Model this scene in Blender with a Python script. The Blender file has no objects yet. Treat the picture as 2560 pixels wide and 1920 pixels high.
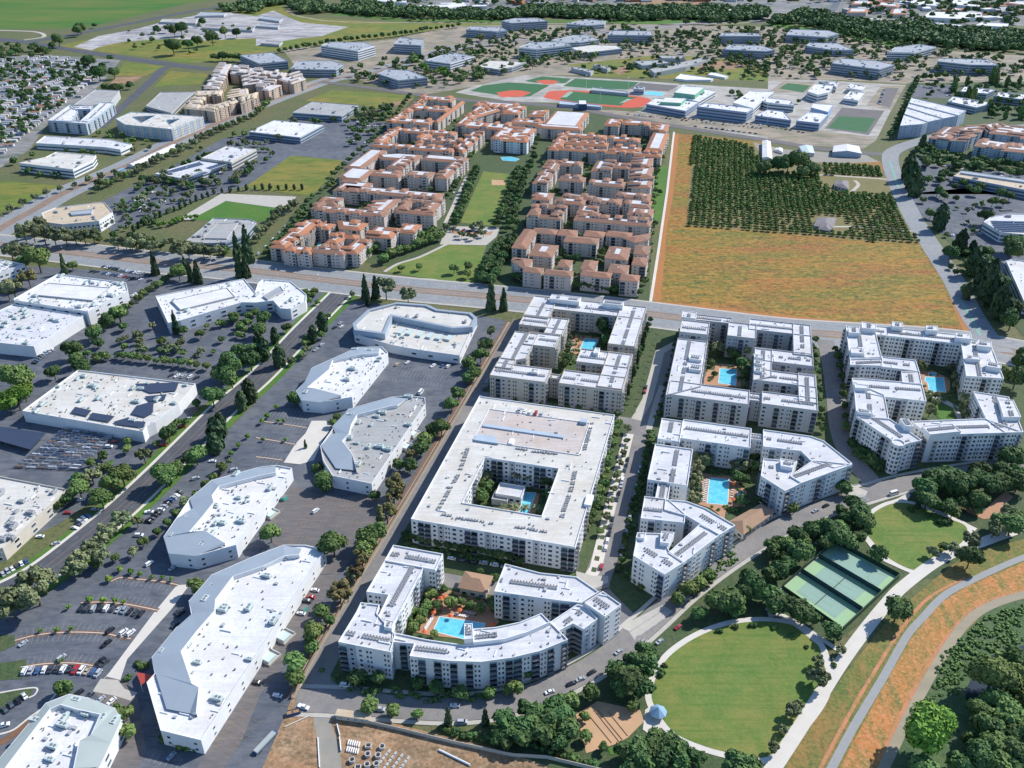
import bpy, math, random
from mathutils import Vector, Matrix
from mathutils.geometry import tessellate_polygon
random.seed(7)
PI=math.pi
SC=bpy.context.scene
COL=SC.collection
# ---------------------------------------------------------------- survey frame
CAM_H=328.0; PITCH=math.radians(30.75); FOC=1280/math.tan(math.radians(30))
CP,SP=math.cos(PITCH),math.sin(PITCH)
def at(x,y,z=0.0):
    u=(x-1280)/FOC; v=-(y-960)/FOC
    dy=CP+v*SP; dz=-SP+v*CP
    t=(z-CAM_H)/dz
    return (u*t,dy*t)
def proj(p):
    q=(p[0],p[1],p[2]-CAM_H)
    d=q[1]*CP-q[2]*SP; up=q[1]*SP+q[2]*CP
    return (1280+FOC*q[0]/d,960-FOC*up/d,d)
FR={'v':(0,0,.864),'n':(0,0,1.0),'C':(1200,720,5.027),'D':(1640,760,2.884),'E':(2080,790,2.644),
    'G':(1560,1030,2.115),'H':(840,1340,1.7625),'T':(1930,1340,6.144),'L':(2120,1230,6.9125),
    'K':(920,700,6.9125),'B':(1340,180,6.9125),'P':(0,1560,6.9125)}
for c in range(4):
    for r in range(4): FR['%d%d'%(c,r)]=(640*c,480*r,3.456)
def px3(s):
    out=[]; fr=FR['n']
    for tok in s.split():
        if ',' in tok:
            a=[float(k) for k in tok.split(',')]
            out.append((fr[0]+a[0]/fr[2],fr[1]+a[1]/fr[2])+tuple(k/fr[2] for k in a[2:]))
        else: fr=FR[tok]
    return out
def gp(s,z=0.0): return [at(p[0],p[1],z) for p in px3(s)]
def area(p): return .5*sum(p[i][0]*p[(i+1)%len(p)][1]-p[(i+1)%len(p)][0]*p[i][1] for i in range(len(p)))
def ccw(p): return list(p) if area(p)>0 else list(reversed(p))
def inpoly(x,y,p):
    c=False; j=len(p)-1
    for i in range(len(p)):
        if (p[i][1]>y)!=(p[j][1]>y) and x<(p[j][0]-p[i][0])*(y-p[i][1])/(p[j][1]-p[i][1])+p[i][0]: c=not c
        j=i
    return c
def inset(p,d):
    n=len(p); out=[]
    for i in range(n):
        a,b,c=p[i-1],p[i],p[(i+1)%n]
        d1=Vector((b[0]-a[0],b[1]-a[1])); d2=Vector((c[0]-b[0],c[1]-b[1]))
        if d1.length<1e-4 or d2.length<1e-4: out.append(b); continue
        d1.normalize(); d2.normalize()
        n1=Vector((-d1.y,d1.x)); n2=Vector((-d2.y,d2.x))
        m=n1+n2
        if m.length<1e-3: out.append((b[0]+n1.x*d,b[1]+n1.y*d)); continue
        m.normalize(); k=d/max(.35,m.dot(n1))
        out.append((b[0]+m.x*k,b[1]+m.y*k))
    return out
def width(p):
    best=1e9
    for i in range(len(p)):
        a,b=p[i],p[(i+1)%len(p)]
        dx,dy=b[0]-a[0],b[1]-a[1]; L=math.hypot(dx,dy)
        if L<1: continue
        best=min(best,max(abs((q[0]-a[0])*dy-(q[1]-a[1])*dx)/L for q in p))
    return best
GRID=math.radians(75.4)
def ortho(p,ang=GRID,tol=24):
    ca,sa=math.cos(ang),math.sin(ang)
    q=[[x*ca+y*sa,-x*sa+y*ca] for x,y in p]; n=len(q)
    for k in (0,1):
        par=list(range(n))
        def f(i):
            while par[i]!=i: i=par[i]
            return i
        for i in range(n):
            j=(i+1)%n; du=abs(q[i][0]-q[j][0]); dv=abs(q[i][1]-q[j][1])
            a,b=(du,dv) if k==0 else (dv,du)
            if b>1e-6 and math.degrees(math.atan2(a,b))<tol: par[f(i)]=f(j)
        g={}
        for i in range(n): g.setdefault(f(i),[]).append(i)
        for m in g.values():
            v=sum(q[i][k] for i in m)/len(m)
            for i in m: q[i][k]=v
    return [(u*ca-v*sa,u*sa+v*ca) for u,v in q]
def smooth(p,closed=True,k=6):
    n=len(p); out=[]
    rng=range(n) if closed else range(n-1)
    for i in rng:
        g=lambda j:p[j%n] if closed else p[max(0,min(n-1,j))]
        a,b,c,d=g(i-1),g(i),g(i+1),g(i+2)
        for s in range(k):
            t=s/k; t2=t*t; t3=t2*t
            out.append(tuple(.5*(2*b[m]+(c[m]-a[m])*t+(2*a[m]-5*b[m]+4*c[m]-d[m])*t2+(3*b[m]-a[m]-3*c[m]+d[m])*t3) for m in (0,1)))
    if not closed: out.append(p[-1])
    return out
# ---------------------------------------------------------------- materials
M={}
def mat(name,c,rough=.85,c2=None,scale=.3,amt=.5,space='pos',spec=.3,stretch=None,c3=None,s3=3.0,a3=.5,rand=0.0,metal=0.0,detail=6.0,fine=None,stripes=None):
    m=bpy.data.materials.new(name); m.use_nodes=True; nt=m.node_tree; N=nt.nodes; L=nt.links
    b=N['Principled BSDF']; b.inputs['Roughness'].default_value=rough; b.inputs['Specular IOR Level'].default_value=spec; b.inputs['Metallic'].default_value=metal
    b.inputs['Base Color'].default_value=(*c,1)
    M[name]=m
    if c2 is None and c3 is None and not rand: return m
    src0=None
    if space=='pos': src=N.new('ShaderNodeNewGeometry').outputs['Position']
    else: src=N.new('ShaderNodeTexCoord').outputs['Object']
    src0=src
    if stretch:
        mp=N.new('ShaderNodeMapping'); mp.inputs['Rotation'].default_value=(0,0,stretch[0]); mp.inputs['Scale'].default_value=(stretch[1],stretch[2],1)
        L.new(src,mp.inputs[0]); src=mp.outputs[0]
    col=None
    def layer(prev,ca,cb,sc,am,lo=.38,hi=.62):
        nz=N.new('ShaderNodeTexNoise'); nz.inputs['Scale'].default_value=sc; nz.inputs['Detail'].default_value=detail; nz.inputs['Roughness'].default_value=.62
        L.new(src,nz.inputs['Vector'])
        mr=N.new('ShaderNodeMapRange'); mr.inputs[1].default_value=lo; mr.inputs[2].default_value=hi; mr.inputs[3].default_value=0; mr.inputs[4].default_value=am
        L.new(nz.outputs['Fac'],mr.inputs[0])
        mx=N.new('ShaderNodeMix'); mx.data_type='RGBA'
        if prev is None: mx.inputs[6].default_value=(*ca,1)
        else: L.new(prev,mx.inputs[6])
        mx.inputs[7].default_value=(*cb,1); L.new(mr.outputs[0],mx.inputs[0])
        return mx.outputs[2]
    if c2: col=layer(None,c,c2,scale,amt)
    if c3: col=layer(col,c,c3,s3,a3,.45,.7)
    if stripes:
        ang,wl,cs,am=stripes
        mp=N.new('ShaderNodeMapping'); mp.inputs['Rotation'].default_value=(0,0,ang); L.new(src0,mp.inputs[0])
        wv=N.new('ShaderNodeTexWave'); wv.inputs['Scale'].default_value=.314/wl; wv.inputs['Distortion'].default_value=1.5; wv.inputs['Detail'].default_value=2; wv.inputs['Detail Scale'].default_value=.4; L.new(mp.outputs[0],wv.inputs[0])
        mm=N.new('ShaderNodeMath'); mm.operation='MULTIPLY'; mm.inputs[1].default_value=am; L.new(wv.outputs['Fac'],mm.inputs[0])
        mx=N.new('ShaderNodeMix'); mx.data_type='RGBA'; L.new(mm.outputs[0],mx.inputs[0]); L.new(col,mx.inputs[6]); mx.inputs[7].default_value=(*cs,1); col=mx.outputs[2]
    for fc,fs,fa,fst in (fine or ()):
        keep=src
        if fst:
            mp=N.new('ShaderNodeMapping'); mp.inputs['Rotation'].default_value=(0,0,fst[0]); mp.inputs['Scale'].default_value=(fst[1],fst[2],1); L.new(src0,mp.inputs[0]); src=mp.outputs[0]
        else: src=src0
        col=layer(col,fc,fc,fs,fa,.48,.66); src=keep
    if rand:
        oi=N.new('ShaderNodeObjectInfo'); hs=N.new('ShaderNodeHueSaturation')
        m1=N.new('ShaderNodeMapRange'); m1.inputs[3].default_value=1-rand; m1.inputs[4].default_value=1+rand
        L.new(oi.outputs['Random'],m1.inputs[0]); L.new(m1.outputs[0],hs.inputs['Value'])
        m2=N.new('ShaderNodeMapRange'); m2.inputs[3].default_value=.5-rand*.07; m2.inputs[4].default_value=.5+rand*.07
        mt=N.new('ShaderNodeMath'); mt.operation='FRACT'; mm=N.new('ShaderNodeMath'); mm.operation='MULTIPLY'; mm.inputs[1].default_value=7.31
        L.new(oi.outputs['Random'],mm.inputs[0]); L.new(mm.outputs[0],mt.inputs[0]); L.new(mt.outputs[0],m2.inputs[0]); L.new(m2.outputs[0],hs.inputs['Hue'])
        if col is None: hs.inputs['Color'].default_value=(*c,1)
        else: L.new(col,hs.inputs['Color'])
        col=hs.outputs['Color']
    L.new(col,b.inputs['Base Color'])
    return m
mat('ground',(.10,.125,.042),c2=(.16,.14,.065),scale=.02,amt=.8,c3=(.055,.085,.028),s3=.25,a3=.65,fine=[((.04,.06,.02),.35,.75,None),((.20,.175,.09),.9,.45,None)])
mat('planting',(.05,.085,.032),c2=(.085,.12,.045),scale=.35,amt=.9,c3=(.14,.11,.065),s3=.12,a3=.4,fine=[((.025,.045,.018),.9,.7,None)])
mat('asphalt',(.085,.10,.122),c2=(.135,.145,.16),scale=.02,amt=.95,c3=(.065,.075,.09),s3=.14,a3=.7,fine=[((.17,.175,.185),.5,.4,(1.0,.25,1.5)),((.045,.052,.065),.25,.5,(.5,.4,1.2)),((.19,.19,.19),.06,.35,None)])
mat('asphalt_brown',(.15,.135,.128),c2=(.115,.115,.118),scale=.03,amt=.9,c3=(.19,.155,.14),s3=.2,a3=.5,fine=[((.09,.087,.085),.5,.6,(.95,.25,1.5)),((.23,.19,.165),.3,.4,(.95,.3,1.5))])
mat('asphalt_light',(.245,.26,.265),c2=(.30,.295,.28),scale=.04,amt=.8,c3=(.20,.22,.23),s3=.3,a3=.5,stretch=(math.radians(14.6),.25,1),fine=[((.16,.17,.18),.25,.5,None)])
mat('street',(.20,.19,.18),c2=(.27,.245,.215),scale=.04,amt=.9,c3=(.16,.16,.165),s3=.25,a3=.5,fine=[((.14,.14,.145),.8,.4,None)])
mat('road_dark',(.075,.08,.092),c2=(.10,.105,.115),scale=.08,amt=.8,c3=(.06,.065,.07),s3=.6,a3=.4)
mat('tan_lot',(.34,.275,.20),c2=(.20,.18,.155),scale=.02,amt=.9,c3=(.42,.33,.235),s3=.06,a3=.55,fine=[((.075,.085,.045),.10,.85,(.25,.35,1.3)),((.08,.11,.03),.03,.6,None),((.46,.39,.31),.2,.45,(.25,.35,1.3))])
mat('concrete',(.60,.555,.48),c2=(.52,.49,.43),scale=.15,amt=.6,c3=(.66,.61,.53),s3=.6,a3=.4)
mat('school_paving',(.40,.375,.33),c2=(.30,.28,.25),scale=.02,amt=.9,c3=(.52,.49,.43),s3=.05,a3=.6,fine=[((.14,.15,.11),.08,.6,(.25,.4,1))])
mat('levee_mid',(.44,.18,.045),c2=(.23,.17,.04),scale=.05,amt=.85,c3=(.54,.17,.06),s3=.03,a3=.8,stretch=(math.radians(-30),1,.4),fine=[((.085,.14,.03),.16,.9,(math.radians(-30),1.2,.35)),((.58,.22,.09),.3,.6,(math.radians(-30),1,.5)),((.11,.125,.03),.5,.65,None),((.62,.33,.16),.7,.5,None)])
mat('sidewalk',(.46,.425,.36),c2=(.38,.36,.32),scale=.2,amt=.6)
mat('white_line',(.36,.36,.35),rough=.7,c2=(.16,.165,.17),scale=.5,amt=.8)
mat('yellow_line',(.34,.21,.075),rough=.7,c2=(.16,.14,.12),scale=.5,amt=.8)
mat('bike_green',(.18,.36,.28),c2=(.25,.34,.30),scale=.2,amt=.6)
mat('median',(.26,.175,.125),c2=(.17,.14,.115),scale=.08,amt=.8,c3=(.34,.24,.16),s3=.4,a3=.5)
mat('lawn',(.12,.19,.038),c2=(.25,.21,.055),scale=.03,amt=.7,c3=(.07,.155,.025),s3=.10,a3=.75,fine=[((.075,.15,.022),.30,.75,(math.radians(38),.06,1.6)),((.20,.225,.045),.45,.5,None),((.06,.12,.02),1.3,.4,None)])
mat('lawn_green',(.06,.165,.022),c2=(.11,.185,.03),scale=.04,amt=.8,c3=(.045,.11,.018),s3=.3,a3=.6,fine=[((.04,.095,.015),1.0,.5,None)])
mat('meadow',(.12,.175,.025),c2=(.27,.19,.04),scale=.010,amt=.9,c3=(.065,.135,.018),s3=.05,a3=.75,stretch=(math.radians(10),.4,1),fine=[((.045,.10,.014),.12,.75,(.2,.4,1.2)),((.25,.205,.055),.25,.4,(.2,.4,1.2))])
mat('farm_green',(.04,.135,.014),c2=(.09,.155,.02),scale=.006,amt=.9,c3=(.19,.16,.04),s3=.012,a3=.5,stretch=(math.radians(5),.3,1),fine=[((.11,.15,.025),.02,.6,(.08,.2,1.5))])
mat('field',(.30,.16,.022),c2=(.16,.135,.018),scale=.02,amt=.9,c3=(.37,.125,.03),s3=.028,a3=.7,stretch=(math.radians(16),.35,1.2),detail=4.0,fine=[((.085,.12,.016),.05,.85,(math.radians(16),.3,1)),((.08,.11,.018),.15,.9,(math.radians(16),.45,1)),((.42,.235,.045),.21,.7,(math.radians(16),.4,1)),((.33,.075,.035),.045,.6,(math.radians(16),.22,1)),((.045,.058,.01),.26,.8,(math.radians(16),.6,1.1)),((.44,.28,.07),.33,.5,None)])
mat('field_edge',(.42,.155,.05),c2=(.34,.16,.045),scale=.1,amt=.7,fine=[((.20,.13,.04),.3,.6,None)])
mat('orchard_soil',(.20,.165,.065),c2=(.13,.135,.045),scale=.04,amt=.8,c3=(.28,.185,.085),s3=.08,a3=.6,fine=[((.09,.11,.035),.4,.6,None)])
mat('levee',(.17,.165,.04),c2=(.095,.14,.03),scale=.05,amt=.9,c3=(.34,.15,.05),s3=.035,a3=.75,stretch=(math.radians(-30),.9,.35),fine=[((.065,.125,.025),.14,.85,(math.radians(-30),1.2,.3)),((.38,.17,.06),.2,.5,(math.radians(-30),1,.4)),((.05,.09,.02),.5,.75,None),((.33,.25,.08),.7,.45,None)])
mat('levee_red',(.52,.20,.10),c2=(.36,.185,.07),scale=.08,amt=.9,c3=(.48,.22,.12),s3=.3,a3=.5,fine=[((.15,.16,.055),.25,.75,(math.radians(-30),1.2,.35)),((.56,.25,.14),.9,.6,None)])
mat('creek_bank',(.05,.10,.035),c2=(.08,.135,.045),scale=.12,amt=.9,c3=(.12,.115,.07),s3=.05,a3=.5,fine=[((.03,.06,.022),.5,.8,None),((.13,.17,.07),.9,.5,None)])
mat('trail_grey',(.30,.30,.28),c2=(.26,.265,.26),scale=.3,amt=.6)
mat('trail_dirt',(.33,.28,.19),c2=(.26,.23,.16),scale=.12,amt=.7,stretch=(math.radians(-60),.1,1.5))
mat('dirt',(.36,.20,.10),c2=(.20,.13,.075),scale=.04,amt=.95,c3=(.48,.31,.18),s3=.07,a3=.75,fine=[((.13,.095,.05),.16,.85,(.9,.5,1.2)),((.48,.34,.21),.5,.5,None),((.09,.08,.04),.6,.6,None)])
mat('dirt_grey',(.30,.27,.22),c2=(.24,.23,.20),scale=.12,amt=.8)
mat('bark_ground',(.22,.11,.065),c2=(.15,.09,.05),scale=.3,amt=.8)
mat('sand',(.52,.32,.175),c2=(.44,.28,.16),scale=.15,amt=.7)
mat('pool_deck',(.44,.24,.14),c2=(.36,.21,.13),scale=.3,amt=.6)
mat('demolition',(.40,.385,.375),c2=(.22,.22,.235),scale=.009,amt=.95,c3=(.56,.53,.50),s3=.02,a3=.8,stretch=(.2,.45,1),fine=[((.13,.135,.15),.05,.8,(.2,.35,1.2)),((.60,.57,.53),.09,.6,(.2,.4,1.2)),((.22,.18,.13),.03,.5,None)])
mat('far_city',(.17,.172,.185),c2=(.26,.24,.22),scale=.008,amt=.9,c3=(.085,.12,.06),s3=.014,a3=.8,fine=[((.06,.09,.045),.05,.8,(.1,.5,1)),((.36,.34,.32),.08,.6,(.1,.5,1))])
mat('court_light',(.31,.47,.25),c2=(.28,.43,.25),scale=.3,amt=.5)
mat('court_dark',(.24,.37,.29),c2=(.26,.38,.31),scale=.3,amt=.5)
mat('turf',(.035,.12,.045),c2=(.045,.14,.05),scale=.1,amt=.5)
mat('track_red',(.55,.10,.055),c2=(.48,.10,.055),scale=.1,amt=.5)
mat('water_pool',(.10,.50,.63),rough=.05,c2=(.20,.62,.72),scale=.25,amt=.9,spec=.5,c3=(.06,.40,.55),s3=.9,a3=.5)
mat('water_creek',(.02,.03,.035),rough=.15,spec=.5)
mat('pool_edge',(.66,.63,.58))
for n,c,c2 in (('roof_white',(.74,.74,.745),(.62,.62,.635)),('roof_bright',(.84,.835,.82),(.76,.75,.74)),('roof_cream',(.74,.71,.635),(.64,.61,.55)),
               ('roof_tan',(.66,.54,.38),(.58,.49,.36)),('roof_grey',(.46,.46,.44),(.40,.41,.40)),('roof_pink',(.64,.555,.495),(.58,.52,.48)),('roof_blueish',(.38,.42,.46),(.55,.55,.55))):
    c=tuple(k*.87 for k in c); c2=tuple(k*.78 for k in c2); mat(n,c,rough=.8,c2=c2,scale=.07,amt=.8,c3=tuple(k*.74 for k in c),s3=.35,a3=.4,fine=[(tuple(min(.8,k*1.12) for k in c),.25,.5,(math.radians(15),.3,1.4)),(tuple(k*.72 for k in c),.5,.5,(math.radians(-75),.05,2.2)),(tuple(k*.6 for k in c),1.0,.45,None),(tuple(v*k for v,k in zip(c,(.80,.72,.62))),.05,.5,None)])
mat('metal_roof',(.30,.345,.38),rough=.55,c2=(.27,.31,.345),scale=.1,amt=.6,spec=.5)
mat('metal_roof_green',(.36,.40,.37),rough=.6,c2=(.33,.37,.35),scale=.1,amt=.6)
for n,c in (('wall_white',(.76,.76,.74)),('wall_grey',(.47,.475,.47)),('wall_cream',(.62,.56,.46)),('wall_beige',(.50,.455,.385)),('wall_blue',(.40,.47,.53)),
            ('wall_teal',(.22,.33,.38)),('wall_peach',(.55,.41,.29)),('wall_pink',(.60,.52,.45)),('wall_tan',(.45,.36,.26)),('wall_glass',(.40,.45,.50))):
    mat(n,c,rough=.8,c2=tuple(k*.86 for k in c),scale=.12,amt=.7,c3=tuple(k*.8 for k in c),s3=.9,a3=.25)
mat('terracotta',(.44,.175,.085),rough=.85,c2=(.31,.16,.095),scale=.06,amt=.9,c3=(.50,.21,.105),s3=.25,a3=.6,fine=[((.21,.12,.08),.5,.6,None)])
mat('terracotta_brown',(.28,.16,.105),rough=.85,c2=(.38,.175,.105),scale=.05,amt=.9,c3=(.21,.14,.105),s3=.25,a3=.6,fine=[((.15,.11,.085),.5,.6,None)])
mat('shingle_tan',(.36,.225,.14),c2=(.31,.20,.13),scale=.4,amt=.7)
mat('shingle_grey',(.20,.18,.18),c2=(.26,.235,.23),scale=.3,amt=.7)
mat('glass',(.05,.07,.09),rough=.12,spec=.6,rand=.9)
mat('glass_blue',(.09,.13,.17),rough=.15,spec=.6)
mat('rail',(.11,.125,.14),rough=.6)
mat('slab',(.42,.42,.41))
mat('unit_grey',(.40,.41,.41),rough=.6,c2=(.30,.31,.32),scale=1.5,amt=.6,space='obj')
mat('unit_green',(.50,.58,.55),rough=.5)
mat('vent',(.18,.18,.18),rough=.6)
mat('solar',(.035,.045,.075),rough=.25,c2=(.05,.06,.09),scale=1.2,amt=.6,spec=.6)
mat('steel_blue',(.20,.25,.33),rough=.5)
mat('steel_white',(.72,.74,.75),rough=.4)
mat('bark',(.11,.085,.06),c2=(.07,.055,.04),scale=2,amt=.7,space='obj')
def leaf(n,c,c2,rand=.34): mat(n,c,rough=.75,c2=c2,scale=.55,amt=.9,space='obj',spec=.2,rand=rand)
leaf('leaf_dark',(0.06, 0.115, 0.038),(0.105, 0.165, 0.048))
leaf('leaf_mid',(0.095, 0.16, 0.044),(0.155, 0.21, 0.062))
leaf('leaf_olive',(0.155, 0.185, 0.085),(0.21, 0.23, 0.115))
leaf('leaf_bright',(0.12, 0.225, 0.03),(0.18, 0.27, 0.05))
leaf('leaf_cypress',(0.045, 0.08, 0.036),(0.075, 0.115, 0.05))
leaf('leaf_brown',(0.19, 0.15, 0.055),(0.125, 0.13, 0.06))
leaf('leaf_orchard',(.075,.14,.03),(.15,.195,.05))
leaf('leaf_forest',(0.075, 0.145, 0.055),(0.12, 0.19, 0.068))
mat('car_paint',(1,1,1),rough=.25,spec=.6)
_n=M['car_paint'].node_tree; _o=_n.nodes.new('ShaderNodeObjectInfo'); _n.links.new(_o.outputs['Color'],_n.nodes['Principled BSDF'].inputs['Base Color'])
mat('painted',(1,1,1),rough=.7,spec=.3)
_n=M['painted'].node_tree; _o=_n.nodes.new('ShaderNodeObjectInfo'); _n.links.new(_o.outputs['Color'],_n.nodes['Principled BSDF'].inputs['Base Color'])
mat('tyre',(.02,.02,.02),rough=.8)
mat('red_fabric',(.55,.09,.06)); mat('orange_fabric',(.62,.13,.05)); mat('blue_metal',(.22,.36,.48),rough=.5)
mat('fence_wood',(.34,.22,.13),c2=(.25,.16,.10),scale=.5,amt=.7); mat('fence_green',(.035,.07,.04)); mat('screen_dark',(.035,.075,.075))
mat('precast',(.50,.49,.46),c2=(.40,.39,.37),scale=.4,amt=.7)
mat('green_box',(.06,.38,.30)); mat('green_wall',(.20,.45,.30)); mat('blue_wall',(.36,.43,.56)); mat('white_plain',(.75,.75,.74)); mat('hull_blue',(.05,.09,.17))  # school wall blue: bluish shade of white walls put into the base colour
# ---------------------------------------------------------------- mesh helpers
def hazemat(d):
    m=bpy.data.materials.new('haze'); m.use_nodes=True; N=m.node_tree.nodes; N.clear(); o=N.new('ShaderNodeOutputMaterial'); v=N.new('ShaderNodeVolumePrincipled')
    v.inputs['Color'].default_value=(.62,.72,.85,1); v.inputs['Density'].default_value=d; v.inputs['Anisotropy'].default_value=.2; m.node_tree.links.new(v.outputs[0],o.inputs['Volume']); M['haze']=m

class MB:
    def __init__(s): s.v=[]; s.f=[]; s.mi=[]; s.mats=[]; s.cur=0
    def use(s,m):
        if m not in s.mats: s.mats.append(m)
        s.cur=s.mats.index(m); return s
    def face(s,pts):
        i=len(s.v); s.v+= [tuple(p) for p in pts]; s.f.append(tuple(range(i,i+len(pts)))); s.mi.append(s.cur)
    def flat(s,polys,z,up=True):
        vs=[[Vector((x,y,0)) for x,y in p] for p in polys]; fl=[q for p in polys for q in p]
        i=len(s.v); s.v+=[(x,y,z) for x,y in fl]
        for t in tessellate_polygon(vs):
            a,b,c=[fl[k] for k in t]
            ar=(b[0]-a[0])*(c[1]-a[1])-(c[0]-a[0])*(b[1]-a[1])
            if (ar>0)!=up: t=(t[0],t[2],t[1])
            s.f.append(tuple(i+k for k in t)); s.mi.append(s.cur)
    def wall(s,p,z0,z1,flip=False):
        n=len(p)
        for i in range(n):
            a,b=p[i],p[(i+1)%n]
            q=[(*a,z0),(*b,z0),(*b,z1),(*a,z1)]
            s.face(q[::-1] if flip else q)
    def ring(s,p,q,z0,z1):
        n=len(p)
        for i in range(n):
            j=(i+1)%n; s.face([(*p[i],z0),(*p[j],z0),(*q[j],z1),(*q[i],z1)])
    def prism(s,p,z0,z1):
        p=ccw(p); s.wall(p,z0,z1); s.flat([p],z1)
    def box(s,c,d,a=0.0):
        ca,sa=math.cos(a),math.sin(a); x,y,z=d[0]/2,d[1]/2,d[2]
        P=[(c[0]+u*x*ca-v*y*sa,c[1]+u*x*sa+v*y*ca) for u,v in((-1,-1),(1,-1),(1,1),(-1,1))]
        s.wall(P,c[2],c[2]+z)
        s.face([(*q,c[2]+z) for q in P])
    def cyl(s,c,r0,r1,h,n=8,cap=True):
        A=[(c[0]+r0*math.cos(2*PI*i/n),c[1]+r0*math.sin(2*PI*i/n)) for i in range(n)]
        Bq=[(c[0]+r1*math.cos(2*PI*i/n),c[1]+r1*math.sin(2*PI*i/n)) for i in range(n)]
        s.ring(A,Bq,c[2],c[2]+h)
        if cap: s.face([(*q,c[2]+h) for q in Bq])
    def tube(s,a,b,r0,r1,n=6):
        a=Vector(a); b=Vector(b); d=(b-a).normalized(); u=d.orthogonal().normalized(); w=d.cross(u)
        A=[a+(u*math.cos(2*PI*i/n)+w*math.sin(2*PI*i/n))*r0 for i in range(n)]
        Bq=[b+(u*math.cos(2*PI*i/n)+w*math.sin(2*PI*i/n))*r1 for i in range(n)]
        for i in range(n):
            j=(i+1)%n; s.face([A[i],A[j],Bq[j],Bq[i]])
    def mesh(s,name):
        me=bpy.data.meshes.new(name); me.from_pydata(s.v,[],s.f)
        for m in s.mats: me.materials.append(M[m])
        if len(s.mats)>1: me.polygons.foreach_set('material_index',s.mi)
        me.update(); return me
    def build(s,name,parent=None,smooth=False):
        return link(name,s.mesh(name),parent)
def link(name,me,parent=None):
    o=bpy.data.objects.new(name,me); COL.objects.link(o)
    if parent is not None: o.parent=parent
    return o
THINGS=[]
def tag(o,label,cat,group=None,kind=None):
    o['label']=label; o['category']=cat
    if group: o['group']=group
    if kind: o['kind']=kind
    THINGS.append(o); return o
def empty(name,label,cat,loc=(0,0,0),rz=0,group=None):
    o=bpy.data.objects.new(name,None); COL.objects.link(o); o.location=loc; o.rotation_euler=(0,0,rz); o.empty_display_size=.5
    return tag(o,label,cat,group)
_ZC={}
def lift(z):
    k=round(z/.04); _ZC[k]=_ZC.get(k,0)+1; return z+min(_ZC[k],24)*.0015
def sheet(name,polys,m,z,label=None,kind='structure'):
    z=lift(z)
    b=MB().use(m); polys=[polys] if isinstance(polys[0][0],float) else polys
    b.flat(polys,z); o=b.build(name); o['kind']=kind
    if label: o['label']=label
    return o
def strip_pts(pl,w):
    n=len(pl); Lf=[];Rt=[]
    for i in range(n):
        a=pl[max(0,i-1)]; c=pl[min(n-1,i+1)]
        d=Vector((c[0]-a[0],c[1]-a[1])).normalized(); nx,ny=-d.y*w/2,d.x*w/2
        Lf.append((pl[i][0]+nx,pl[i][1]+ny)); Rt.append((pl[i][0]-nx,pl[i][1]-ny))
    return Lf,Rt
def strip(name,pl,w,m,z,label=None,kind='structure',b=None):
    Lf,Rt=strip_pts(pl,w); own=b is None
    if own: b=MB(); z=lift(z)
    b.use(m)
    for i in range(len(pl)-1): b.face([(*Rt[i],z),(*Rt[i+1],z),(*Lf[i+1],z),(*Lf[i],z)])
    if not own: return b
    o=b.build(name); o['kind']=kind
    if label: o['label']=label
    return o
def resample(pl,step):
    out=[pl[0]]; acc=0
    for i in range(len(pl)-1):
        a,c=pl[i],pl[i+1]; L=math.hypot(c[0]-a[0],c[1]-a[1]); t=step-acc
        while t<=L:
            out.append((a[0]+(c[0]-a[0])*t/L,a[1]+(c[1]-a[1])*t/L)); t+=step
        acc=L-(t-step)
    return out
def spread(pl,n):
    L=sum(math.hypot(pl[i+1][0]-pl[i][0],pl[i+1][1]-pl[i][1]) for i in range(len(pl)-1))
    r=resample(pl,L/(n-1)*.9999); return r[:n]
# ================================================================ SETTING: ground, roads, paths, lawns
g=MB().use('ground'); S=16000
g.face([(-S,-2000,0),(S,-2000,0),(S,S,0),(-S,S,0)]); o=g.build('ground'); o['kind']='structure'
ZL=.04
def G(name,s,m,lv,label=None,sm=False,kind='structure'):
    p=gp(s)
    if sm: p=smooth(p)
    _chk(name,p,s)
    return sheet(name,[ccw(p)],m,lv*ZL,label,kind)
def _chk(name,p,s):
    n=len(p)
    def cr(a,b,c): return (b[0]-a[0])*(c[1]-a[1])-(b[1]-a[1])*(c[0]-a[0])
    for i in range(n):
        for j in range(i+2,n):
            if i==0 and j==n-1: continue
            a,b,c,d=p[i],p[(i+1)%n],p[j],p[(j+1)%n]
            if cr(a,b,c)*cr(a,b,d)<0 and cr(c,d,a)*cr(c,d,b)<0: print('XSECT',name,i,j,s[:70]); return
def R(name,s,w,m,lv,label=None,sm=True):
    p=gp(s)
    if sm and len(p)>2: p=smooth(p,False,5)
    return strip(name,p,w,m,lv*ZL,label)
# far country
G('city_ground','v 600,-60 3000,-60 3000,70 2400,60 1700,45 1500,28 1200,22 900,24 830,10','far_city',1)
G('farmland','00 -2600,330 0,250 560,246 840,216 1120,150 1560,40 1900,-10 1500,-60 -3000,-60','farm_green',1)
G('meadow','00 480,400 1050,282 1600,150 2212,15 10 200,40 420,150 1000,185 2212,205 2000,225 1700,235 1200,320 560,385 230,430 0,470 00 2130,520 1600,545 1280,495 900,450','meadow',1)
G('demolition_yard','00 640,405 850,312 1180,250 1390,195 1700,130 1960,105 2212,140 10 150,92 390,195 800,232 560,315 380,330 0,395 00 2212,330 1660,355 1500,330 1060,362 860,405 790,435','demolition',2)
G('dirt_field','20 960,-60 1680,-60 1700,40 1200,55 980,0','dirt',2)
G('grass_strip','10 620,125 900,150 1200,180 2212,195 20 700,195 1600,215 2212,190 30 0,225 560,290 1060,405 1160,395 700,285 200,215 20 2212,170 300,175 10 1300,170 700,100','lawn_green',2)
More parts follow.
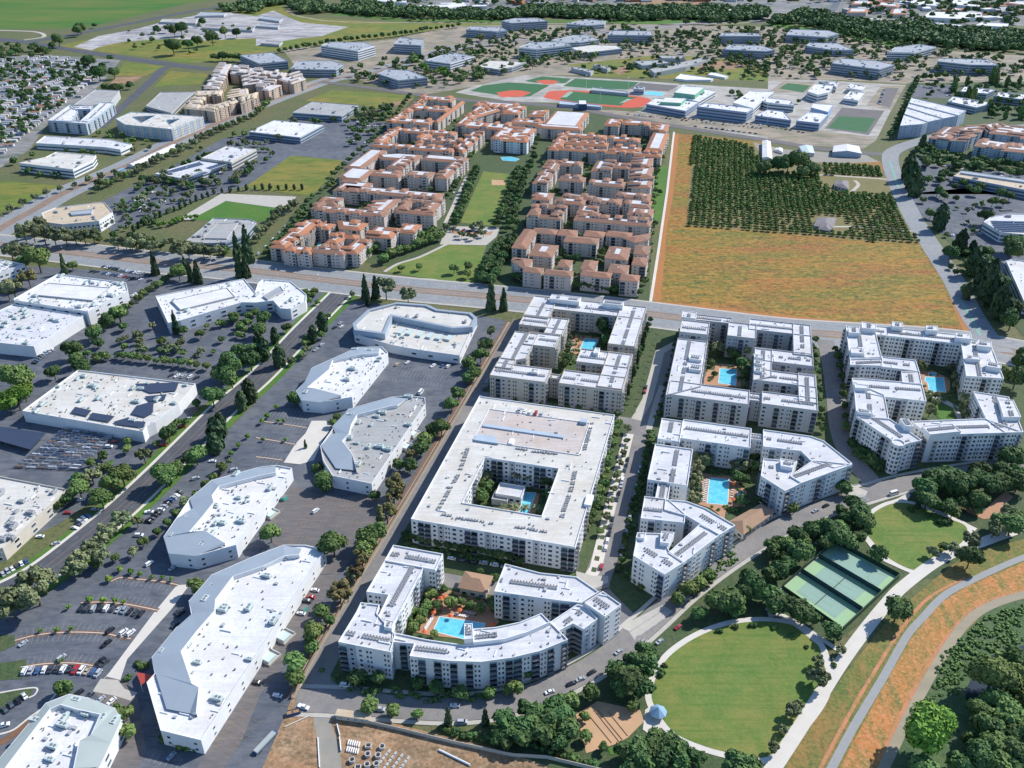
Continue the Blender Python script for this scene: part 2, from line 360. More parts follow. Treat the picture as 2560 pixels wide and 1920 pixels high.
G('office_grounds','10 230,425 560,400 1200,335 1700,225 2212,215 20 1300,215 2212,235 30 0,235 600,285 1100,415 1450,435 2500,500 2500,700 1200,725 600,690 0,700 20 1700,690 1100,665 560,650 200,655 10 1900,745 1500,810 1340,800 1150,775 900,690 640,650 400,660','tan_lot',1)
G('scrubland','20 480,560 1300,470 1720,500 2212,560 30 0,620 20 2212,700 1400,680 700,660','meadow',2)
G('bare_soil','20 1500,545 1750,520 2100,560 1900,600 1600,590','dirt',3)
G('bare_soil','20 850,600 1000,560 1030,600 930,650','dirt',3)
# demolition heaps and far yards are built with the buildings
# left districts
G('parking_lot','v 590,278 640,250 700,255 810,262 862,268 830,310 800,345 772,385 735,346 640,336 595,362 530,402 470,420 400,440 330,470 240,500 212,440 300,395 400,345 480,300','asphalt',1)
G('parking_lot','v -200,560 330,590 560,590 720,620 640,720 520,830 430,880 300,1010 130,1130 -200,1290','asphalt',1)
G('meadow','10 430,870 650,782 1000,800 1380,830 1300,862 1100,942 890,905 500,878','meadow',2)
G('bare_soil','10 1100,940 1190,880 1370,850 1300,890','dirt',3)
G('lawn','v 627,337 740,346 674,425 528,405','meadow',3)
G('lawn','v 487,435 604,450 574,478 410,475','lawn_green',3)
G('concrete_apron','v 478,418 640,425 620,452 488,434 412,476 385,474','sidewalk',2)
G('lawn','v -300,392 30,393 138,402 60,440 -20,465 -300,500','meadow',2)
G('meadow','00 1000,655 1080,535 1420,572 1260,655','meadow',2)
G('meadow','00 1330,752 1470,612 1800,640 1740,725','meadow',2)
G('bare_soil','00 935,742 1000,668 1235,660 1130,722','dirt',3)
G('home_park_ground','00 -1200,500 500,480 1040,520 900,700 700,880 420,1060 250,1300 0,1450 -1200,1700','far_city',1)
# central residential ground
G('planting_bed','10 1380,830 20 0,900 1350,1060 1340,1300 1230,1659 21 1180,970 0,835 11 1100,640 900,600 0,580 480,0 10 650,1640 1000,1300 1180,1060','planting',1)
G('lawn','v 1044,370 1112,377 1064,488 994,481','lawn',2)
G('infield','v 1062,388 1094,390 1090,400 1062,400','sand',3)
G('lawn','11 1640,455 1990,468 1960,560 1880,792 1500,750 1130,692 1210,625 1420,560','lawn',2)
G('plaza','v 965,488 1080,492 1072,512 1050,530 950,528','sidewalk',2)
G('plaza','v 985,495 1065,500 1060,508 975,505','pool_deck',3)
R('path','v 1010,378 960,486',4,'sidewalk',3,sm=False)
R('path','11 1650,450 1420,560 1230,620 1110,690',3.5,'sidewalk',3)
R('path','v 838,598 935,605 1040,620',4,'concrete',4,sm=False)
# field and orchard
G('field','20 1405,1150 2165,1225 30 100,1290 820,1345 970,1395 31 1100,0 1210,190 1360,470 1595,830 1612,950 1735,1228 700,1142 0,1078 21 1215,970 1275,480 1335,0','field',1,'dry orange and olive field between the housing blocks and the road')
R('field_edge','20 1420,1160 1370,1659 21 1310,300 1250,940',7,'field_edge',2,sm=False)
R('field_edge','21 1240,955 1700,1000 31 0,1062 700,1130 1700,1215',5,'field_edge',2,sm=False)
R('field_edge','31 1108,10 1215,200 1365,480 1590,820 1610,950 1715,1210',5,'field_edge',2,sm=False)
G('orchard_ground','20 1570,1180 2100,1270 2160,1360 30 440,1400 960,1430 1050,1580 31 1150,170 1300,440 900,430 500,390 0,345 21 1505,292','orchard_soil',2)
R('track','31 560,300 900,305 1250,340',4,'sidewalk',3)
R('track','30 440,1510 900,1540 1080,1555',4,'sidewalk',3)
R('track','30 750,1560 780,1600 720,1659',4,'sidewalk',3)
G('yard','20 2080,1230 30 130,1290 850,1340 960,1400 700,1410 350,1400 20 2160,1350','dirt_grey',3)
R('path','20 1400,1140 1340,1659 21 1270,480 1195,965',2.6,'concrete',4,'white concrete path along the west edge of the orange field',sm=False)
G('grass_strip','20 1220,1430 1345,1440 1325,1659 21 1290,230 1205,300 1215,0 20 1215,1600','lawn_green',2)
# school
G('school_ground','20 1480,725 2212,770 30 0,700 420,690 900,720 1190,735 1060,960 940,1200 820,1290 0,1235 20 2212,1200 1370,1085 900,985 1110,960 1200,890','school_paving',2)
G('parking_lot','20 560,945 900,955 1500,1010 2212,1080 30 440,1130 880,1180 940,1210 820,1290 0,1235 20 2212,1180 1370,1080 940,1020','tan_lot',3)
G('parking_lot','30 850,910 980,740 1190,740 1060,950','tan_lot',3)
G('parking_lot','30 930,900 1010,760 1130,760 1050,930','asphalt_brown',4)
G('playground','30 490,1110 640,930 1005,958 870,1168','asphalt_brown',3)
G('sports_field','30 520,1105 612,1004 930,1022 850,1145','turf',4,'green turf field in the corner of the school grounds')
G('playground','30 10,800 130,700 400,710 340,800','tan_lot',3)
G('sports_field','30 95,765 170,718 370,740 300,800','turf',4)
G('sports_ground','10 1720,800 1900,740 20 100,650 560,665 1420,720 1490,735 1180,920 1050,930 500,890 0,880','school_paving',2)
G('sports_field','20 440,745 545,680 1100,710 1010,775 700,765','turf',3)
G('sports_field','10 1850,785 1960,740 2180,712 20 330,735 150,835 0,840 10 2080,820','turf',3,'dark green baseball outfield beside the school road')
G('sports_field','20 110,700 260,660 510,680 460,720 200,715','turf',3)
G('infield','20 0,780 90,785 165,800 90,835 -100,840 10 2080,800','track_red',4)
G('infield','20 200,700 300,690 400,700 370,725 280,730','track_red',4)
G('parking_lot','20 1110,715 1440,740 1350,790 1000,770','asphalt_brown',3)
_t=smooth(gp('B 160,400 300,325 1000,335 1780,425 1990,490 1900,575 1640,620 1150,590 430,500 150,440'))
sheet('running_track',[ccw(_t)],'track_red',4*ZL,'red running track ring around the striped football field')
G('sports_field','B 620,335 1750,440 1560,500 1470,585 1120,560 700,520 400,470','turf',5,'striped green football field inside the red running track')
G('end_zone','B 530,440 440,440 560,345 650,345','court_dark',6)
G('end_zone','B 1520,530 1430,545 1580,465 1660,470','court_dark',6)
# residential blocks, near
G('planting_bed','n 1290,800 1640,760 2120,850 2560,940 2700,1000 2700,1240 2560,1230 2250,1330 1900,1430 1560,1700 1380,1760 900,1790 745,1745','planting',1)
G('park_ground','v 1880,1080 2000,1060 2300,1000 2400,1180 2212,1240 1990,1250 1800,1390 1700,1500 1560,1660 1100,1700 1050,1560 1250,1500 1400,1360 1560,1240','planting',2)
G('dirt_ground','13 -200,1900 60,1350 190,1150 330,1060 600,1120 1250,1290 2212,1530 23 0,1540 300,1640 330,1900','dirt',2,'bare orange construction ground at the bottom of the view')
G('haul_road','13 480,1100 640,1240 720,1500 760,1800 560,1800 540,1480 500,1270','dirt_grey',3)
G('haul_road','13 1300,1380 1500,1480 1700,1659 1500,1900 1440,1659','dirt',3)
# roads
BLVD='n -260,588 0,612 200,634 380,655 580,672 840,703 1020,723 1230,742 1480,768 1660,790 1920,823 2070,836 2300,850 2440,864 2600,893 2900,950'
_b=smooth(gp(BLVD),False,5)
strip('road',_b,44,'asphalt_light',4*ZL,'wide pale boulevard with a brown rail median crossing the middle')
strip('rail_median',_b,10,'median',5*ZL,'brown median with rail tracks along the wide boulevard')
for k,off in enumerate((-2.6,-1.2,1.2,2.6)):
    pl=strip_pts(_b,abs(off)*2)[0 if off>0 else 1]; strip('rail',pl,.35,'slab',6*ZL)
for off in (23.4,-23.4):
    pl=strip_pts(_b,abs(off)*2)[0 if off>0 else 1]; strip('pavement',pl,2.6,'sidewalk',5*ZL)
lm=MB()
for off in (9,-9,13,-13,17,-17):
    pl=resample(strip_pts(_b,abs(off)*2)[0 if off>0 else 1],8)
    for i in range(0,len(pl)-1,2):
        if abs(pl[i][0])<900: strip('',[pl[i],((pl[i][0]+pl[i+1][0])/2,(pl[i][1]+pl[i+1][1])/2)],.22,'white_line',6*ZL,b=lm)
for off in (5.6,-5.6):
    strip('',strip_pts(_b,abs(off)*2)[0 if off>0 else 1],.7,'yellow_line',6*ZL,b=lm)
o=lm.build('road_markings'); o['kind']='structure'
AVE='n -160,680 0,572 85,525 165,480 318,414 434,356 579,292 660,258 730,232 825,199 900,188 950,178 1050,143 1150,118 1235,106 1330,100 1500,80 1700,62 1900,48 2050,40'
_a=smooth(gp(AVE),False,5)
strip('road',_a,40,'asphalt_light',3*ZL,'pale avenue with a rail median running up the left side')
strip('rail_median',_a,11,'median',4.5*ZL,'brown rail median along the left avenue')
R('road','n 800,205 900,216 1040,236 1180,252 1280,256 1440,272 1540,290 1690,316 1920,351 2065,374 2230,388',16,'asphalt_brown',5,'grey street between the school and the orchard')
R('road','n 2820,300 2440,325 2330,345 2245,372 2225,400 2247,470 2283,545 2331,620 2383,700 2412,755 2450,820 2500,880',20,'asphalt_light',5,'pale road along the east side of the orange field')
R('bike_lane','n 2224,404 2246,470',3,'bike_green',7,sm=False)
R('bike_lane','n 2395,745 2425,790 2450,840',2.6,'bike_green',7)
R('road','n -300,75 0,98 145,119 290,142 434,162 530,174',24,'road_dark',3,'dark road crossing the far upper left fields')
R('road','n -300,85 30,104 160,90 318,60 460,32 640,2 900,-40',22,'road_dark',2,'dark road leading to the far upper left horizon')
R('road','n 250,320 300,272 347,231 385,195 408,172 426,168',15,'road_dark',3,'dark straight road between meadows at upper left')
R('path','n -200,70 0,76 90,80 110,92 60,100',8,'sidewalk',3)
R('path','10 350,30 280,75 300,110 420,150 800,190 2212,200 20 1500,215 2212,180 30 270,120',9,'trail_dirt',3)
R('road','n 1880,58 2000,36 2075,30 2100,-20',18,'asphalt',3)
# road B: left, running up to the boulevard
RB='n -60,1525 0,1488 56,1460 120,1420 210,1350 305,1270 400,1180 470,1110 560,1020 640,950 700,890 760,825 815,770 850,735'
_r=smooth(gp(RB),False,5)
strip('road',_r,16.5,'road_dark',4*ZL,'dark two way road with orange centre lines at left')
lm=MB()
for off in (-2.0,2.0):
    strip('',strip_pts(_r,abs(off)*2)[0 if off>0 else 1],.28,'yellow_line',5*ZL,b=lm)
for off in (-5.2,5.2):
    pl=resample(strip_pts(_r,abs(off)*2)[0 if off>0 else 1],6)
    for i in range(0,len(pl)-1,2): strip('',[pl[i],((pl[i][0]+pl[i+1][0])/2,(pl[i][1]+pl[i+1][1])/2)],.18,'white_line',5*ZL,b=lm)
o=lm.build('road_markings'); o['kind']='structure'
for off,w,m in ((9.7,2.2,'concrete'),(-10.6,2.0,'concrete'),(12.5,3.0,'lawn_green'),(-14.0,4.6,'lawn_green')):
    pl=strip_pts(_r,abs(off)*2)[0 if off>0 else 1]
    strip('pavement' if m=='concrete' else 'grass_verge',pl,w,m,5*ZL)
# office park asphalt
G('parking_lot','n 0,1540 110,1490 230,1405 330,1310 430,1215 560,1085 640,1005 700,935 760,868 820,805 870,752 940,760 1090,775 1230,795 1282,806 1190,960 1090,1125 1000,1275 900,1440 800,1610 735,1735 640,1960 -200,1960 -200,1640','asphalt',2,'dark asphalt car park around the white office buildings')
G('parking_lot','12 300,880 560,960 780,985 1000,940 1120,1000 1160,1060 1060,1240 720,1640 500,1640 560,1490 540,1440 300,1420 170,1400 120,1340 60,1230','asphalt_brown',3)
G('parking_lot','13 470,10 710,-20 480,400 220,800 40,1020 -120,1420 -330,1750 -560,1750 -400,1480 0,760 250,380','asphalt_brown',3)
G('parking_lot','03 800,1000 940,850 1060,900 1180,1000 1260,1500 1200,1659 1100,1800 900,1659 1100,1290','asphalt_brown',3)
G('pavement','03 1530,80 1640,75 1480,290 1100,720 1040,900 920,870 800,1000 950,830 1330,320','concrete',4,'tan concrete walkway along the front of the big white office')
G('pavement','12 480,320 600,318 660,360 580,480 500,660 380,695 240,680 340,520 430,425','concrete',4)
G('pavement','03 1080,980 1190,1010 1130,1080 1000,1040 800,1000 870,890 1020,900','sidewalk',5)
# planted kerbs in the car parks
for s,w in (('03 180,790 400,760 650,755 870,790',2.2),('03 130,560 330,510 600,488 870,495 1010,520 1130,545',2.4),('03 700,235 850,228 1050,240 1200,265 1370,300',2.6),
            ('03 960,50 1050,15 1200,30 1400,50 1540,80',2.2),('12 70,325 250,350 440,380',1.8),('12 0,465 180,495 350,525',1.8),('12 0,630 120,645 230,660',1.8)):
    R('planted_kerb',s,w,'bark_ground',4); R('kerb',s,.5,'concrete',6)
for s in ('03 -60,515 125,512 132,600 0,662 -60,680','03 -60,765 225,722 232,790 190,892 -60,910','03 -60,1020 290,972 255,1055 100,1095 -60,1230'):
    G('planting_bed',s,'planting',5)
R('kerb','03 -60,1200 0,1195',.6,'concrete',6,sm=False)
R('kerb','03 0,1012 150,985 290,968 325,985 300,1030 250,1055',.8,'concrete',7)
R('kerb','03 0,1370 120,1330 250,1230 400,1120 500,1000',1.0,'concrete',6)
R('grass_verge','03 0,1450 200,1310 360,1180 470,1080',3.5,'bark_ground',4)
# parking stall lines
pm=MB().use('white_line')
def stalls(s,depth,side,step=2.6,m='white_line',lv=6):
    pm.use(m); pl=resample(smooth(gp(s),False,4),step)
    for i in range(1,len(pl)-1):
        a,c=pl[i-1],pl[i+1]; d=Vector((c[0]-a[0],c[1]-a[1])).normalized(); nn=Vector((-d.y,d.x))*side
        p=pl[i]; q=(p[0]+nn.x*depth,p[1]+nn.y*depth)
        strip('',[p,q],.16,m,lv*ZL,b=pm)
for s in ('03 180,800 400,770 650,765 870,800','03 130,570 330,520 600,497 870,505 1010,530 1130,555','03 700,245 850,238 1050,250 1200,275 1370,310','03 960,60 1050,25 1200,40 1400,60 1540,90'):
    stalls(s,5,-1); 
for s in ('03 180,780 400,750 650,745 870,780','03 130,550 330,500 600,478 870,485 1010,510 1130,535','03 700,225 850,218 1050,230 1200,255 1370,290'):
    stalls(s,5,1)
for s in ('12 70,330 440,388','12 0,470 350,532','12 0,635 230,668','12 100,250 520,290'): stalls(s,5,-1); stalls(s,5,1)
for s in ('12 400,1010 980,1080','12 330,1180 900,1230','12 280,1330 540,1370'): stalls(s,5.2,1,m='yellow_line'); stalls(s,5.2,-1,m='yellow_line')
for s in ('03 1790,1480 2200,1010','03 1900,1560 2212,1200'): stalls(s,5,-1,m='yellow_line')
for s in ('02 1290,1240 1560,960','11 1100,1480 1720,1540','11 1040,1600 1650,1659','12 620,960 940,990','03 1290,1520 1650,1600'): stalls(s,5,-1)
for s in ('11 1200,1560 1700,1620','01 1100,1230 1800,1380','01 900,1330 1700,1470','01 820,690 1300,760'): stalls(s,5,1); stalls(s,5,-1)
o=pm.build('parking_markings'); o['kind']='structure'
# residential streets
R('street','n 1296,800 1208,955 1105,1130 1010,1292 905,1470 820,1610 760,1715',9.5,'street',4,'narrow street beside the tan fence along the apartment blocks',sm=False)
R('verge','n 1275,806 1187,958 1083,1134 985,1298 880,1472 795,1620 728,1745',3.4,'dirt_grey',5,sm=False)
R('bark_bed','n 1270,802 1180,955 1075,1130 978,1295 872,1470 785,1620 718,1745',2.2,'bark_ground',4,sm=False)
G('street','13 330,1060 640,560 760,640 640,860 700,940 1000,1000 1330,1060 1100,1180 600,1110','street',4)
ST4='n 740,1752 850,1756 1000,1768 1130,1774 1240,1764 1340,1735 1440,1690 1530,1635 1620,1560 1720,1470 1830,1390 1950,1318 2060,1270 2160,1238 2260,1210 2360,1190 2480,1170 2650,1140'
_s=smooth(gp(ST4),False,5); ST4L=list(_s)
strip('street',_s,12.5,'street',5*ZL,'curving street between the apartments and the park')
for off in (8.2,-7.6): strip('pavement',strip_pts(_s,abs(off)*2)[0 if off>0 else 1],2.2,'sidewalk',6*ZL)
R('street','n 1745,812 1700,868 1665,900 1640,980 1607,1055 1590,1110 1560,1220 1530,1330 1510,1400 1490,1460 1500,1490 1580,1570',14,'street',5,'straight street between the garage block and the poolside block')
R('street','n 2062,850 2075,900 2090,1000 2098,1070 2120,1130 2170,1195 2200,1225',13,'street',5,'shaded street between the two eastern apartment blocks')
R('street','n 1195,985 1340,1008 1530,1046 1620,1062',8,'street',4,sm=False)
R('street','n 985,1432 1110,1450 1280,1480 1480,1480',10,'street',4,sm=False)
R('pavement','n 1690,860 1650,880 1618,1000 1590,1050',7,'sidewalk',6,sm=False)
R('pavement','n 1572,1085 1520,1290 1490,1420 1470,1450',6.5,'concrete',6,sm=False)
R('pavement','n 1655,965 1640,1010 1622,1075',4,'sidewalk',6,sm=False)
G('plaza','23 700,0 830,0 830,60 720,110 640,90 560,20 550,-40','sidewalk',6)
G('plaza','23 930,440 1300,255 1390,310 1060,560 1010,480','sidewalk',7)
G('plaza','32 700,860 860,930 840,975 690,1010','sidewalk',7)
# squares of planting in the pavement beside the street
pb=MB().use('planting')
for a,b_,n in (((1643,835),(1584,1030),14),((1565,1120),(1485,1425),14)):
    A=at(*a);B_=at(*b_)
    for i in range(n):
        t=i/(n-1); pb.box((A[0]+(B_[0]-A[0])*t,A[1]+(B_[1]-A[1])*t,.2),(2.6,3.6,.12),GRID-PI/2)
o=pb.build('planting_bed'); o['kind']='stuff'; o['label']='small square planting beds along the straight street pavement'
# crosswalks
def zebra(a,b_,n,w,L):
    A=at(*a);B_=at(*b_); ang=math.atan2(B_[1]-A[1],B_[0]-A[0]); z=MB().use('white_line')
    for i in range(n):
        t=(i+.5)/n; c=(A[0]+(B_[0]-A[0])*t,A[1]+(B_[1]-A[1])*t)
        dx,dy=math.cos(ang+PI/2)*L/2,math.sin(ang+PI/2)*L/2
        strip('',[(c[0]-dx,c[1]-dy),(c[0]+dx,c[1]+dy)],w,'white_line',8*ZL,b=z)
    o=z.build('crosswalk_markings'); o['kind']='structure'
zebra((1590,1590),(1625,1612),5,.7,3.2); zebra((2152,1238),(2172,1252),5,.7,3.2)
zebra((1575,1582),(1660,1520),2,.3,18) if False else None
lm=MB()
for s in ('23 1010,490 1320,290','23 1050,560 1360,340','32 720,880 1130,800'):
    strip('',gp(s),.45,'white_line',8*ZL,b=lm)
o=lm.build('crosswalk_markings'); o['kind']='structure'
# park
L1='v 1412,1480 1424,1450 1450,1415 1500,1380 1560,1355 1620,1344 1680,1345 1735,1360 1768,1395 1782,1440 1780,1490 1760,1530 1720,1580 1680,1622 1640,1638 1580,1628 1520,1612 1460,1585 1425,1545 1408,1510'
_l=ccw(smooth(gp(L1)))
_lo=inset(_l,-3.0)
sheet('path',[_lo],'concrete',6*ZL,'pale path circling the large oval lawn')
sheet('lawn',[_l],'lawn',8*ZL,'large oval mown lawn at lower right')
G('plaza','23 1150,1160 1230,1100 1330,1110 1375,1190 1340,1280 1200,1380 1130,1330','concrete',7)
L2='L 320,620 400,420 560,290 800,200 1080,210 1380,320 1750,470 2000,570 2060,700 1960,880 1650,1070 1250,1320 1050,1330 680,1130 420,850 330,730'
_l2=ccw(smooth(gp(L2)))
sheet('path',[inset(_l2,-2.6)],'concrete',6*ZL,'pale path circling the smaller oval lawn'); sheet('lawn',[_l2],'lawn',8*ZL,'smaller oval mown lawn beside the tennis courts')
G('plaza','L 400,340 640,190 850,120 1040,20 1080,60 1000,180 800,190 600,260 450,400','concrete',7)
R('path','L 300,800 380,900 560,1130 830,1270 1100,1390',2.6,'concrete',7)
R('path','L 1080,190 1400,290 1750,440 2212,660',3.4,'concrete',7)
G('playground','23 550,1200 740,1085 1110,1165 1140,1260 1000,1400 900,1455 640,1535 590,1330','sand',7,'orange sand play area with bocce lanes in the park')
G('lawn','23 830,1500 920,1450 1110,1390 1080,1460 950,1540 850,1550','lawn_green',7)
G('playground','32 1640,1040 1860,1110 1960,1000 2050,930 2120,980 2040,1050 1960,1160 1860,1170 1720,1110','pool_deck',7,'tan rubber playground under trees at far right')
R('path','n 2040,1355 2080,1375 1960,1475 1920,1530',4,'sidewalk',7,sm=False)
R('path','33 0,340 100,340 250,430 400,550 470,620 520,800',3,'concrete',8)
R('path','33 100,330 300,440 600,640',2.6,'concrete',8)
# levee
G('levee','33 60,1700 640,880 1050,360 1400,60 32 1700,1480 2400,1290 33 2700,100 1900,290 1550,650 1250,1150 960,1750','levee',5,'orange and green grassy levee slope between the paths')
G('creek_bank','33 960,1750 1250,1150 1550,650 1900,290 2700,60 2900,700 2900,2300 900,2300','creek_bank',5)
G('creek_water','33 1900,700 1750,900 1700,1000 1720,1150 1850,1100 2000,900 2300,700 2400,620 2212,600','water_creek',6)
G('levee_grass','33 600,1700 900,1130 1030,900 1240,540 1480,240 1720,90 32 2212,1540 2500,1470 33 2500,110 2212,150 1900,255 1690,405 1480,690 1230,1140 990,1640 960,1700','levee_mid',6)
R('levee_red_grass','33 1010,1560 1215,1110 1440,720 1660,420 1870,250 2212,140',3.5,'levee_red',7)
R('levee_red_grass','33 430,1700 740,1130 950,780 1160,450 1390,190 1700,20',1.6,'levee_red',7)
R('path','33 -120,1900 60,1640 330,1230 600,800 800,520 1000,270 1170,90 32 1500,1510 1850,1370 2212,1245 2500,1190',6.4,'concrete',8,'wide white concrete path sweeping along the levee')
R('path','33 470,1800 560,1640 720,1340 850,1120 1000,870 1200,520 1330,370 1500,190 1700,70 32 2212,1500 2500,1440',3.6,'trail_grey',8,'grey paved trail along the orange levee')
R('path','33 900,1860 1010,1640 1250,1150 1500,700 1700,420 1900,270 2212,165 2500,120',4.3,'trail_dirt',8,'tan dirt track at the foot of the levee')
# right offices
G('parking_lot','31 1160,20 2400,-100 2400,700 1900,560 1480,360','asphalt',3)
G('parking_lot','30 1250,1330 1600,1500 2400,1450 31 2400,20 1240,20','asphalt',3)
G('planting_bed','31 1470,340 1600,470 1900,900 2300,1350 2400,1100 1900,560','planting',4)
G('parking_lot','31 1850,560 2060,590 2060,720 1850,650','asphalt_light',5)
G('planting_bed','30 1120,1230 1350,1200 2400,1350 2400,1480 1600,1480 1260,1330','planting',3)
G('planting_bed','30 1200,720 2400,700 2400,1330 1330,1200 1130,1200','planting',2)
G('parking_lot','30 1250,740 1640,750 1560,850 1240,840','asphalt',3)
# ================================================================ BUILDINGS
def unit_box(m,name):
    b=MB().use(m); b.wall([(-.5,-.5),(.5,-.5),(.5,.5),(-.5,.5)],0,1); b.flat([[(-.5,-.5),(.5,-.5),(.5,.5),(-.5,.5)]],1); return b.mesh(name)
ME={}
def winmesh(pane,frame):
    # unit window: x along wall, y outward, z up; frame surround + recessed pane + mid bar
    k='win'+pane+frame
    if k in ME: return ME[k]
    b=MB().use(frame); f=.09; o=.10
    for x0,x1,z0,z1 in ((-.5,-.5+f,0,1),(.5-f,.5,0,1),(-.5+f,.5-f,0,f),(-.5+f,.5-f,1-f,1)):
        b.face([(x0,o,z0),(x0,o,z1),(x1,o,z1),(x1,o,z0)])
    b.face([(-.5,0,1),(.5,0,1),(.5,o,1),(-.5,o,1)][::-1]); b.face([(-.5,0,0),(.5,0,0),(.5,o,0),(-.5,o,0)])
    b.face([(-.5,0,0),(-.5,o,0),(-.5,o,1),(-.5,0,1)]); b.face([(.5,0,0),(.5,0,1),(.5,o,1),(.5,o,0)])
    b.use(pane); b.face([(-.5+f,.03,f),(-.5+f,.03,1-f),(.5-f,.03,1-f),(.5-f,.03,f)])
    ME[k]=b.mesh(k); return ME[k]
def balmesh(rail):
    k='bal'+rail
    if k in ME: return ME[k]
    b=MB().use('glass'); b.face([(-.5,.05,0),(-.5,.05,.9),(.5,.05,.9),(.5,.05,0)])
    b.use('slab')
    def bx(x0,x1,y0,y1,z0,z1):
        p=[(x0,y0),(x1,y0),(x1,y1),(x0,y1)]; b.wall(p,z0,z1); b.flat([p],z1); b.flat([p],z0,False)
    bx(-.54,.54,0,1.15,-.07,0)
    b.use(rail)
    for z0,z1 in ((.04,.12),(.17,.25),(.30,.36)):
        bx(-.53,.53,1.08,1.13,z0,z1); bx(-.53,-.49,.02,1.08,z0,z1); bx(.49,.53,.02,1.08,z0,z1)
    ME[k]=b.mesh(k); return ME[k]
def boxmesh(m):
    k='box'+m
    if k not in ME: ME[k]=unit_box(m,k)
    return ME[k]
def acmesh():
    if 'ac' in ME: return ME['ac']
    b=MB().use('unit_grey'); b.box((0,0,0),(.95,.95,.85)); b.use('vent'); b.cyl((0,0,.85),.36,.36,.05,8)
    ME['ac']=b.mesh('ac'); return ME['ac']
def rtumesh(m='unit_grey'):
    k='rtu'+m
    if k in ME: return ME[k]
    b=MB().use(m); b.box((0,0,.3),(3.2,1.9,1.5)); b.box((2.3,0,.3),(1.4,1.5,1.0)); b.use('vent'); b.box((0,0,0),(3.4,2.1,.3)); b.cyl((-.7,0,1.8),.55,.55,.12,10); b.cyl((.7,0,1.8),.55,.55,.12,10)
    ME[k]=b.mesh(k); return ME[k]
CAMV=Vector((0,0,CAM_H))
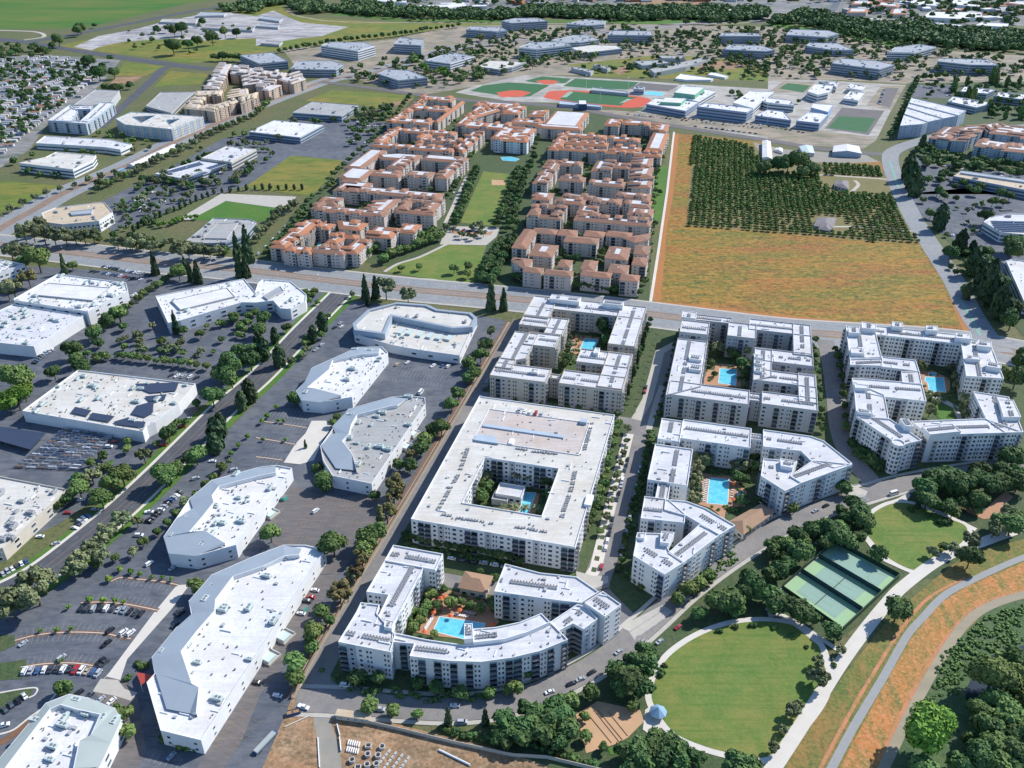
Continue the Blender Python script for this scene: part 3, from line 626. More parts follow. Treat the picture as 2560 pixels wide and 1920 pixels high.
class Bld:
    def __init__(s,name,label,cat,group=None):
        s.name=name; s.label=label; s.cat=cat; s.group=group
        s.W=[]; s.wm=MB(); s.rm=MB(); s.items={}; s.roofitems=[]
        s.rnd=random.Random(sum(map(ord,label)))
    def wing(s,p,h,wall='wall_white',roof='roof_white',par=.8,pw=.35,z0=0,orth=None,tol=24,style=None,pat=None,fh=3.1,bw=3.7,holes=(),accent=None,rim=None,doit=True):
        if isinstance(p,str): p=gp(p,h)
        if orth is not None: p=ortho(p,orth,tol)
        p=ccw(p); holes=[list(reversed(ccw(gp(q,h) if isinstance(q,str) else q))) for q in holes]
        if holes and orth is not None: holes=[list(reversed(ccw(ortho(list(q),orth,tol)))) for q in holes]
        h=h+.06*len(s.W)
        s.W.append((p,h,holes))
        top=h+par; rim=rim or wall
        s.wm.use(wall)
        for q in [p]+holes: s.wm.wall(q,z0,top)
        ins=[inset(q,pw) for q in [p]+holes]
        s.wm.use(rim)
        if par>0:
            for q,i in zip([p]+holes,ins):
                s.wm.ring(q,i,top,top); s.wm.wall(list(i),h,top,flip=True)
        s.rm.use(roof); s.rm.flat([ins[0]]+[list(i) for i in ins[1:]],h)
        if style: s.facade(p,h,z0,style,pat,fh,bw,len(s.W)-1,accent)
        if style:
            for q in holes: s.facade(q,h,z0,style,pat,fh,bw,len(s.W)-1,accent)
        return p,h
    def hip(s,p,h,wall='wall_cream',roof='terracotta',orth=None,tol=24,depth=2.6,rise=1.5,eave=.55,flat='roof_white',style=None,pat=None,fh=3.0,bw=3.8,z0=0,accent=None):
        if isinstance(p,str): p=gp(p,h)
        if orth is not None: p=ortho(p,orth,tol)
        p=ccw(p); h=h+.07*len(s.W); s.W.append((p,h,[]))
        s.wm.use(wall).wall(p,z0,h)
        o=inset(p,-eave); w=width(p); d=min(depth,w*.47)
        i=inset(p,d); rz=rise*min(1,(d+eave)/(depth+eave)+.15)
        s.rm.use(roof).flat([o],h-.25,False); s.rm.wall(o,h-.25,h); s.rm.ring(o,i,h,h+rz)
        s.rm.use(flat if w>2*depth+1.5 else roof)
        if w>2*depth+1.5:
            j=inset(p,d+.3); s.rm.use(roof).ring(i,j,h+rz,h+rz); s.rm.wall(j,h+rz-.5,h+rz,flip=True); s.rm.use(flat).flat([j],h+rz-.5)
        else: s.rm.flat([i],h+rz)
        if style: s.facade(p,h,z0,style,pat,fh,bw,len(s.W)-1,accent)
        return p,h
    def facade(s,p,h,z0,style,pat,fh,bw,wi,accent):
        s.pending=getattr(s,'pending',[]); s.pending.append((p,h,z0,style,pat,fh,bw,wi,accent))
    def _facade(s,p,h,z0,style,pat,fh,bw,wi,accent):
        n=len(p); nf=max(1,int((h-z0)/fh)); f0=(h-z0)-nf*fh
        for i in range(n):
            a,b=Vector(p[i]),Vector(p[(i+1)%n]); d=b-a; L=d.length
            if L<2.2: continue
            d/=L; nr=Vector((d.y,-d.x))
            mid=(a+b)/2
            tc=Vector((-mid.x,-mid.y)).normalized()
            if nr.dot(tc)<-.12: continue
            ang=math.atan2(d.y,d.x)
            if style=='band':
                for k in range(nf):
                    z=z0+f0*.4+k*fh+1.0
                    c=mid+nr*.07; s.add('window_band','glassband',(c.x,c.y,z),(L-1.2,.16,fh*.5),ang)
                continue
            nb=max(1,int(L/bw)); st=L/nb
            for j in range(nb):
                c=a+d*(st*(j+.5)); t=c+nr*1.2
                key=pat[(j*1+wi*3+i)%len(pat)]
                if accent and key in 'bp':
                    q=c+nr*.06; zt=h-.6 if key=='b' else h+.3
                    if not s.hid(t,h-.7,wi): s.add('wall_panel',accent,(q.x,q.y,z0),(st*.94,.22,zt-z0),ang,big=True)
                for k in range(nf):
                    z=z0+f0*.55+k*fh
                    if s.hid(t,z+1.2,wi): continue
                    off=nr*(.18 if (accent and key in 'bp') else .0); e=c+off
                    if key=='b': s.add('balcony','bal',(e.x,e.y,z+.25),(st*.8,1.05,2.55),ang)
                    elif key=='w' or key=='p': s.add('window','win',(e.x,e.y,z+.85),(1.8,.9,1.6),ang)
                    elif key=='d':
                        for q in (-.85,.85): s.add('window','win',(e.x+d.x*q,e.y+d.y*q,z+.85),(1.05,.9,1.75),ang)
                    elif key=='W': s.add('window','win',(e.x,e.y,z+.7),(st*.66,.9,1.9),ang)
    def hid(s,t,z,wi):
        for k,(q,hh,ho) in enumerate(s.W):
            if k!=wi and z<hh and inpoly(t.x,t.y,q) and not any(inpoly(t.x,t.y,x) for x in ho): return True
            if k==wi and ho and inpoly(t.x,t.y,q) and not any(inpoly(t.x,t.y,x) for x in ho): return True
        return False
    def add(s,kind,mesh,loc,sc,ang,big=False): s.items.setdefault(kind,[]).append((mesh,loc,sc,ang))
    def roof_kit(s,wis=None,ac=60,vents=40,spine=True,rtu=0,rm='unit_grey'):
        R_=s.rnd; wis=range(len(s.W)) if wis is None else wis
        polys=[(s.W[k],k) for k in wis]
        tot=sum(abs(area(w[0])) for w,k in polys) or 1
        for (p,h,ho),k in polys:
            ins=inset(p,1.2); xs=[q[0] for q in ins]; ys=[q[1] for q in ins]; A=abs(area(p))
            def ok(x,y):
                if not inpoly(x,y,ins) or any(inpoly(x,y,q) for q in ho): return False
                return not any(kk!=k and w2[1]>h+.1 and inpoly(x,y,w2[0]) for kk,w2 in enumerate(s.W))
            def rnd(nm,ms,n,sz):
                c=0;t=0
                while c<n and t<n*12:
                    t+=1; x=R_.uniform(min(xs),max(xs)); y=R_.uniform(min(ys),max(ys))
                    if ok(x,y):
                        q=R_.uniform(.75,1.3); s.roofitems.append((nm,ms,(x,y,h+.01),tuple(v*q for v in sz),R_.choice((0,PI/2))+GRID)); c+=1
            rnd('roof_vent',boxmesh('vent'),round(vents*A/tot),(.5,.5,.65))
            rnd('roof_hatch',boxmesh('unit_grey'),round(vents*.3*A/tot),(1.6,1.1,.7))
            rnd('roof_duct',boxmesh('steel_white'),round(vents*.22*A/tot),(.45,4.5,.5))
            if rtu: rnd('rooftop_unit',rtumesh(rm),round(rtu*A/tot),(1,1,1))
            if ac and len(p)>=4:
                # a line of condensers along the spine of the wing
                e=sorted(range(len(p)),key=lambda i:-(Vector(p[i])-Vector(p[(i+1)%len(p)])).length)[0]
                a,b=Vector(p[e]),Vector(p[(e+1)%len(p)]); d=(b-a); L=d.length; d/=L; nr=Vector((-d.y,d.x)); w=min(width(p),18)
                t=2; 
                while t<L-2:
                    if R_.random()<.93:
                        for o in (-.75,.75):
                            q=a+d*t+nr*(w*.5+o)
                            if ok(q.x,q.y): s.roofitems.append(('condenser_unit',acmesh(),(q.x,q.y,h+.01),(1,1,1),math.atan2(d.y,d.x)))
                        t+=1.5
                    else: t+=3.5
    def finish(s,pane='glass',frame='wall_white',rail='rail',caps=100,loc=None):
        for a in getattr(s,'pending',[]): s._facade(*a)
        P=[q for w in s.W for q in w[0]]
        cx=sum(q[0] for q in P)/len(P); cy=sum(q[1] for q in P)/len(P)
        root=empty(s.name,s.label,s.cat,(cx,cy,0),0,s.group); s.root=root
        def place(o,par=root): o.parent=par
        def shift(b):
            b.v=[(v[0]-cx,v[1]-cy,v[2]) for v in b.v]; return b
        s.wallo=shift(s.wm).build('wall',root); s.roofo=shift(s.rm).build('roof',root)
        meshes={'win':winmesh(pane,frame),'bal':balmesh(rail),'glassband':boxmesh('glass_blue')}
        def emit(kind,L,par):
            L.sort(key=lambda t:(t[1][0]-0)**2+(t[1][1])**2-(t[2][0]*t[2][2])*0)
            for i,(ms,loc,sc,ang) in enumerate(L[:caps]):
                me=meshes.get(ms) if isinstance(ms,str) else ms
                if me is None: me=boxmesh(ms)
                o=link(kind,me,par); o.location=(loc[0]-cx,loc[1]-cy,loc[2]); o.rotation_euler=(0,0,ang+(PI if ms in('win','bal') else 0)); o.scale=sc
            if len(L)>caps:
                v=[];f=[];mi=[];mats=[]
                for ms,loc,sc,ang in L[caps:]:
                    me=meshes.get(ms) if isinstance(ms,str) else ms
                    if me is None: me=boxmesh(ms)
                    ang+=(PI if ms in('win','bal') else 0)
                    ca,sa=math.cos(ang),math.sin(ang); i0=len(v)
                    for vv in me.vertices:
                        x,y,z=vv.co.x*sc[0],vv.co.y*sc[1],vv.co.z*sc[2]
                        v.append((x*ca-y*sa+loc[0]-cx,x*sa+y*ca+loc[1]-cy,z+loc[2]))
                    lm={}
                    for q,mm in enumerate(me.materials):
                        if mm not in mats: mats.append(mm)
                        lm[q]=mats.index(mm)
                    for pp in me.polygons: f.append(tuple(i0+q for q in pp.vertices)); mi.append(lm[pp.material_index])
                me2=bpy.data.meshes.new(kind); me2.from_pydata(v,[],f)
                for mm in mats: me2.materials.append(mm)
                me2.polygons.foreach_set('material_index',mi); me2.update()
                o=link(kind,me2,par); o['kind']='stuff'
        for k,L in s.items.items(): emit(k,L,root)
        rk={}
        for nm,ms,loc,sc,ang in s.roofitems: rk.setdefault(nm,[]).append((ms,loc,sc,ang))
        for k,L in rk.items(): emit(k,L,s.roofo)
        return root
# window mesh faces -Y after the PI turn, i.e. outward for a CCW wall
A1='dbpwd.'; A2='wdbW.b'; A3='dwdbpw'
# ---- apartment block C (rear, U shaped, pool between)
b=Bld('apartment_building','white roofed apartment block nearest the boulevard, two wings around an orange paved pool court','apartment building')
C=[('C 690,100 960,135 880,385 540,355',17.6),('C 690,100 2090,250 2050,410 615,228',17),('C 1790,215 2090,250 1950,750 1595,705',17.3),
   ('C 555,352 1115,395 1060,545 490,455',17),('C 900,385 1115,395 1040,600 800,575',17.2),('C 455,560 745,585 575,895 200,960',17),('C 640,575 1010,600 960,758 520,720',17.1),
   ('C 240,900 460,900 400,1020 190,1010',17.4),('C 205,965 900,1015 835,1200 120,1115',17),('C 840,1095 1080,1110 1060,1165 830,1145',15),
   ('C 1085,1070 1860,1125 1775,1315 955,1210',17),('C 1600,810 1900,850 1810,1300 1490,1250',17.2),('C 1270,785 1900,850 1865,1010 1200,955',17)]
for s_,h in C: b.wing(s_,h,'wall_beige','roof_white',orth=GRID,style='apt',pat=A1,accent='wall_grey')
for s_,h in (('C 905,95 1275,130 1240,190 875,145',20.5),('C 1560,165 1815,185 1790,230 1540,210',20.5),('C 1450,765 1510,775 1480,840 1420,830',19.5),('C 640,1035 740,1045 720,1080 625,1070',18.6)):
    b.wing(s_,h,'wall_white','roof_white',orth=GRID,par=.4,z0=h-4)
b.roof_kit(ac=40,vents=60); b.finish(frame='wall_grey')
# ---- apartment block D
b=Bld('apartment_building','grey apartment block with a dim rectangular pool court, in the middle behind the angular block','apartment building')
D=[('D 185,128 385,128 380,220 168,212',20.5),('D 190,72 550,104 545,142 185,112',17),('D 150,258 366,270 330,600 75,665',17.3),('D 110,560 690,630 655,720 75,665',17),
   ('D 645,640 772,660 762,706 652,700',15.5),('D 770,635 1165,690 1165,778 755,725',17),('D 1030,505 1150,520 1168,740 1020,690',17.2),('D 705,480 1150,520 1145,592 695,570',17),
   ('D 712,325 838,340 832,530 700,560',17.3),('D 712,325 1128,368 1135,460 705,408',17),('D 990,150 1115,160 1127,390 985,362',17.2),('D 675,120 1115,158 1110,240 665,190',17),('D 535,140 725,160 720,258 500,240',17.1)]
for s_,h in D: b.wing(s_,h,'wall_grey','roof_white',orth=GRID,style='apt',pat=A2,accent='wall_cream')
for s_,h in (('D 190,60 290,66 288,112 186,104',20.5),('D 240,375 332,380 328,412 238,405',18.6),('D 240,445 330,450 326,485 236,480',18.6),('D 706,370 765,380 765,400 706,392',18.6),('D 706,410 765,420 765,445 706,436',18.6),('D 706,465 765,470 765,500 706,492',18.6)):
    b.wing(s_,h,'wall_white','roof_white',orth=GRID,par=.4,z0=h-4)
b.roof_kit(ac=40,vents=60); b.finish(frame='wall_white')
# ---- apartment block E
b=Bld('apartment_building','tallest white apartment block at right with raised roof boxes and a green courtyard','apartment building')
g2=math.radians(79)
E_=[('E 90,68 290,120 330,285 118,290',19.8),('E 195,60 920,135 850,190 290,127',19.5),('E 845,140 1045,185 1135,420 885,402',19.6),('E 120,285 332,275 335,336 118,328',19.5),
   ('E 330,275 552,298 575,372 325,342',19.4),('E 455,376 575,370 594,460 465,447',19.6),('E 130,418 592,452 622,572 345,542 145,500',19.5),('E 140,440 345,530 375,690 160,670',19.7),
   ('E 160,672 370,682 590,830 445,866',19.5),('E 520,705 1010,688 1262,778 640,797',19.6),('E 930,508 1165,545 1262,778 1140,778 1015,690',19.4)]
for s_,h in E_: b.wing(s_,h,'wall_white','roof_white',style='apt',pat=A3,accent='wall_grey',bw=3.4)
for s_,h in (('E 105,80 180,80 186,120 110,116',22.5),('E 120,215 200,220 206,256 125,250',22),('E 195,45 290,60 292,96 196,86',22.8),('E 395,45 465,50 470,82 396,76',22.8),('E 620,70 695,75 699,106 622,101',22.8),
             ('E 815,120 915,125 921,162 815,152',22.8),('E 960,172 1050,182 1054,216 958,206',22.5),('E 885,268 980,280 978,300 882,290',21.5),('E 1022,310 1115,332 1116,358 1018,342',22),
             ('E 145,456 235,470 237,492 150,486',21.5),('E 165,622 265,640 266,658 166,648',21.5),('E 590,740 790,725 850,776 645,797',20.9),('E 445,690 500,695 536,745 480,740',22.3),('E 1095,565 1195,570 1245,682 1130,682',21.6)):
    b.wing(s_,h,'wall_white','roof_white',par=.4,z0=h-4)
_t=at(*[(2080+442/2.644),(790+864/2.644)],19.5); tw=[(_t[0]+3.9*math.cos(2*PI*i/10),_t[1]+1.8+3.9*math.sin(2*PI*i/10)) for i in range(10)]
b.wing(tw,19.2,'wall_white','roof_white',style='apt',pat='W',bw=1.8,fh=3.2)
b.roof_kit(ac=30,vents=60); b.finish(frame='wall_grey')
# ---- garage block F
b=Bld('apartment_building','large cream roofed rectangular block wrapped around a rooftop car deck and a deep palm court','apartment building')
F_=ortho([at(*q,16.5) for q in ((1198.6,992),(1536.7,1039.1),(1438,1369),(1027,1300))])
court=gp('12 1955,650 22 415,725 250,1140 12 1800,1040',16.5); deck=gp('12 1990,225 22 665,335 590,590 12 1890,510',16.5)
court=ortho(court); deck=ortho(deck)
b.wing(F_,16.5,'wall_white','roof_cream',style='apt',pat='wbbwpdW',accent='wall_grey',holes=[court],par=.7)
dk=ccw(deck); b.wm.use('wall_white').ring(inset(dk,-.4),dk,17.1,17.1); b.wm.wall(inset(dk,-.4),16.4,17.1); b.wm.wall(dk,16.6,17.1,flip=True)
b.rm.use('roof_pink').flat([inset(dk,.02)],16.62)
# central ramp slot of the car deck and bulkheads
for s_,m,h in (('12 1960,350 22 455,430 452,450 12 1955,378','wall_blue',.9),('22 590,310 650,315 645,345 585,340','wall_blue',2.2),('12 2080,440 2090,520 1885,480 1900,450','wall_blue',1.2),('22 -20,470 20,475 10,520 -30,515','wall_white',1.2),('22 640,960 700,970 690,1060 630,1050','wall_white',1.8)):
    p=ccw(ortho(gp(s_,17.5))); b.wm.use(m).wall(p,16.6,16.6+h); b.wm.flat([p],16.6+h)
b.roof_kit(ac=0,vents=70)
for s_ in ('12 1830,560 1790,680 1740,800 1690,880 1620,1010 1570,1090','12 1600,1120 1780,1160 1930,1180 2040,1200','22 550,740 520,890 490,980 460,1060 430,1160','22 20,1230 160,1250 330,1280','22 50,555 230,585 390,600','22 690,340 660,440 630,560'):
    pl=resample(gp(s_,17),1.7)
    for q in pl:
        if b.rnd.random()<.72:
            for o in (-.7,.7): b.roofitems.append(('condenser_unit',acmesh(),(q[0]+o,q[1]+b.rnd.uniform(-.4,.4),16.52),(1,1,1),GRID))
b.finish(frame='wall_white')
# courtyard pavilion of F
b=Bld('courtyard_pavilion','small flat white pavilion inside the deep palm court of the cream block','pavilion')
b.wing('12 2120,830 22 120,920 60,1000 12 2075,940',5,'wall_white','roof_white',orth=GRID,style='apt',pat='W'); b.wing('12 2075,920 2200,950 2170,1020 2030,1000',3.6,'wall_grey','roof_grey',orth=GRID); b.finish()
# ---- angular block G
b=Bld('apartment_building','angular white apartment block in three arms around the blue lap pool with orange umbrellas','apartment building')
G_=[('G 195,40 322,50 285,155 180,150',17.6,1),('G 325,45 690,94 650,190 285,142',17,1),('G 155,183 365,192 332,412 135,345',17.2,1),('G 178,372 246,380 230,472 168,462',15.6,1),
    ('G 108,452 230,466 325,548 318,592 88,568',17,0),('G 218,468 330,478 430,515 587,606 505,657 410,602 330,556 212,522',17.2,0),('G 400,600 507,655 312,805 233,752',17,0),
    ('G 72,645 190,650 240,745 316,802 214,868 48,768',17.1,0),('G 735,100 985,135 1055,160 1205,280 1110,302 985,264 935,214 735,190',17,0),('G 1000,262 1206,285 937,384 875,346',17.2,0),
    ('G 735,255 915,270 880,345 937,384 850,427 722,346',17,0),('G 648,118 738,130 738,158 648,150',15.4,1)]
for s_,h,o_ in G_: b.wing(s_,h,'wall_white','roof_white',orth=GRID if o_ else None,style='apt',pat=A1,accent='wall_blue')
for s_,h in (('G 825,252 912,268 890,302 828,290',19.5),('G 195,640 266,645 236,702 190,696',19.3),('G 70,645 115,648 108,675 62,672',18.4)): b.wing(s_,h,'wall_white','roof_white',par=.4,z0=h-4)
b.roof_kit(ac=40,vents=60); b.finish(frame='wall_white')
# ---- curved block H
b=Bld('apartment_building','nearest white apartment block with a long curved front wrapped around a wide pool','apartment building')
hc='H 250,430 400,462 560,485 680,475 800,440 900,395 945,385 1022,462 900,512 780,541 640,561 500,556 325,535 345,480 245,472'
H_=[('H 252,45 475,82 436,152 214,113',17.2,1),('H 218,108 388,140 246,406 170,392 232,264 134,250',17,0),('H 110,298 192,308 180,345 262,440 240,517 10,472 90,340',17.3,0),(hc,17,0),
    ('H 745,128 900,168 1060,185 1158,252 1080,300 985,290 697,250',17.1,0),('H 1175,250 1256,308 1185,362 1095,300',18.3,0),('H 940,388 1062,308 1105,318 1152,372 1090,416 1045,392 975,427',16.4,0)]
for s_,h,o_ in H_: b.wing(s_,h,'wall_white','roof_white',orth=GRID if o_ else None,style='apt',pat='b.bd' if s_ is hc else A1,accent='wall_teal' if s_ is hc else 'wall_blue',bw=3.3 if s_ is hc else 3.7)
b.wing('H 605,416 700,409 810,386 905,347 943,386 840,431 740,461 605,476',18.4,'wall_white','roof_white',par=.7)
for s_,h in (('H 565,390 602,390 605,456 565,459',20.5),('H 215,372 258,380 246,412 212,405',19)): b.wing(s_,h,'wall_white','roof_white',par=.3,z0=h-4)
b.roof_kit(ac=40,vents=60); b.finish(frame='wall_white')
# ---- tan hipped clubhouses
def hiphouse(name,label,cat,s_,h,roof,wall='wall_cream',rise=2.6,group=None,orth=None):
    b=Bld(name,label,cat,group); p=ccw(ortho(gp(s_,h),orth) if orth else gp(s_,h)); w=width(p); b.W.append((p,h,[]))
    b.wm.use(wall).wall(p,0,h); o=inset(p,-.9); b.rm.use(roof).flat([o],h-.2,False); b.rm.wall(o,h-.2,h)
    # hip: ridge between the mid points of the two short ends
    e=[(Vector(p[(i+1)%4])-Vector(p[i])).length for i in range(4)]; k=0 if e[0]<e[1] else 1
    m1=(Vector(o[k])+Vector(o[(k+1)%4]))/2; m2=(Vector(o[(k+2)%4])+Vector(o[(k+3)%4]))/2; d=(m2-m1); L=d.length; d/=L; q=min(w*.5,L*.42)
    a,c=m1+d*q,m2-d*q; z=h+rise
    O=[(*o[(k+i)%4],h) for i in range(4)]; A_=(a.x,a.y,z); C_=(c.x,c.y,z)
    b.rm.face([O[0],O[1],A_]); b.rm.face([O[1],O[2],C_,A_]); b.rm.face([O[2],O[3],C_]); b.rm.face([O[3],O[0],A_,C_])
    b.facade(p,h,0,'apt','W',h-.5,4,0,None); return b.finish()
hiphouse('clubhouse','tan roofed clubhouse between the blue lap pool and the curving street','clubhouse','G 725,491 790,526 632,640 564,580',5.5,'shingle_tan')
hiphouse('clubhouse','square orange tan clubhouse roof between the curved block and cream block','clubhouse','H 575,158 682,182 660,246 545,222',5.5,'shingle_tan',orth=GRID)
# ---- white office buildings with grey metal mansards
def office(label,outline,h,mans=None,roof='roof_bright',wall='wall_white',rise=2.6,rtu=10,rm='unit_green',extra=(),style='apt',pat='.p',mroof='metal_roof',name='office_building',bw=6,fh=3.6,vents=45):
    b=Bld(name,label,'office building')
    p,hh=b.wing(outline,h,wall,roof,par=.9,style=style,pat=pat,fh=fh,bw=bw)
    if mans:
        for (so,si) in mans:
            O=gp(so,h+.3); I=gp(si,h+rise); n=len(O)
            b.rm.use(mroof)
            for i in range(n-1): b.rm.face([(*O[i],h+.95),(*O[i+1],h+.95),(*I[i+1],h+rise),(*I[i],h+rise)])
            # parapet top and inner wall
            d=[]
            for i in range(n):
                v=Vector(I[i])-Vector(O[i]); v=v/ max(.01,v.length)*.35; d.append((I[i][0]+v.x,I[i][1]+v.y))
            b.wm.use('wall_white')
            for i in range(n-1):
                b.wm.face([(*I[i],h+rise),(*I[i+1],h+rise),(*d[i+1],h+rise),(*d[i],h+rise)])
                b.wm.face([(*d[i],h+rise),(*d[i+1],h+rise),(*d[i+1],h),(*d[i],h)])
            for i in (0,n-1): b.wm.face([(*O[i],h+.95),(*I[i],h+rise),(*d[i],h+rise),(*d[i],h+.95)])
    for e in extra: b.wing(e[0],e[1],e[2] if len(e)>2 else wall,e[3] if len(e)>3 else roof,par=.5)
    b.roof_kit([0],ac=0,vents=round(vents*1.6),rtu=round(rtu*1.7),rm=rm)
    return b,b.finish(frame='wall_white')
office('largest white office, long white roof edged by a grey metal slope, beside the walkway','12 430,1400 600,1440 03 1740,1430 1390,1345 1270,930 1340,852 1312,716 1525,455 1660,360 1632,228 1830,0 12 0,1490 240,1400',8.5,
  mans=[('12 395,1430 240,1402 0,1490 03 1830,0 1632,228 1665,330 1525,455 1312,716 1345,850 1440,1156 1640,1196','12 375,1470 250,1480 60,1570 03 2010,0 1860,200 1850,300 1700,470 1560,650 1655,930 1715,962 1692,1180')],rtu=8)
office('white office with pointed grey metal roof edge between the dark drive and brown lot','02 1415,1330 1640,1000 1830,840 12 0,735 60,722 180,710 312,735 02 2040,1400 1690,1497 1460,1474',8.5,
  mans=[('12 170,716 0,735 02 1830,840 1640,1000 1668,1080 1530,1170 1415,1330 1462,1472 1690,1494','12 170,760 20,790 02 1890,880 1828,962 1845,1020 1740,1150 1632,1278 1775,1268 1935,1370')],rtu=9)
office('grey roofed office with a broad metal slope, middle of the office row','12 1180,118 1330,110 1460,125 1465,180 1000,870 660,800 580,665 557,545 660,400 800,225',8.5,roof='roof_grey',
  mans=[('12 1310,132 1180,120 800,228 660,372 685,430 560,540 690,735 865,755','12 1225,178 1150,190 870,262 820,350 800,430 742,490 828,602 868,740')],rtu=8)
office('small white office with grey metal slope behind the grey roofed office','11 880,1348 1090,1345 1140,1395 12 830,120 570,165 400,150 345,70 11 430,1640 480,1530',8.5,
  mans=[('11 1070,1350 880,1350 480,1530 425,1640 12 345,72 395,148 560,166','11 1060,1385 900,1400 660,1450 630,1530 12 440,30 500,35 730,95')],rtu=5)
b,_=office('blue shaded white office with a stepped ring roof and skylights beside the boulevard','11 1215,965 1480,985 1570,1025 1860,1055 1910,1100 1760,1420 1400,1370 1180,1330 850,1235 835,1150 965,1030',6.6,pat='..W',rtu=4,
  extra=(),roof='roof_cream')
def slab_roof(label,name,cat,s_,h,z0,wall,roof): pass
b=Bld('office_building','raised blue grey upper storey ring of the stepped office beside the boulevard','office building')
# upper ring belongs to the stepped office: re-parent its parts there
b.wing('11 1215,965 1480,985 1570,1025 1860,1055 1910,1100 1872,1180 1700,1190 1180,1085 1115,1240 850,1205 835,1150 965,1030',10.2,'wall_blue','roof_cream',par=1.4,pw=2.6,rim='metal_roof',z0=6.9)
b.roof_kit([0],ac=0,vents=8,rtu=4)
_root=_
_n0=len(THINGS); r2=b.finish()
for ch in list(r2.children):
    ch.location=(ch.location.x+r2.location.x-_root.location.x,ch.location.y+r2.location.y-_root.location.y,0); ch.parent=_root
    ch.name='upper_storey' if ch.name.startswith('wall') else 'upper_roof'
THINGS.remove(r2); bpy.data.objects.remove(r2)
# skylight boxes on its lower roof
_sk=MB().use('unit_green'); _sk.box((0,0,0),(4,7.5,1.6)); _sk=_sk.mesh('skylight')
for q in ('K 570,900','K 720,910','K 900,945','K 1070,970','K 1230,995','K 1400,1010'):
    x,y=gp(q,7.2)[0]; o=link('skylight',_sk,_root); o.location=(x-_root.location.x,y-_root.location.y,6.7); o.rotation_euler=(0,0,GRID-PI/2-.15)
office('bright white office with a bent forked roof near the boulevard corner','01 1345,905 2110,755 2205,872 11 20,792 60,760 300,780 435,890 430,950 300,1020 210,1012 150,945 0,962 01 2090,960 1560,1117 1455,1140',9,pat='W.',rtu=5,
  extra=[('01 1480,940 1960,830 2030,905 1560,1020',10.2,'wall_grey','roof_bright'),('11 60,900 210,815 240,860 100,930',10.0,'wall_grey','roof_blueish')])
office('tall white flat roofed office with rooftop plant, above the lower white hall','01 500,715 1090,790 1105,860 760,1040 120,940 130,925',12,pat='.W',rtu=12,extra=[('01 430,790 950,830 800,940 290,890',12.9,'wall_grey','roof_bright'),])
office('wide low white hall roof crowded with pipes at the left edge','01 120,975 725,1075 295,1342 -380,1270 -120,1080',9,pat='.',rtu=14,roof='roof_white')
office('white office with square windows cut off by the left edge above hall','01 -250,555 0,588 217,628 -20,712 -420,640',10,pat='W',bw=5,rtu=4)
b,_s=office('cream roofed workshop covered in dark solar panels beside the dark road','01 675,1545 02 1690,5 1545,180 1340,335 1270,372 1235,420 195,240',8,roof='roof_cream',pat='.',rtu=10,vents=60)
for s_ in ('02 1170,0 1545,-10 1520,60 1300,80 1200,40','02 1250,110 1440,90 1420,140 1290,150','02 1180,190 1330,150 1320,250 1250,290 1130,260','02 980,330 1110,290 1150,320 1260,330 1240,380 1010,350','02 760,300 800,250 990,280 940,330','02 610,250 650,200 790,230 750,280'):
    p=ccw(gp(s_,8.6)); q=MB().use('solar'); q.v=[]; q.wall(p,8.75,8.95); q.flat([p],8.95); q.v=[(v[0]-_s.location.x,v[1]-_s.location.y,v[2]) for v in q.v]; q.build('solar_array',_s)
office('cream flat roof dotted with star shaped shadows at the lower left edge','02 -330,760 0,806 580,918 25,1425 -400,1560',8,roof='roof_cream',pat='W.',wall='wall_cream',rtu=16,rm='unit_grey')
office('bottom corner office with a sunken white roof framed by green grey metal','03 600,1030 780,1065 800,1095 1000,1150 1052,1252 700,1960 -400,1960 -60,1659 400,1108',9,mroof='metal_roof_green',pat='W.',rtu=6,
  mans=[('03 -60,1659 400,1108 600,1032 780,1066 1000,1150 1050,1250 960,1450 860,1659','03 40,1659 430,1145 525,1105 660,1145 870,1190 790,1370 690,1420 640,1659')])
# ---- simple offices farther out
def slab(label,s_,h,wall='wall_glass',roof='roof_blueish',style='band',name='office_building',cat='office building',group=None,rtu=6,extra=(),pat='W',fh=3.8,bw=5,orth=None,par=.8,vents=10,frame='wall_white'):
    b=Bld(name,label,cat,group); b.wing(s_,h,wall,roof,par=par,style=style,pat=pat,fh=fh,bw=bw,orth=orth)
    for e in extra: b.wing(e[0],e[1],e[2] if len(e)>2 else wall,e[3] if len(e)>3 else roof,par=.4)
    b.roof_kit([0],ac=0,vents=vents,rtu=rtu); return b.finish(frame=frame)
slab('white banded office with a cream roof beside the left meadow','00 165,1412 395,1362 490,1315 830,1345 800,1388 630,1468',10,'wall_white','roof_cream')
slab('long low white office between the avenue and two grey apartment rings','00 310,1240 390,1178 950,1208 1140,1250 1040,1296 905,1275',7,'wall_white','roof_white')
slab('three storey office with two bent tan roofs beside the left avenue','01 360,188 480,140 870,92 905,98 975,180 855,255 545,285 395,265',11,'wall_white','roof_tan',style='apt',pat='W',bw=4,extra=[('01 600,170 800,150 790,185 620,200',12.5,'wall_blue','roof_blueish')])
slab('grey fan shaped office with dark glass underside and rooftop plant','01 1615,422 1730,330 1845,230 2160,240 2215,265 2120,375 1950,440 1800,448 1640,438',8,'wall_glass','roof_grey',extra=[('01 1750,400 1880,275 2060,265 1960,405',8.9,'wall_grey','roof_grey')],rtu=10)
slab('flat white office with floating roof beside the avenue','10 -60,1140 160,1040 585,1080 382,1190',8,'wall_glass','roof_bright',rtu=5,par=.5)
slab('grey flat office next to the olive field','10 315,975 490,880 885,912 740,1006',8,'wall_glass','roof_grey',rtu=5,par=.5)
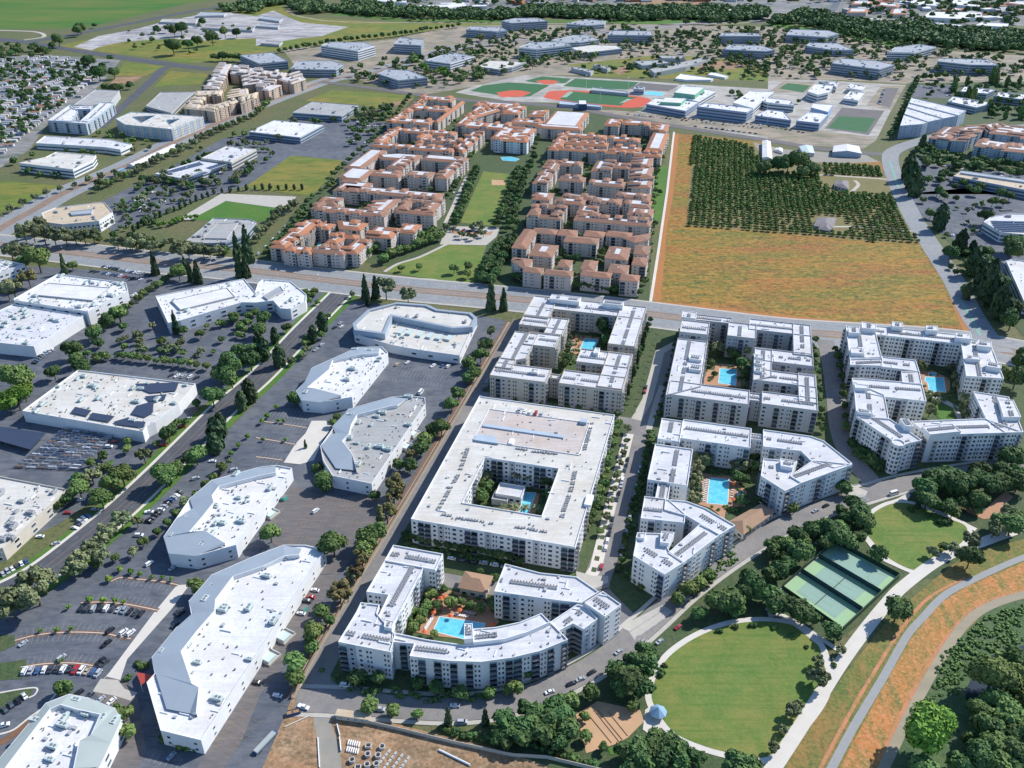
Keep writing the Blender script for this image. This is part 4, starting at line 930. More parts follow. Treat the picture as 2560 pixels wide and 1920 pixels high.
b_=slab('low white building with dark solar roof panels, front half','00 1340,1505 1740,1385 1995,1410 1590,1547',7,'wall_white','roof_white',rtu=2)
for s_ in ('00 1400,1490 1720,1400 1760,1420 1450,1500','00 1620,1530 1740,1480 1800,1490 1700,1530','00 1780,1450 1900,1410 1980,1415 1850,1470'):
    p=ccw(gp(s_,7.4)); q=MB().use('solar'); q.wall(p,7.3,7.5); q.flat([p],7.5); q.v=[(v[0]-b_.location.x,v[1]-b_.location.y,v[2]) for v in q.v]; q.build('solar_array',b_)
slab('white building with cream side wall behind the solar roofed one','00 1740,1370 1960,1265 2215,1290 2000,1405',9.5,'wall_cream','roof_white',rtu=6)
slab('flat grey parking building between apartments','00 1260,920 1390,800 1680,795 1600,860 1480,980',6,'wall_grey','roof_grey',name='parking_garage',cat='parking garage',rtu=0)
CAMP=[('blue glass office beside the peach apartments','10 -140,480 140,455 275,530 30,552',14),('low blue glass office behind the peach apartments','10 300,600 355,530 660,525 755,560 690,605',12),
 ('tall pale office in front of the upper meadow','10 560,395 640,365 940,368 1027,400 880,442',17),('narrow office on the campus street bend','10 1190,382 1250,325 1450,345 1425,395',16),
 ('dark blue office nearest the boulevard crossing','10 1055,640 1130,600 1320,610 1480,672 1230,697',13),('pale office among dense green trees','10 1465,525 1600,480 1720,460 1887,490 1680,552',12),
 ('office at the foot of the tree belt','10 1815,255 1860,230 2110,235 2172,262 2080,275',14),('long glass office at the top centre','10 2122,182 20 30,158 230,158 308,184 0,202',16),
 ('tall white office left of the wavy roof','20 58,412 160,370 420,360 512,392 215,427',18),('low office behind the tall white one','20 340,350 540,305 640,305 752,342 590,367 470,372',12),
 ('white low office under the tree belt','20 470,205 640,170 810,182 800,210 650,220',9),('glass slab office at upper centre','20 825,302 860,265 1200,270 1217,308',14),
 ('glass slab office near the raised road','20 1785,312 1830,285 2130,290 2152,314',14),('grey office in front of the glass slab','20 1820,428 1880,390 2150,395 2272,432 2190,445',13),
 ('dark blue office beside the green strip','30 155,302 200,255 520,265 612,292 500,322',14),('low office hidden by trees','30 320,398 360,370 600,375 742,432 560,434',11),
 ('office with a pale right wall by the riverside','30 1030,452 1100,410 1310,385 1452,407 1265,457',14),('widest office on the right of campus','30 550,548 640,505 960,530 1092,562 965,602',16),
 ('curved glass office at far right','30 1465,532 1485,505 1900,516 1992,567 1740,562',16)]
for l_,s_,h in CAMP: slab(l_,s_,h,'wall_white' if 'pale' in l_ or 'white' in l_ else 'wall_glass','roof_blueish',group='campus office blocks',rtu=9,fh=4)
slab('cream roofed hall beside the campus trees','10 1915,577 2030,525 20 125,537 0,582 10 2100,602',9,'wall_grey','roof_cream',rtu=0)
slab('wavy cream roofed hall beside the tall white office','20 515,412 700,390 900,395 952,422 600,462',9,'wall_glass','roof_cream',rtu=0)
for l_,s_,h in (('long bare grey hall among dry scrub','20 1190,600 1440,545 1700,490 1715,510 1500,580 1230,632',7),('broken grey shed in the scrub','20 1045,530 1290,520 1370,545 1130,570',6),('small blue grey shed by the sports ground','20 510,590 540,575 705,610 680,630',6),('second small blue grey shed by the sports ground','20 700,565 740,555 850,585 825,603',6),('ruined hall at the scrub edge','20 1260,480 1480,485 1500,510 1300,505',6)):
    slab(l_,s_,h,'wall_grey','roof_grey',style=None,name='warehouse',cat='shed',rtu=3)
# school; blue fronts are white walls with bluish shade put into the colour
SCH=[('school hall with blue front and green roof boxes','20 1160,902 1245,850 1615,882 1500,962',9,'blue_wall',[('20 1280,882 1330,842 1505,852 1460,892',13,'green_wall','roof_bright')]),
 ('school hall with the larger green roof box','20 1400,820 1480,732 1760,790 1605,882',9,'wall_white',[('20 1400,800 1470,745 1665,756 1582,822',15,'green_wall','roof_bright')]),
 ('long blue fronted school building along the car park','20 1600,922 1680,892 2085,938 2030,975',14,'blue_wall',[]),('school wing behind the long blue front','20 1910,890 2062,790 2260,792 2175,855 2085,940',11,'wall_white',[]),
 ('white school block beside the courtyard','30 -60,870 0,848 202,870 226,912 0,890',10,'wall_white',[]),('low white school block with blue base','30 -110,1000 0,950 130,965 200,1042 0,1015',9,'blue_wall',[]),
 ('white school block beside the green field','30 245,1045 350,970 522,986 445,1068',10,'blue_wall',[('30 370,930 392,897 562,907 520,970',13,'blue_wall','roof_bright')]),
 ('tall white school block by the small turf','30 340,792 420,725 562,742 520,802 430,822',11,'wall_white',[]),('white school annex at the back','30 440,702 612,712 590,752 560,737',9,'wall_white',[]),
 ('small white school pavilion by the car park','30 650,852 710,790 832,802 780,872',7,'wall_white',[]),('smaller white school pavilion behind it','30 680,762 720,725 842,747 810,782',7,'wall_white',[]),('little white gym by the blue pool','20 1050,770 1070,745 1150,752 1140,775',8,'wall_blue',[])]
for l_,s_,h,w_,ex in SCH: slab(l_,s_,h,w_,'roof_bright',name='school_building',cat='school building',group='school buildings',extra=ex,rtu=3,style='band' if w_!='blue_wall' else 'band',fh=4.2)
slab('blue grey bleacher stand along the front of the running track','B 420,500 1140,580 1130,612 400,560',4,'wall_blue','wall_blue',name='grandstand',cat='grandstand',style=None,rtu=0,vents=0,extra=[('B 735,490 870,490 880,560 740,560',9,'hull_blue','roof_bright')])
slab('long grey bleacher stand behind the football field','B 980,270 1560,335 1600,380 960,320',4,'wall_grey','unit_grey',name='grandstand',cat='grandstand',style=None,rtu=0,vents=0)
# white slanted complex + right side
b=Bld('apartment_building','white saw toothed apartment rows slanting across the right side','apartment building')
for s_ in ('30 1220,890 1240,845 1712,957 1645,1000','30 1203,930 1217,895 1640,1004 1515,1027','30 1178,988 1200,935 1510,1030 1385,1057','30 1140,1092 1174,995 1383,1060 1335,1077'):
    b.wing(s_,17,'wall_blue','roof_white',style='apt',pat='wd.',bw=5)
b.roof_kit(ac=0,vents=30); b.finish()
for l_,s_,h in (('white office at the right beyond the saw toothed rows','30 1665,792 1700,750 1962,777 1890,812',9),('wide white office behind the saw toothed rows','30 1550,877 1600,835 1952,892 1800,932',9),('white office running out of the right edge','30 1950,832 1990,800 2400,830 2350,880',9)):
    slab(l_,s_,h,'wall_blue','roof_bright',rtu=10)
slab('long cream roofed office with blue windows at right edge','30 1600,1525 1672,1478 2500,1590 2500,1700',9,'wall_blue','roof_tan',rtu=2,extra=[('30 1660,1495 1690,1478 2500,1592 2470,1612',10.4,'wall_blue','roof_blueish')])
b_=slab('rounded white office with striped solar roof at right edge','31 1860,262 1930,215 2100,192 2500,200 2500,400 2010,352',10,'wall_white','roof_white',rtu=2)
for k in range(6):
    s_='31 %d,%d %d,%d %d,%d %d,%d'%(1920+k*8,250+k*16,2480,262+k*17,2480,270+k*17,1930+k*8,258+k*16)
    p=ccw(gp(s_,10.5)); q=MB().use('solar'); q.wall(p,10.7,10.9); q.flat([p],10.9); q.v=[(v[0]-b_.location.x,v[1]-b_.location.y,v[2]) for v in q.v]; q.build('solar_array',b_)
slab('white banded office cut by the right edge below the rounded one','31 2055,600 2110,585 2500,650 2500,1010 2215,960',10,'wall_white','roof_white',rtu=4)
# apartments upper left
b=Bld('apartment_building','grey and white U shaped apartments beside the mobile home park','apartment building')
for s_ in ('00 410,1045 610,905 672,960 622,1052','00 690,1052 870,890 987,892 842,1012','00 410,1045 700,1050 845,1010 742,1072','00 600,920 800,915 780,945 640,950'): b.wing(s_,15,'wall_blue','roof_bright',style='apt',pat='wd.b',bw=4.5)
b.roof_kit(ac=20,vents=20); b.finish()
slab('white garage roof striped with dark solar panels beside the mobile homes','00 640,910 830,775 1032,785 960,882 780,915',11,'wall_grey','roof_grey',name='parking_garage',cat='parking garage',style=None,rtu=0)
b=Bld('apartment_building','cream ring shaped apartments with two courtyards beside the left avenue','apartment building')
b.wing('00 1000,1030 1140,970 1480,990 1757,1010 1482,1120 1080,1080',15,'wall_blue','roof_cream',style='apt',pat='wdp',bw=4.5,holes=['00 1150,1012 1345,1002 1230,1062','00 1440,1042 1560,1030 1470,1078'],accent='wall_cream')
b.roof_kit(ac=0,vents=40); b.finish()
# ---- terracotta complexes
def terra(label,wings,wall='wall_pink',roof='terracotta',h=13.5,pat='wd.wb',flat='roof_white',style='apt',orth=GRID,depth=4.4,frame='wall_white',boxes=(),kit=True,bw=4.2,group='terracotta roofed apartment complexes'):
    b=Bld('apartment_building',label,'apartment building',group); towers=[]
    for s_ in wings:
        r=roof; hh=h; d_=depth
        if isinstance(s_,tuple): s_,opt=s_; hh=h+opt.get('dh',0); r=opt.get('roof',roof); d_=opt.get('depth',depth)
        P_,H_=b.hip(s_,hh,wall,r,orth=orth,depth=d_,flat=flat,style=style,pat=pat,bw=bw,rise=2.1 if d_>3 else 1.6)
        if style and len(P_)==4 and depth<6.5: towers.append((P_,hh,r))
    for P_,hh,r in towers:
        e=[(Vector(P_[(i+1)%4])-Vector(P_[i])).length for i in range(4)]; k=0 if e[0]>e[1] else 1
        if e[k]<13: continue
        a,bb,c,d=[Vector(P_[(k+i)%4]) for i in range(4)]; n=max(1,int(e[k]/12.5)); w_=e[(k+1)%4]
        for i in range(n):
            t=(i+.5+b.rnd.uniform(-.18,.18))/n; hw=b.rnd.uniform(2.6,4.2)/e[k]; side=b.rnd.random()<.6
            q=(0,.55) if b.rnd.random()<.5 else (.45,1.0)
            f=lambda u,v:tuple((a+(bb-a)*u)*(1-v)+(d+(c-d)*u)*v)
            dv=(c-bb).normalized()*.8; p4=[f(t-hw,q[0]),f(t+hw,q[0]),f(t+hw,q[1]),f(t-hw,q[1])]
            if q[0]==0: p4[0]=tuple(Vector(p4[0])-dv); p4[1]=tuple(Vector(p4[1])-dv)
            else: p4[2]=tuple(Vector(p4[2])+dv); p4[3]=tuple(Vector(p4[3])+dv)
            b.hip(p4,hh+b.rnd.uniform(.9,2.0),wall,r,depth=6,style=style,pat='wW',bw=3.6,rise=1.7)
    if kit: b.roof_kit(ac=0,vents=30)
    return b.finish(frame=frame)
terra('orange tiled apartments around a small pool at the boulevard corner',['11 150,490 390,240 532,250 300,490','11 490,320 545,268 672,276 650,325','11 690,258 962,262 925,332 715,322','11 990,300 1232,310 1190,412 1000,385','11 260,475 495,468 482,540 245,525',('11 480,490 822,478 780,542 470,532',{'roof':'terracotta_brown'}),'11 820,408 982,410 900,545 790,530','11 610,470 655,362 780,372 690,500','11 640,362 892,370 870,412 650,395','11 420,440 540,250 600,300 480,360'],h=13)
terra('single orange tiled house block beside the plaza trees',['11 1260,278 1422,276 1380,362 1235,356'],h=12)
terra('pink brown tiled apartments with a sunken white roof, second row on the left',['11 500,152 560,48 640,45 600,150','11 560,45 762,42 690,110 540,100','11 505,140 1195,150 1120,196 500,190','11 1000,70 1203,58 1160,196 960,180'],roof='terracotta_brown',h=14)
terra('square tiled block with a small court beside the green mall',['11 1215,165 1265,72 1340,70 1310,170','11 1262,68 1602,60 1590,95 1250,100','11 1480,75 1602,62 1560,180 1450,180','11 1210,165 1565,165 1555,192 1200,195'],roof='terracotta_brown',h=14)
terra('stepped tiled apartments, third row left of the green mall',['10 640,1659 790,1560 990,1590 930,1659','10 720,1530 830,1440 985,1480 960,1560 740,1570','10 800,1450 960,1290 1035,1300 1030,1400 980,1480','10 1040,1340 1250,1330 1420,1345 1400,1390 1060,1390','10 1140,1450 1250,1350 1360,1360 1300,1470','10 1440,1350 1700,1350 1790,1360 1780,1400 1440,1400','10 1590,1540 1700,1360 1795,1365 1690,1560','10 1000,1490 1280,1480 1260,1530 990,1530','10 1300,1490 1545,1480 1520,1540 1290,1540'],roof='terracotta_brown',h=14)
terra('white and tile roofed row in front of the stepped apartments',['10 680,1640 1640,1630 1650,1680 660,1700'],roof='terracotta_brown',h=14)
terra('long rust tiled quadrangle, second from the back on the left',['10 1010,1235 1170,1120 1230,1130 1130,1240','10 1150,1130 1760,1120 1740,1155 1140,1160','10 1020,1230 1720,1290 1700,1330 1010,1260','10 1720,1290 1850,1140 1935,1150 1830,1330','10 1380,1230 1480,1150 1530,1155 1440,1240','10 1380,1200 1800,1215 1790,1245 1380,1225'],h=13.5,depth=3.4)
terra('rust tiled quadrangle farthest back on the left',['10 1190,1060 1390,840 1450,845 1270,1070','10 1400,835 1720,845 1700,880 1410,870','10 1600,1060 1660,970 1700,870 1742,880 1640,1070','10 1330,920 1680,935 1660,965 1340,955','10 1230,1030 1530,1040 1520,1075 1200,1070'],h=13.5,depth=3.4)
terra('rust tiled apartments with long court, centre back',['10 1760,1080 1930,880 2000,890 1870,1100','10 1880,880 20 60,905 40,945 10 1900,930','10 1800,1000 2080,930 2110,960 1830,1040','10 1760,1075 2212,1060 2212,1110 1770,1120'],h=14,depth=3.4)
terra('rust tiled apartments behind the white fountain block',['20 -60,915 100,915 90,990 -60,990','20 150,960 300,950 290,1010 160,1010','20 300,960 640,975 600,1110 520,1110 330,1100','20 0,1040 270,1040 260,1075 -20,1075','20 120,1080 500,1080 610,1100 600,1130 250,1110'],h=14)
terra('white walled tiled block at the head of the green mall',['10 2050,1200 2110,1095 20 20,1100 0,1210','20 -20,1110 195,1105 150,1210 -10,1220','10 2060,1190 20 150,1200 145,1225 10 2050,1225'],wall='wall_white',h=15)
terra('tiled blocks beside the school street with white flat tops',['20 805,1080 830,1020 940,1040 930,1100','20 960,1045 1200,1050 1190,1085 950,1080','20 1200,1130 1220,1070 1360,1080 1330,1150','20 1180,1200 1220,1150 1340,1160 1315,1310 1170,1300'],h=13.5)
terra('wide white and rust quadrangle right of the mall, second row',['20 320,1300 400,1160 480,1165 420,1300','20 400,1155 830,1165 810,1195 400,1190','20 470,1225 840,1230 830,1260 460,1255','20 330,1300 1310,1300 1300,1325 330,1330','20 830,1180 1110,1200 1100,1230 830,1220','20 870,1270 1120,1275 1110,1310 860,1305'],h=14)
terra('pale tiled apartments right of the mall, third row',['20 210,1590 290,1390 400,1400 330,1600','20 290,1385 620,1395 600,1430 290,1430','20 410,1530 625,1525 640,1570 400,1570','20 700,1480 720,1390 880,1400 870,1490','20 890,1410 1030,1410 1020,1460 880,1460','20 1030,1380 1205,1370 1210,1450 1040,1440','20 1030,1470 1210,1450 1210,1530 1025,1540','20 660,1570 980,1560 980,1610 650,1615','20 1010,1570 1215,1545 1210,1620 1000,1630'],roof='terracotta_brown',h=14)
terra('pale tiled apartments right of the mall, fourth row',['21 170,60 210,5 360,10 330,80','21 440,20 720,30 710,60 430,60','21 380,50 640,70 620,110 370,100','21 690,50 950,60 940,110 680,100','21 900,10 1200,10 1200,60 900,50','21 970,80 1205,70 1200,140 960,130','21 130,215 190,110 260,115 230,220','21 200,110 470,120 460,150 200,145','21 380,130 470,125 440,225 350,220','21 130,205 440,205 430,235 120,230','21 530,190 620,125 745,130 730,200','21 1010,150 1220,150 1215,215 1000,210','21 540,220 1210,245 1200,290 530,270'],roof='terracotta_brown',h=14)
terra('tiled apartments along the boulevard right of the park',['21 30,480 80,320 200,325 155,500','21 180,320 400,315 385,360 180,360','21 165,560 185,450 385,460 370,560','21 400,330 560,325 560,380 400,380','21 620,345 805,335 800,390 630,390','21 440,440 470,390 755,395 740,445','21 820,345 1040,350 1030,390 815,395','21 960,400 1190,360 1185,420 1060,440','21 815,580 830,475 1015,485 1000,590','21 1055,540 1070,470 1190,470 1180,550','21 1040,640 1050,575 1175,570 1165,640','21 0,600 10,570 160,590 140,680','21 400,650 420,590 520,600 500,660','21 600,680 620,595 730,605 720,690','21 100,700 110,655 270,665 260,710','21 280,720 290,680 525,690 520,740','21 590,735 610,690 865,705 850,750','21 930,770 950,720 1100,730 1090,790','21 830,700 850,640 1010,640 990,720'],roof='terracotta_brown',h=13.5,depth=7)
terra('red tiled apartments at right, nearest the pale road',['30 1390,1192 1530,1095 1700,1110 1560,1215','30 1520,1110 1880,1080 1842,1150 1700,1150','30 1560,1215 1720,1160 1840,1150 1715,1222'],wall='wall_blue',h=14,orth=None,depth=6.4,roof='terracotta_brown')
terra('red tiled apartments behind, running off the right edge',['30 1910,1152 1965,1070 2260,1110 2260,1190','30 1830,1080 1990,1060 2060,1090 1900,1140','30 2200,1130 2500,1160 2500,1230 2180,1200'],wall='wall_blue',h=14,orth=None,depth=6.4,roof='terracotta_brown')
terra('long red tiled apartments in front at the right edge',['30 1780,1262 1832,1202 2110,1242 2060,1300','30 2050,1242 2500,1290 2500,1350 2010,1302'],wall='wall_blue',h=14,orth=None,depth=6.4,roof='terracotta_brown')
terra('peach apartments with orange tan roofs along the left avenue',['00 1590,938 1645,868 1760,858 1720,950','00 1700,945 1800,900 1860,915 1850,967','00 1780,930 2035,860 2060,880 1850,967','00 1690,792 1925,785 1910,830 1680,835','00 1660,840 1780,830 1770,870 1650,875','00 1960,850 2000,790 2140,770 2150,820','00 2060,850 2230,800 10 0,850 00 2080,900'],wall='wall_peach',roof='roof_tan',h=15,orth=None,flat='roof_pink',depth=3.5)
terra('pale pink roofed apartments with courts behind the peach ones',['00 1760,765 1850,640 1960,650 1890,770','00 1840,640 1900,555 2000,558 1950,650','00 2010,562 2150,575 2120,650 1990,640','00 2150,590 10 60,600 40,650 00 2130,650','10 60,610 270,635 240,680 30,650','00 2090,660 10 0,640 30,720 00 2100,740','10 0,680 180,690 150,740 0,730','10 30,740 220,740 110,790 0,770','10 190,690 370,640 432,690 310,730'],wall='wall_peach',roof='roof_pink',h=15,orth=None,flat='roof_white',depth=3)
# barns and farm houses
def gable(name,label,cat,s_,h,rise,wall,roof,group=None):
    b=Bld(name,label,cat,group); p=ccw(gp(s_,h)); b.W.append((p,h,[])); b.wm.use(wall).wall(p,0,h)
    e=[(Vector(p[(i+1)%4])-Vector(p[i])).length for i in range(4)]; k=0 if e[0]<e[1] else 1
    q=[p[(k+i)%4] for i in range(4)]; a=(Vector(q[0])+Vector(q[1]))/2; c=(Vector(q[2])+Vector(q[3]))/2; z=h+rise
    A_=(a.x,a.y,z);C_=(c.x,c.y,z)
    b.wm.face([(*q[0],h),(*q[1],h),A_]); b.wm.face([(*q[2],h),(*q[3],h),C_])
    b.rm.use(roof); o=inset(q,-.5); b.rm.face([(*o[1],h-.2),(*o[2],h-.2),C_,A_]); b.rm.face([(*o[3],h-.2),(*o[0],h-.2),A_,C_])
    return b.finish()
gable('barn','largest pale barn with a dark front beside the orchard street','barn','30 560,1312 572,1258 785,1262 808,1325',6,2.5,'wall_blue','roof_bright','farm sheds above the orchard')
gable('barn','pale green roofed open barn left of the large barn','barn','30 270,1262 382,1258 402,1322 312,1334',4.5,1.5,'wall_grey','unit_green','farm sheds above the orchard')
gable('barn','small white shed among the farm sheds','barn','30 58,1290 75,1275 125,1280 125,1312',3,1,'wall_white','roof_bright','farm sheds above the orchard')
gable('barn','long white shed at the orchard head','barn','20 2165,1360 2165,1215 30 20,1220 35,1370',5,1.5,'wall_white','roof_bright','farm sheds above the orchard')
hiphouse('farmhouse','grey roofed farmhouse inside the upper orchard','house','30 575,1600 600,1555 690,1565 695,1635',4,'shingle_grey')
hiphouse('farmhouse','grey roofed farmhouse at the lower edge of the orchard','house','31 400,290 440,220 580,225 560,310',4,'shingle_grey')
hiphouse('farmhouse','pale porch house joined to the lower orchard farmhouse','house','31 440,320 470,280 560,290 540,335',3.4,'shingle_grey')
# far city sheds and houses beyond the tree belt
FARB=[('long white shed on the horizon','20 1040,85 1060,62 1330,68 1320,90'),('white shed row beyond the trees','20 1350,62 1380,45 1560,52 1540,75'),('white shed at the end of the row','20 1710,90 1730,68 1900,70 1890,92'),
 ('wide white warehouse at the top','30 1230,40 1240,-10 1440,-5 1462,52'),('second white warehouse at the top','30 1600,40 1590,-5 1760,0 1818,60'),('low white shop row','30 1340,150 1400,102 1840,108 1860,150 1650,165'),
 ('cream roofed shop at the river edge','30 1385,215 1400,190 1760,225 1775,262 1600,262'),('white shop at the far right','30 1790,220 1850,195 2080,205 2060,235'),('white hall at the top left of the city','10 1400,70 1420,45 1650,40 1800,20 1830,50 1650,75'),('white yard building at the top','10 1000,10 1000,-10 1300,0 1300,25')]
for l_,s_ in FARB: slab(l_,s_,8,'wall_white','roof_bright',name='warehouse',cat='warehouse',style=None,rtu=0,vents=0,group='buildings beyond the tree belt')
for l_,s_ in (('red roofed block farthest right','30 2050,30 2080,10 2300,20 2300,60'),('red roofed block at the right edge','30 2080,80 2110,65 2350,80 2350,110'),('red roofed villas at the top','30 720,40 730,12 900,15 900,40'),('red roofed villa behind the trees','30 680,110 700,75 870,85 850,110'),('red edged shop behind the trees','30 840,180 855,160 1010,165 1000,200'),('second red edged shop behind the trees','30 1040,215 1060,180 1200,185 1190,225'),('red edged block left of the warehouse','30 1050,125 1070,80 1195,75 1190,125'),('red roofed terrace below the first warehouse','30 940,50 960,20 1140,40 1120,65')):
    terra(l_,[s_],wall='wall_pink',roof='terracotta',h=8,style=None,orth=None,depth=6,kit=False,group='red roofed buildings beyond the tree belt')
for l_,s_ in (('grey ruined hall in the demolition yard','00 1690,140 1740,105 1955,110 1935,135'),('long white slab pile in the demolition yard','00 1380,190 1410,165 1700,160 1690,205'),('white slab pile by the demolition yard edge','00 1740,240 1770,215 2200,235 2180,265'),('small white shed below the demolition yard','10 40,375 80,355 230,360 200,390'),('dark heap in the demolition yard','10 20,160 60,140 230,160 200,185'),('second dark heap in the demolition yard','10 0,225 30,205 200,215 190,240')):
    slab(l_,s_,4,'wall_grey','demolition' if 'white' in l_ else 'roof_blueish',name='rubble_heap' if 'heap' in l_ or 'pile' in l_ else 'warehouse',cat='ruin',style=None,rtu=0,vents=0)
# white plastic covered heaps by the scrub
for l_,s_ in (('white covered soil heap beside the scrub','20 1410,680 1460,640 1560,655 1740,680 1720,692 1500,692'),('second white covered heap beside the scrub','20 1690,645 1740,625 1870,660 1840,672')):
    slab(l_,s_,3,'white_plain','white_plain',name='covered_heap',cat='heap',style=None,rtu=0,vents=0)
# mobile home park
rm_=random.Random(3)
HP=gp('00 -60,520 330,490 560,500 720,560 860,600 900,660 760,760 690,850 560,880 420,980 330,1060 160,1220 0,1400 -60,1420')
MHM=[]
for k,(w_,r_) in enumerate((('wall_grey','roof_white'),('wall_grey','roof_grey'),('wall_cream','roof_cream'),('wall_white','terracotta'),('wall_blue','roof_blueish'))):
    q=MB().use(w_); q.wall([(-6.5,-2.2),(6.5,-2.2),(6.5,2.2),(-6.5,2.2)],0,3.2); q.face([(-6.5,2.2,3.2),(-6.5,-2.2,3.2),(-6.5,0,4)]); q.face([(6.5,-2.2,3.2),(6.5,2.2,3.2),(6.5,0,4)])
    q.use(r_); q.face([(-6.9,-2.6,3.1),(6.9,-2.6,3.1),(6.9,0,4.05),(-6.9,0,4.05)]); q.face([(6.9,2.6,3.1),(-6.9,2.6,3.1),(-6.9,0,4.05),(6.9,0,4.05)])
    q.use('glass'); q.face([(-4,-2.22,1),(-2,-2.22,1),(-2,-2.22,2.4),(-4,-2.22,2.4)]); q.face([(1,-2.22,1),(4,-2.22,1),(4,-2.22,2.4),(1,-2.22,2.4)]); MHM.append(q.mesh('mobile_home'))
hx=[p[0] for p in HP]; hy=[p[1] for p in HP]; cells=[]
ca,sa=math.cos(math.radians(8)),math.sin(math.radians(8))
for i in range(-60,60):
    for j in range(-60,140):
        u,v=i*19.0,j*11.0; x=u*ca-v*sa+min(hx)+300; y=u*sa+v*ca+min(hy)
        if inpoly(x,y,HP): cells.append((x,y))
cells.sort(key=lambda c:c[0]**2+c[1]**2)
MHL=('white roofed','grey roofed','cream roofed','orange roofed','blue grey roofed'); extra=[]
for n_,(x,y) in enumerate(cells):
    x+=rm_.uniform(-2.5,2.5); y+=rm_.uniform(-1.5,1.5); k=rm_.choices(range(5),(22,32,14,10,22))[0]; a=math.radians(8)+rm_.uniform(-.12,.12)
    if rm_.random()<.12: continue
    if n_<300:
        o=link('mobile_home',MHM[k]); o.location=(x,y,0); o.rotation_euler=(0,0,a); o.scale=(rm_.uniform(.7,1.05),rm_.uniform(.8,1.25),1)
        tag(o,MHL[k]+' mobile home in the dense home park at upper left','mobile home','mobile homes in the park at upper left')
        o['shared']=1
    else: extra.append((x,y,a,k))
if extra:
    q=MB()
    for x,y,a,k in extra: q.use(('roof_white','roof_grey','roof_cream','terracotta','roof_blueish')[k]).box((x,y,0),(13,5,3.6),a)
    o=q.build('mobile_homes'); tag(o,'farther rows of mobile homes at upper left','mobile homes',kind='stuff')
# far campus and city clutter: low buildings across the horizon
q=MB(); rq=random.Random(11)
for poly,n in ((gp('10 860,0 2212,-40 20 2212,-40 30 700,-60 700,10 20 1900,20 900,20 0,40 10 1800,90 1300,40'),90),(gp('30 700,0 2212,0 2400,180 1900,190 1200,70 900,120 600,100'),60)):
    xs=[p[0] for p in poly]; ys=[p[1] for p in poly]; c=0
    while c<n:
        x,y=rq.uniform(min(xs),max(xs)),rq.uniform(min(ys),max(ys))
        if inpoly(x,y,poly): q.use(rq.choice(('roof_bright','roof_white','roof_grey','roof_blueish','terracotta'))).box((x,y,0),(rq.uniform(15,60),rq.uniform(12,30),rq.uniform(4,8)),rq.choice((.2,1.3))); c+=1
o=q.build('distant_buildings'); tag(o,'scattered low roofs of the far town beyond the tree belt','town',kind='stuff')
# ================================================================ VEGETATION
def crown_mesh(name,m,seed,n,shape,leaf=.14,flat=1.0):
    """unit crown: radius 1 around the origin, leaf clumps as small tilted quads spread through lobes"""
    r=random.Random(seed); v=[];f=[]
    lobes=[]
    if shape=='round':
        for i in range(9):
            a=r.uniform(0,2*PI); e=r.uniform(-.25,.8); d=r.uniform(.35,.62)
            lobes.append((Vector((math.cos(a)*math.cos(e)*d,math.sin(a)*math.cos(e)*d,math.sin(e)*d*.85)),r.uniform(.36,.52)))
        lobes.append((Vector((0,0,.1)),.55))
    elif shape=='loose':
        for i in range(13):
            a=r.uniform(0,2*PI); e=r.uniform(-.4,.9); d=r.uniform(.45,.8)
            lobes.append((Vector((math.cos(a)*math.cos(e)*d,math.sin(a)*math.cos(e)*d,math.sin(e)*d)),r.uniform(.22,.38)))
    elif shape=='cone':
        for i in range(16):
            t=(i+.5)/16; a=i*2.4; w=(1-t)**.75*.62+.1
            lobes.append((Vector((math.cos(a)*w*.45,math.sin(a)*w*.45,-1+2.1*t)),w*.72))
    elif shape=='oval':
        for i in range(12):
            t=(i+.5)/12; a=i*2.4; w=math.sin(PI*(t*.85+.12))*.7
            lobes.append((Vector((math.cos(a)*w*.45,math.sin(a)*w*.45,-1+2.0*t)),w*.7+.08))
    elif shape=='bush':
        for i in range(7):
            a=r.uniform(0,2*PI); d=r.uniform(.2,.6); lobes.append((Vector((math.cos(a)*d,math.sin(a)*d,r.uniform(-.2,.4))),r.uniform(.35,.55)))
    W=sum(l[1]**2 for l in lobes)
    for c,R_ in lobes:
        # inner dark core keeps the crown opaque
        for k in range(int(n*R_*R_/W)):
            d=Vector((r.gauss(0,1),r.gauss(0,1),r.gauss(0,1))).normalized()
            if d.z<-.55 and r.random()<.6: continue
            p=c+d*R_*r.uniform(.78,1.06); nn=(d+Vector((r.uniform(-.7,.7),r.uniform(-.7,.7),r.uniform(-.4,.7)))).normalized()
            u=nn.orthogonal().normalized(); w=nn.cross(u); a=r.uniform(0,2*PI); u,w=u*math.cos(a)+w*math.sin(a),w*math.cos(a)-u*math.sin(a)
            s=leaf*r.uniform(.6,1.3); i0=len(v)
            v+= [tuple(p-u*s-w*s*.6),tuple(p+u*s-w*s*.7),tuple(p+u*s*.9+w*s*.7),tuple(p-u*s*.8+w*s*.6)]
            f.append((i0,i0+1,i0+2,i0+3))
        # opaque core
        i0=len(v); rr=R_*.8
        ring=[]
        for k in range(4):
            e=-PI/2+PI*(k+.5)/4
            ring.append([len(v)+q for q in range(7)])
            for q in range(7):
                a=2*PI*q/7+k*.4; j=rr*r.uniform(.85,1.08); v.append((c.x+j*math.cos(e)*math.cos(a),c.y+j*math.cos(e)*math.sin(a),c.z+j*math.sin(e)))
        for k in range(3):
            for q in range(7): f.append((ring[k][q],ring[k][(q+1)%7],ring[k+1][(q+1)%7],ring[k+1][q]))
        f.append(tuple(ring[3])); f.append(tuple(reversed(ring[0])))
    me=bpy.data.meshes.new(name); me.from_pydata(v,[],f); me.materials.append(M[m]); me.update(); return me
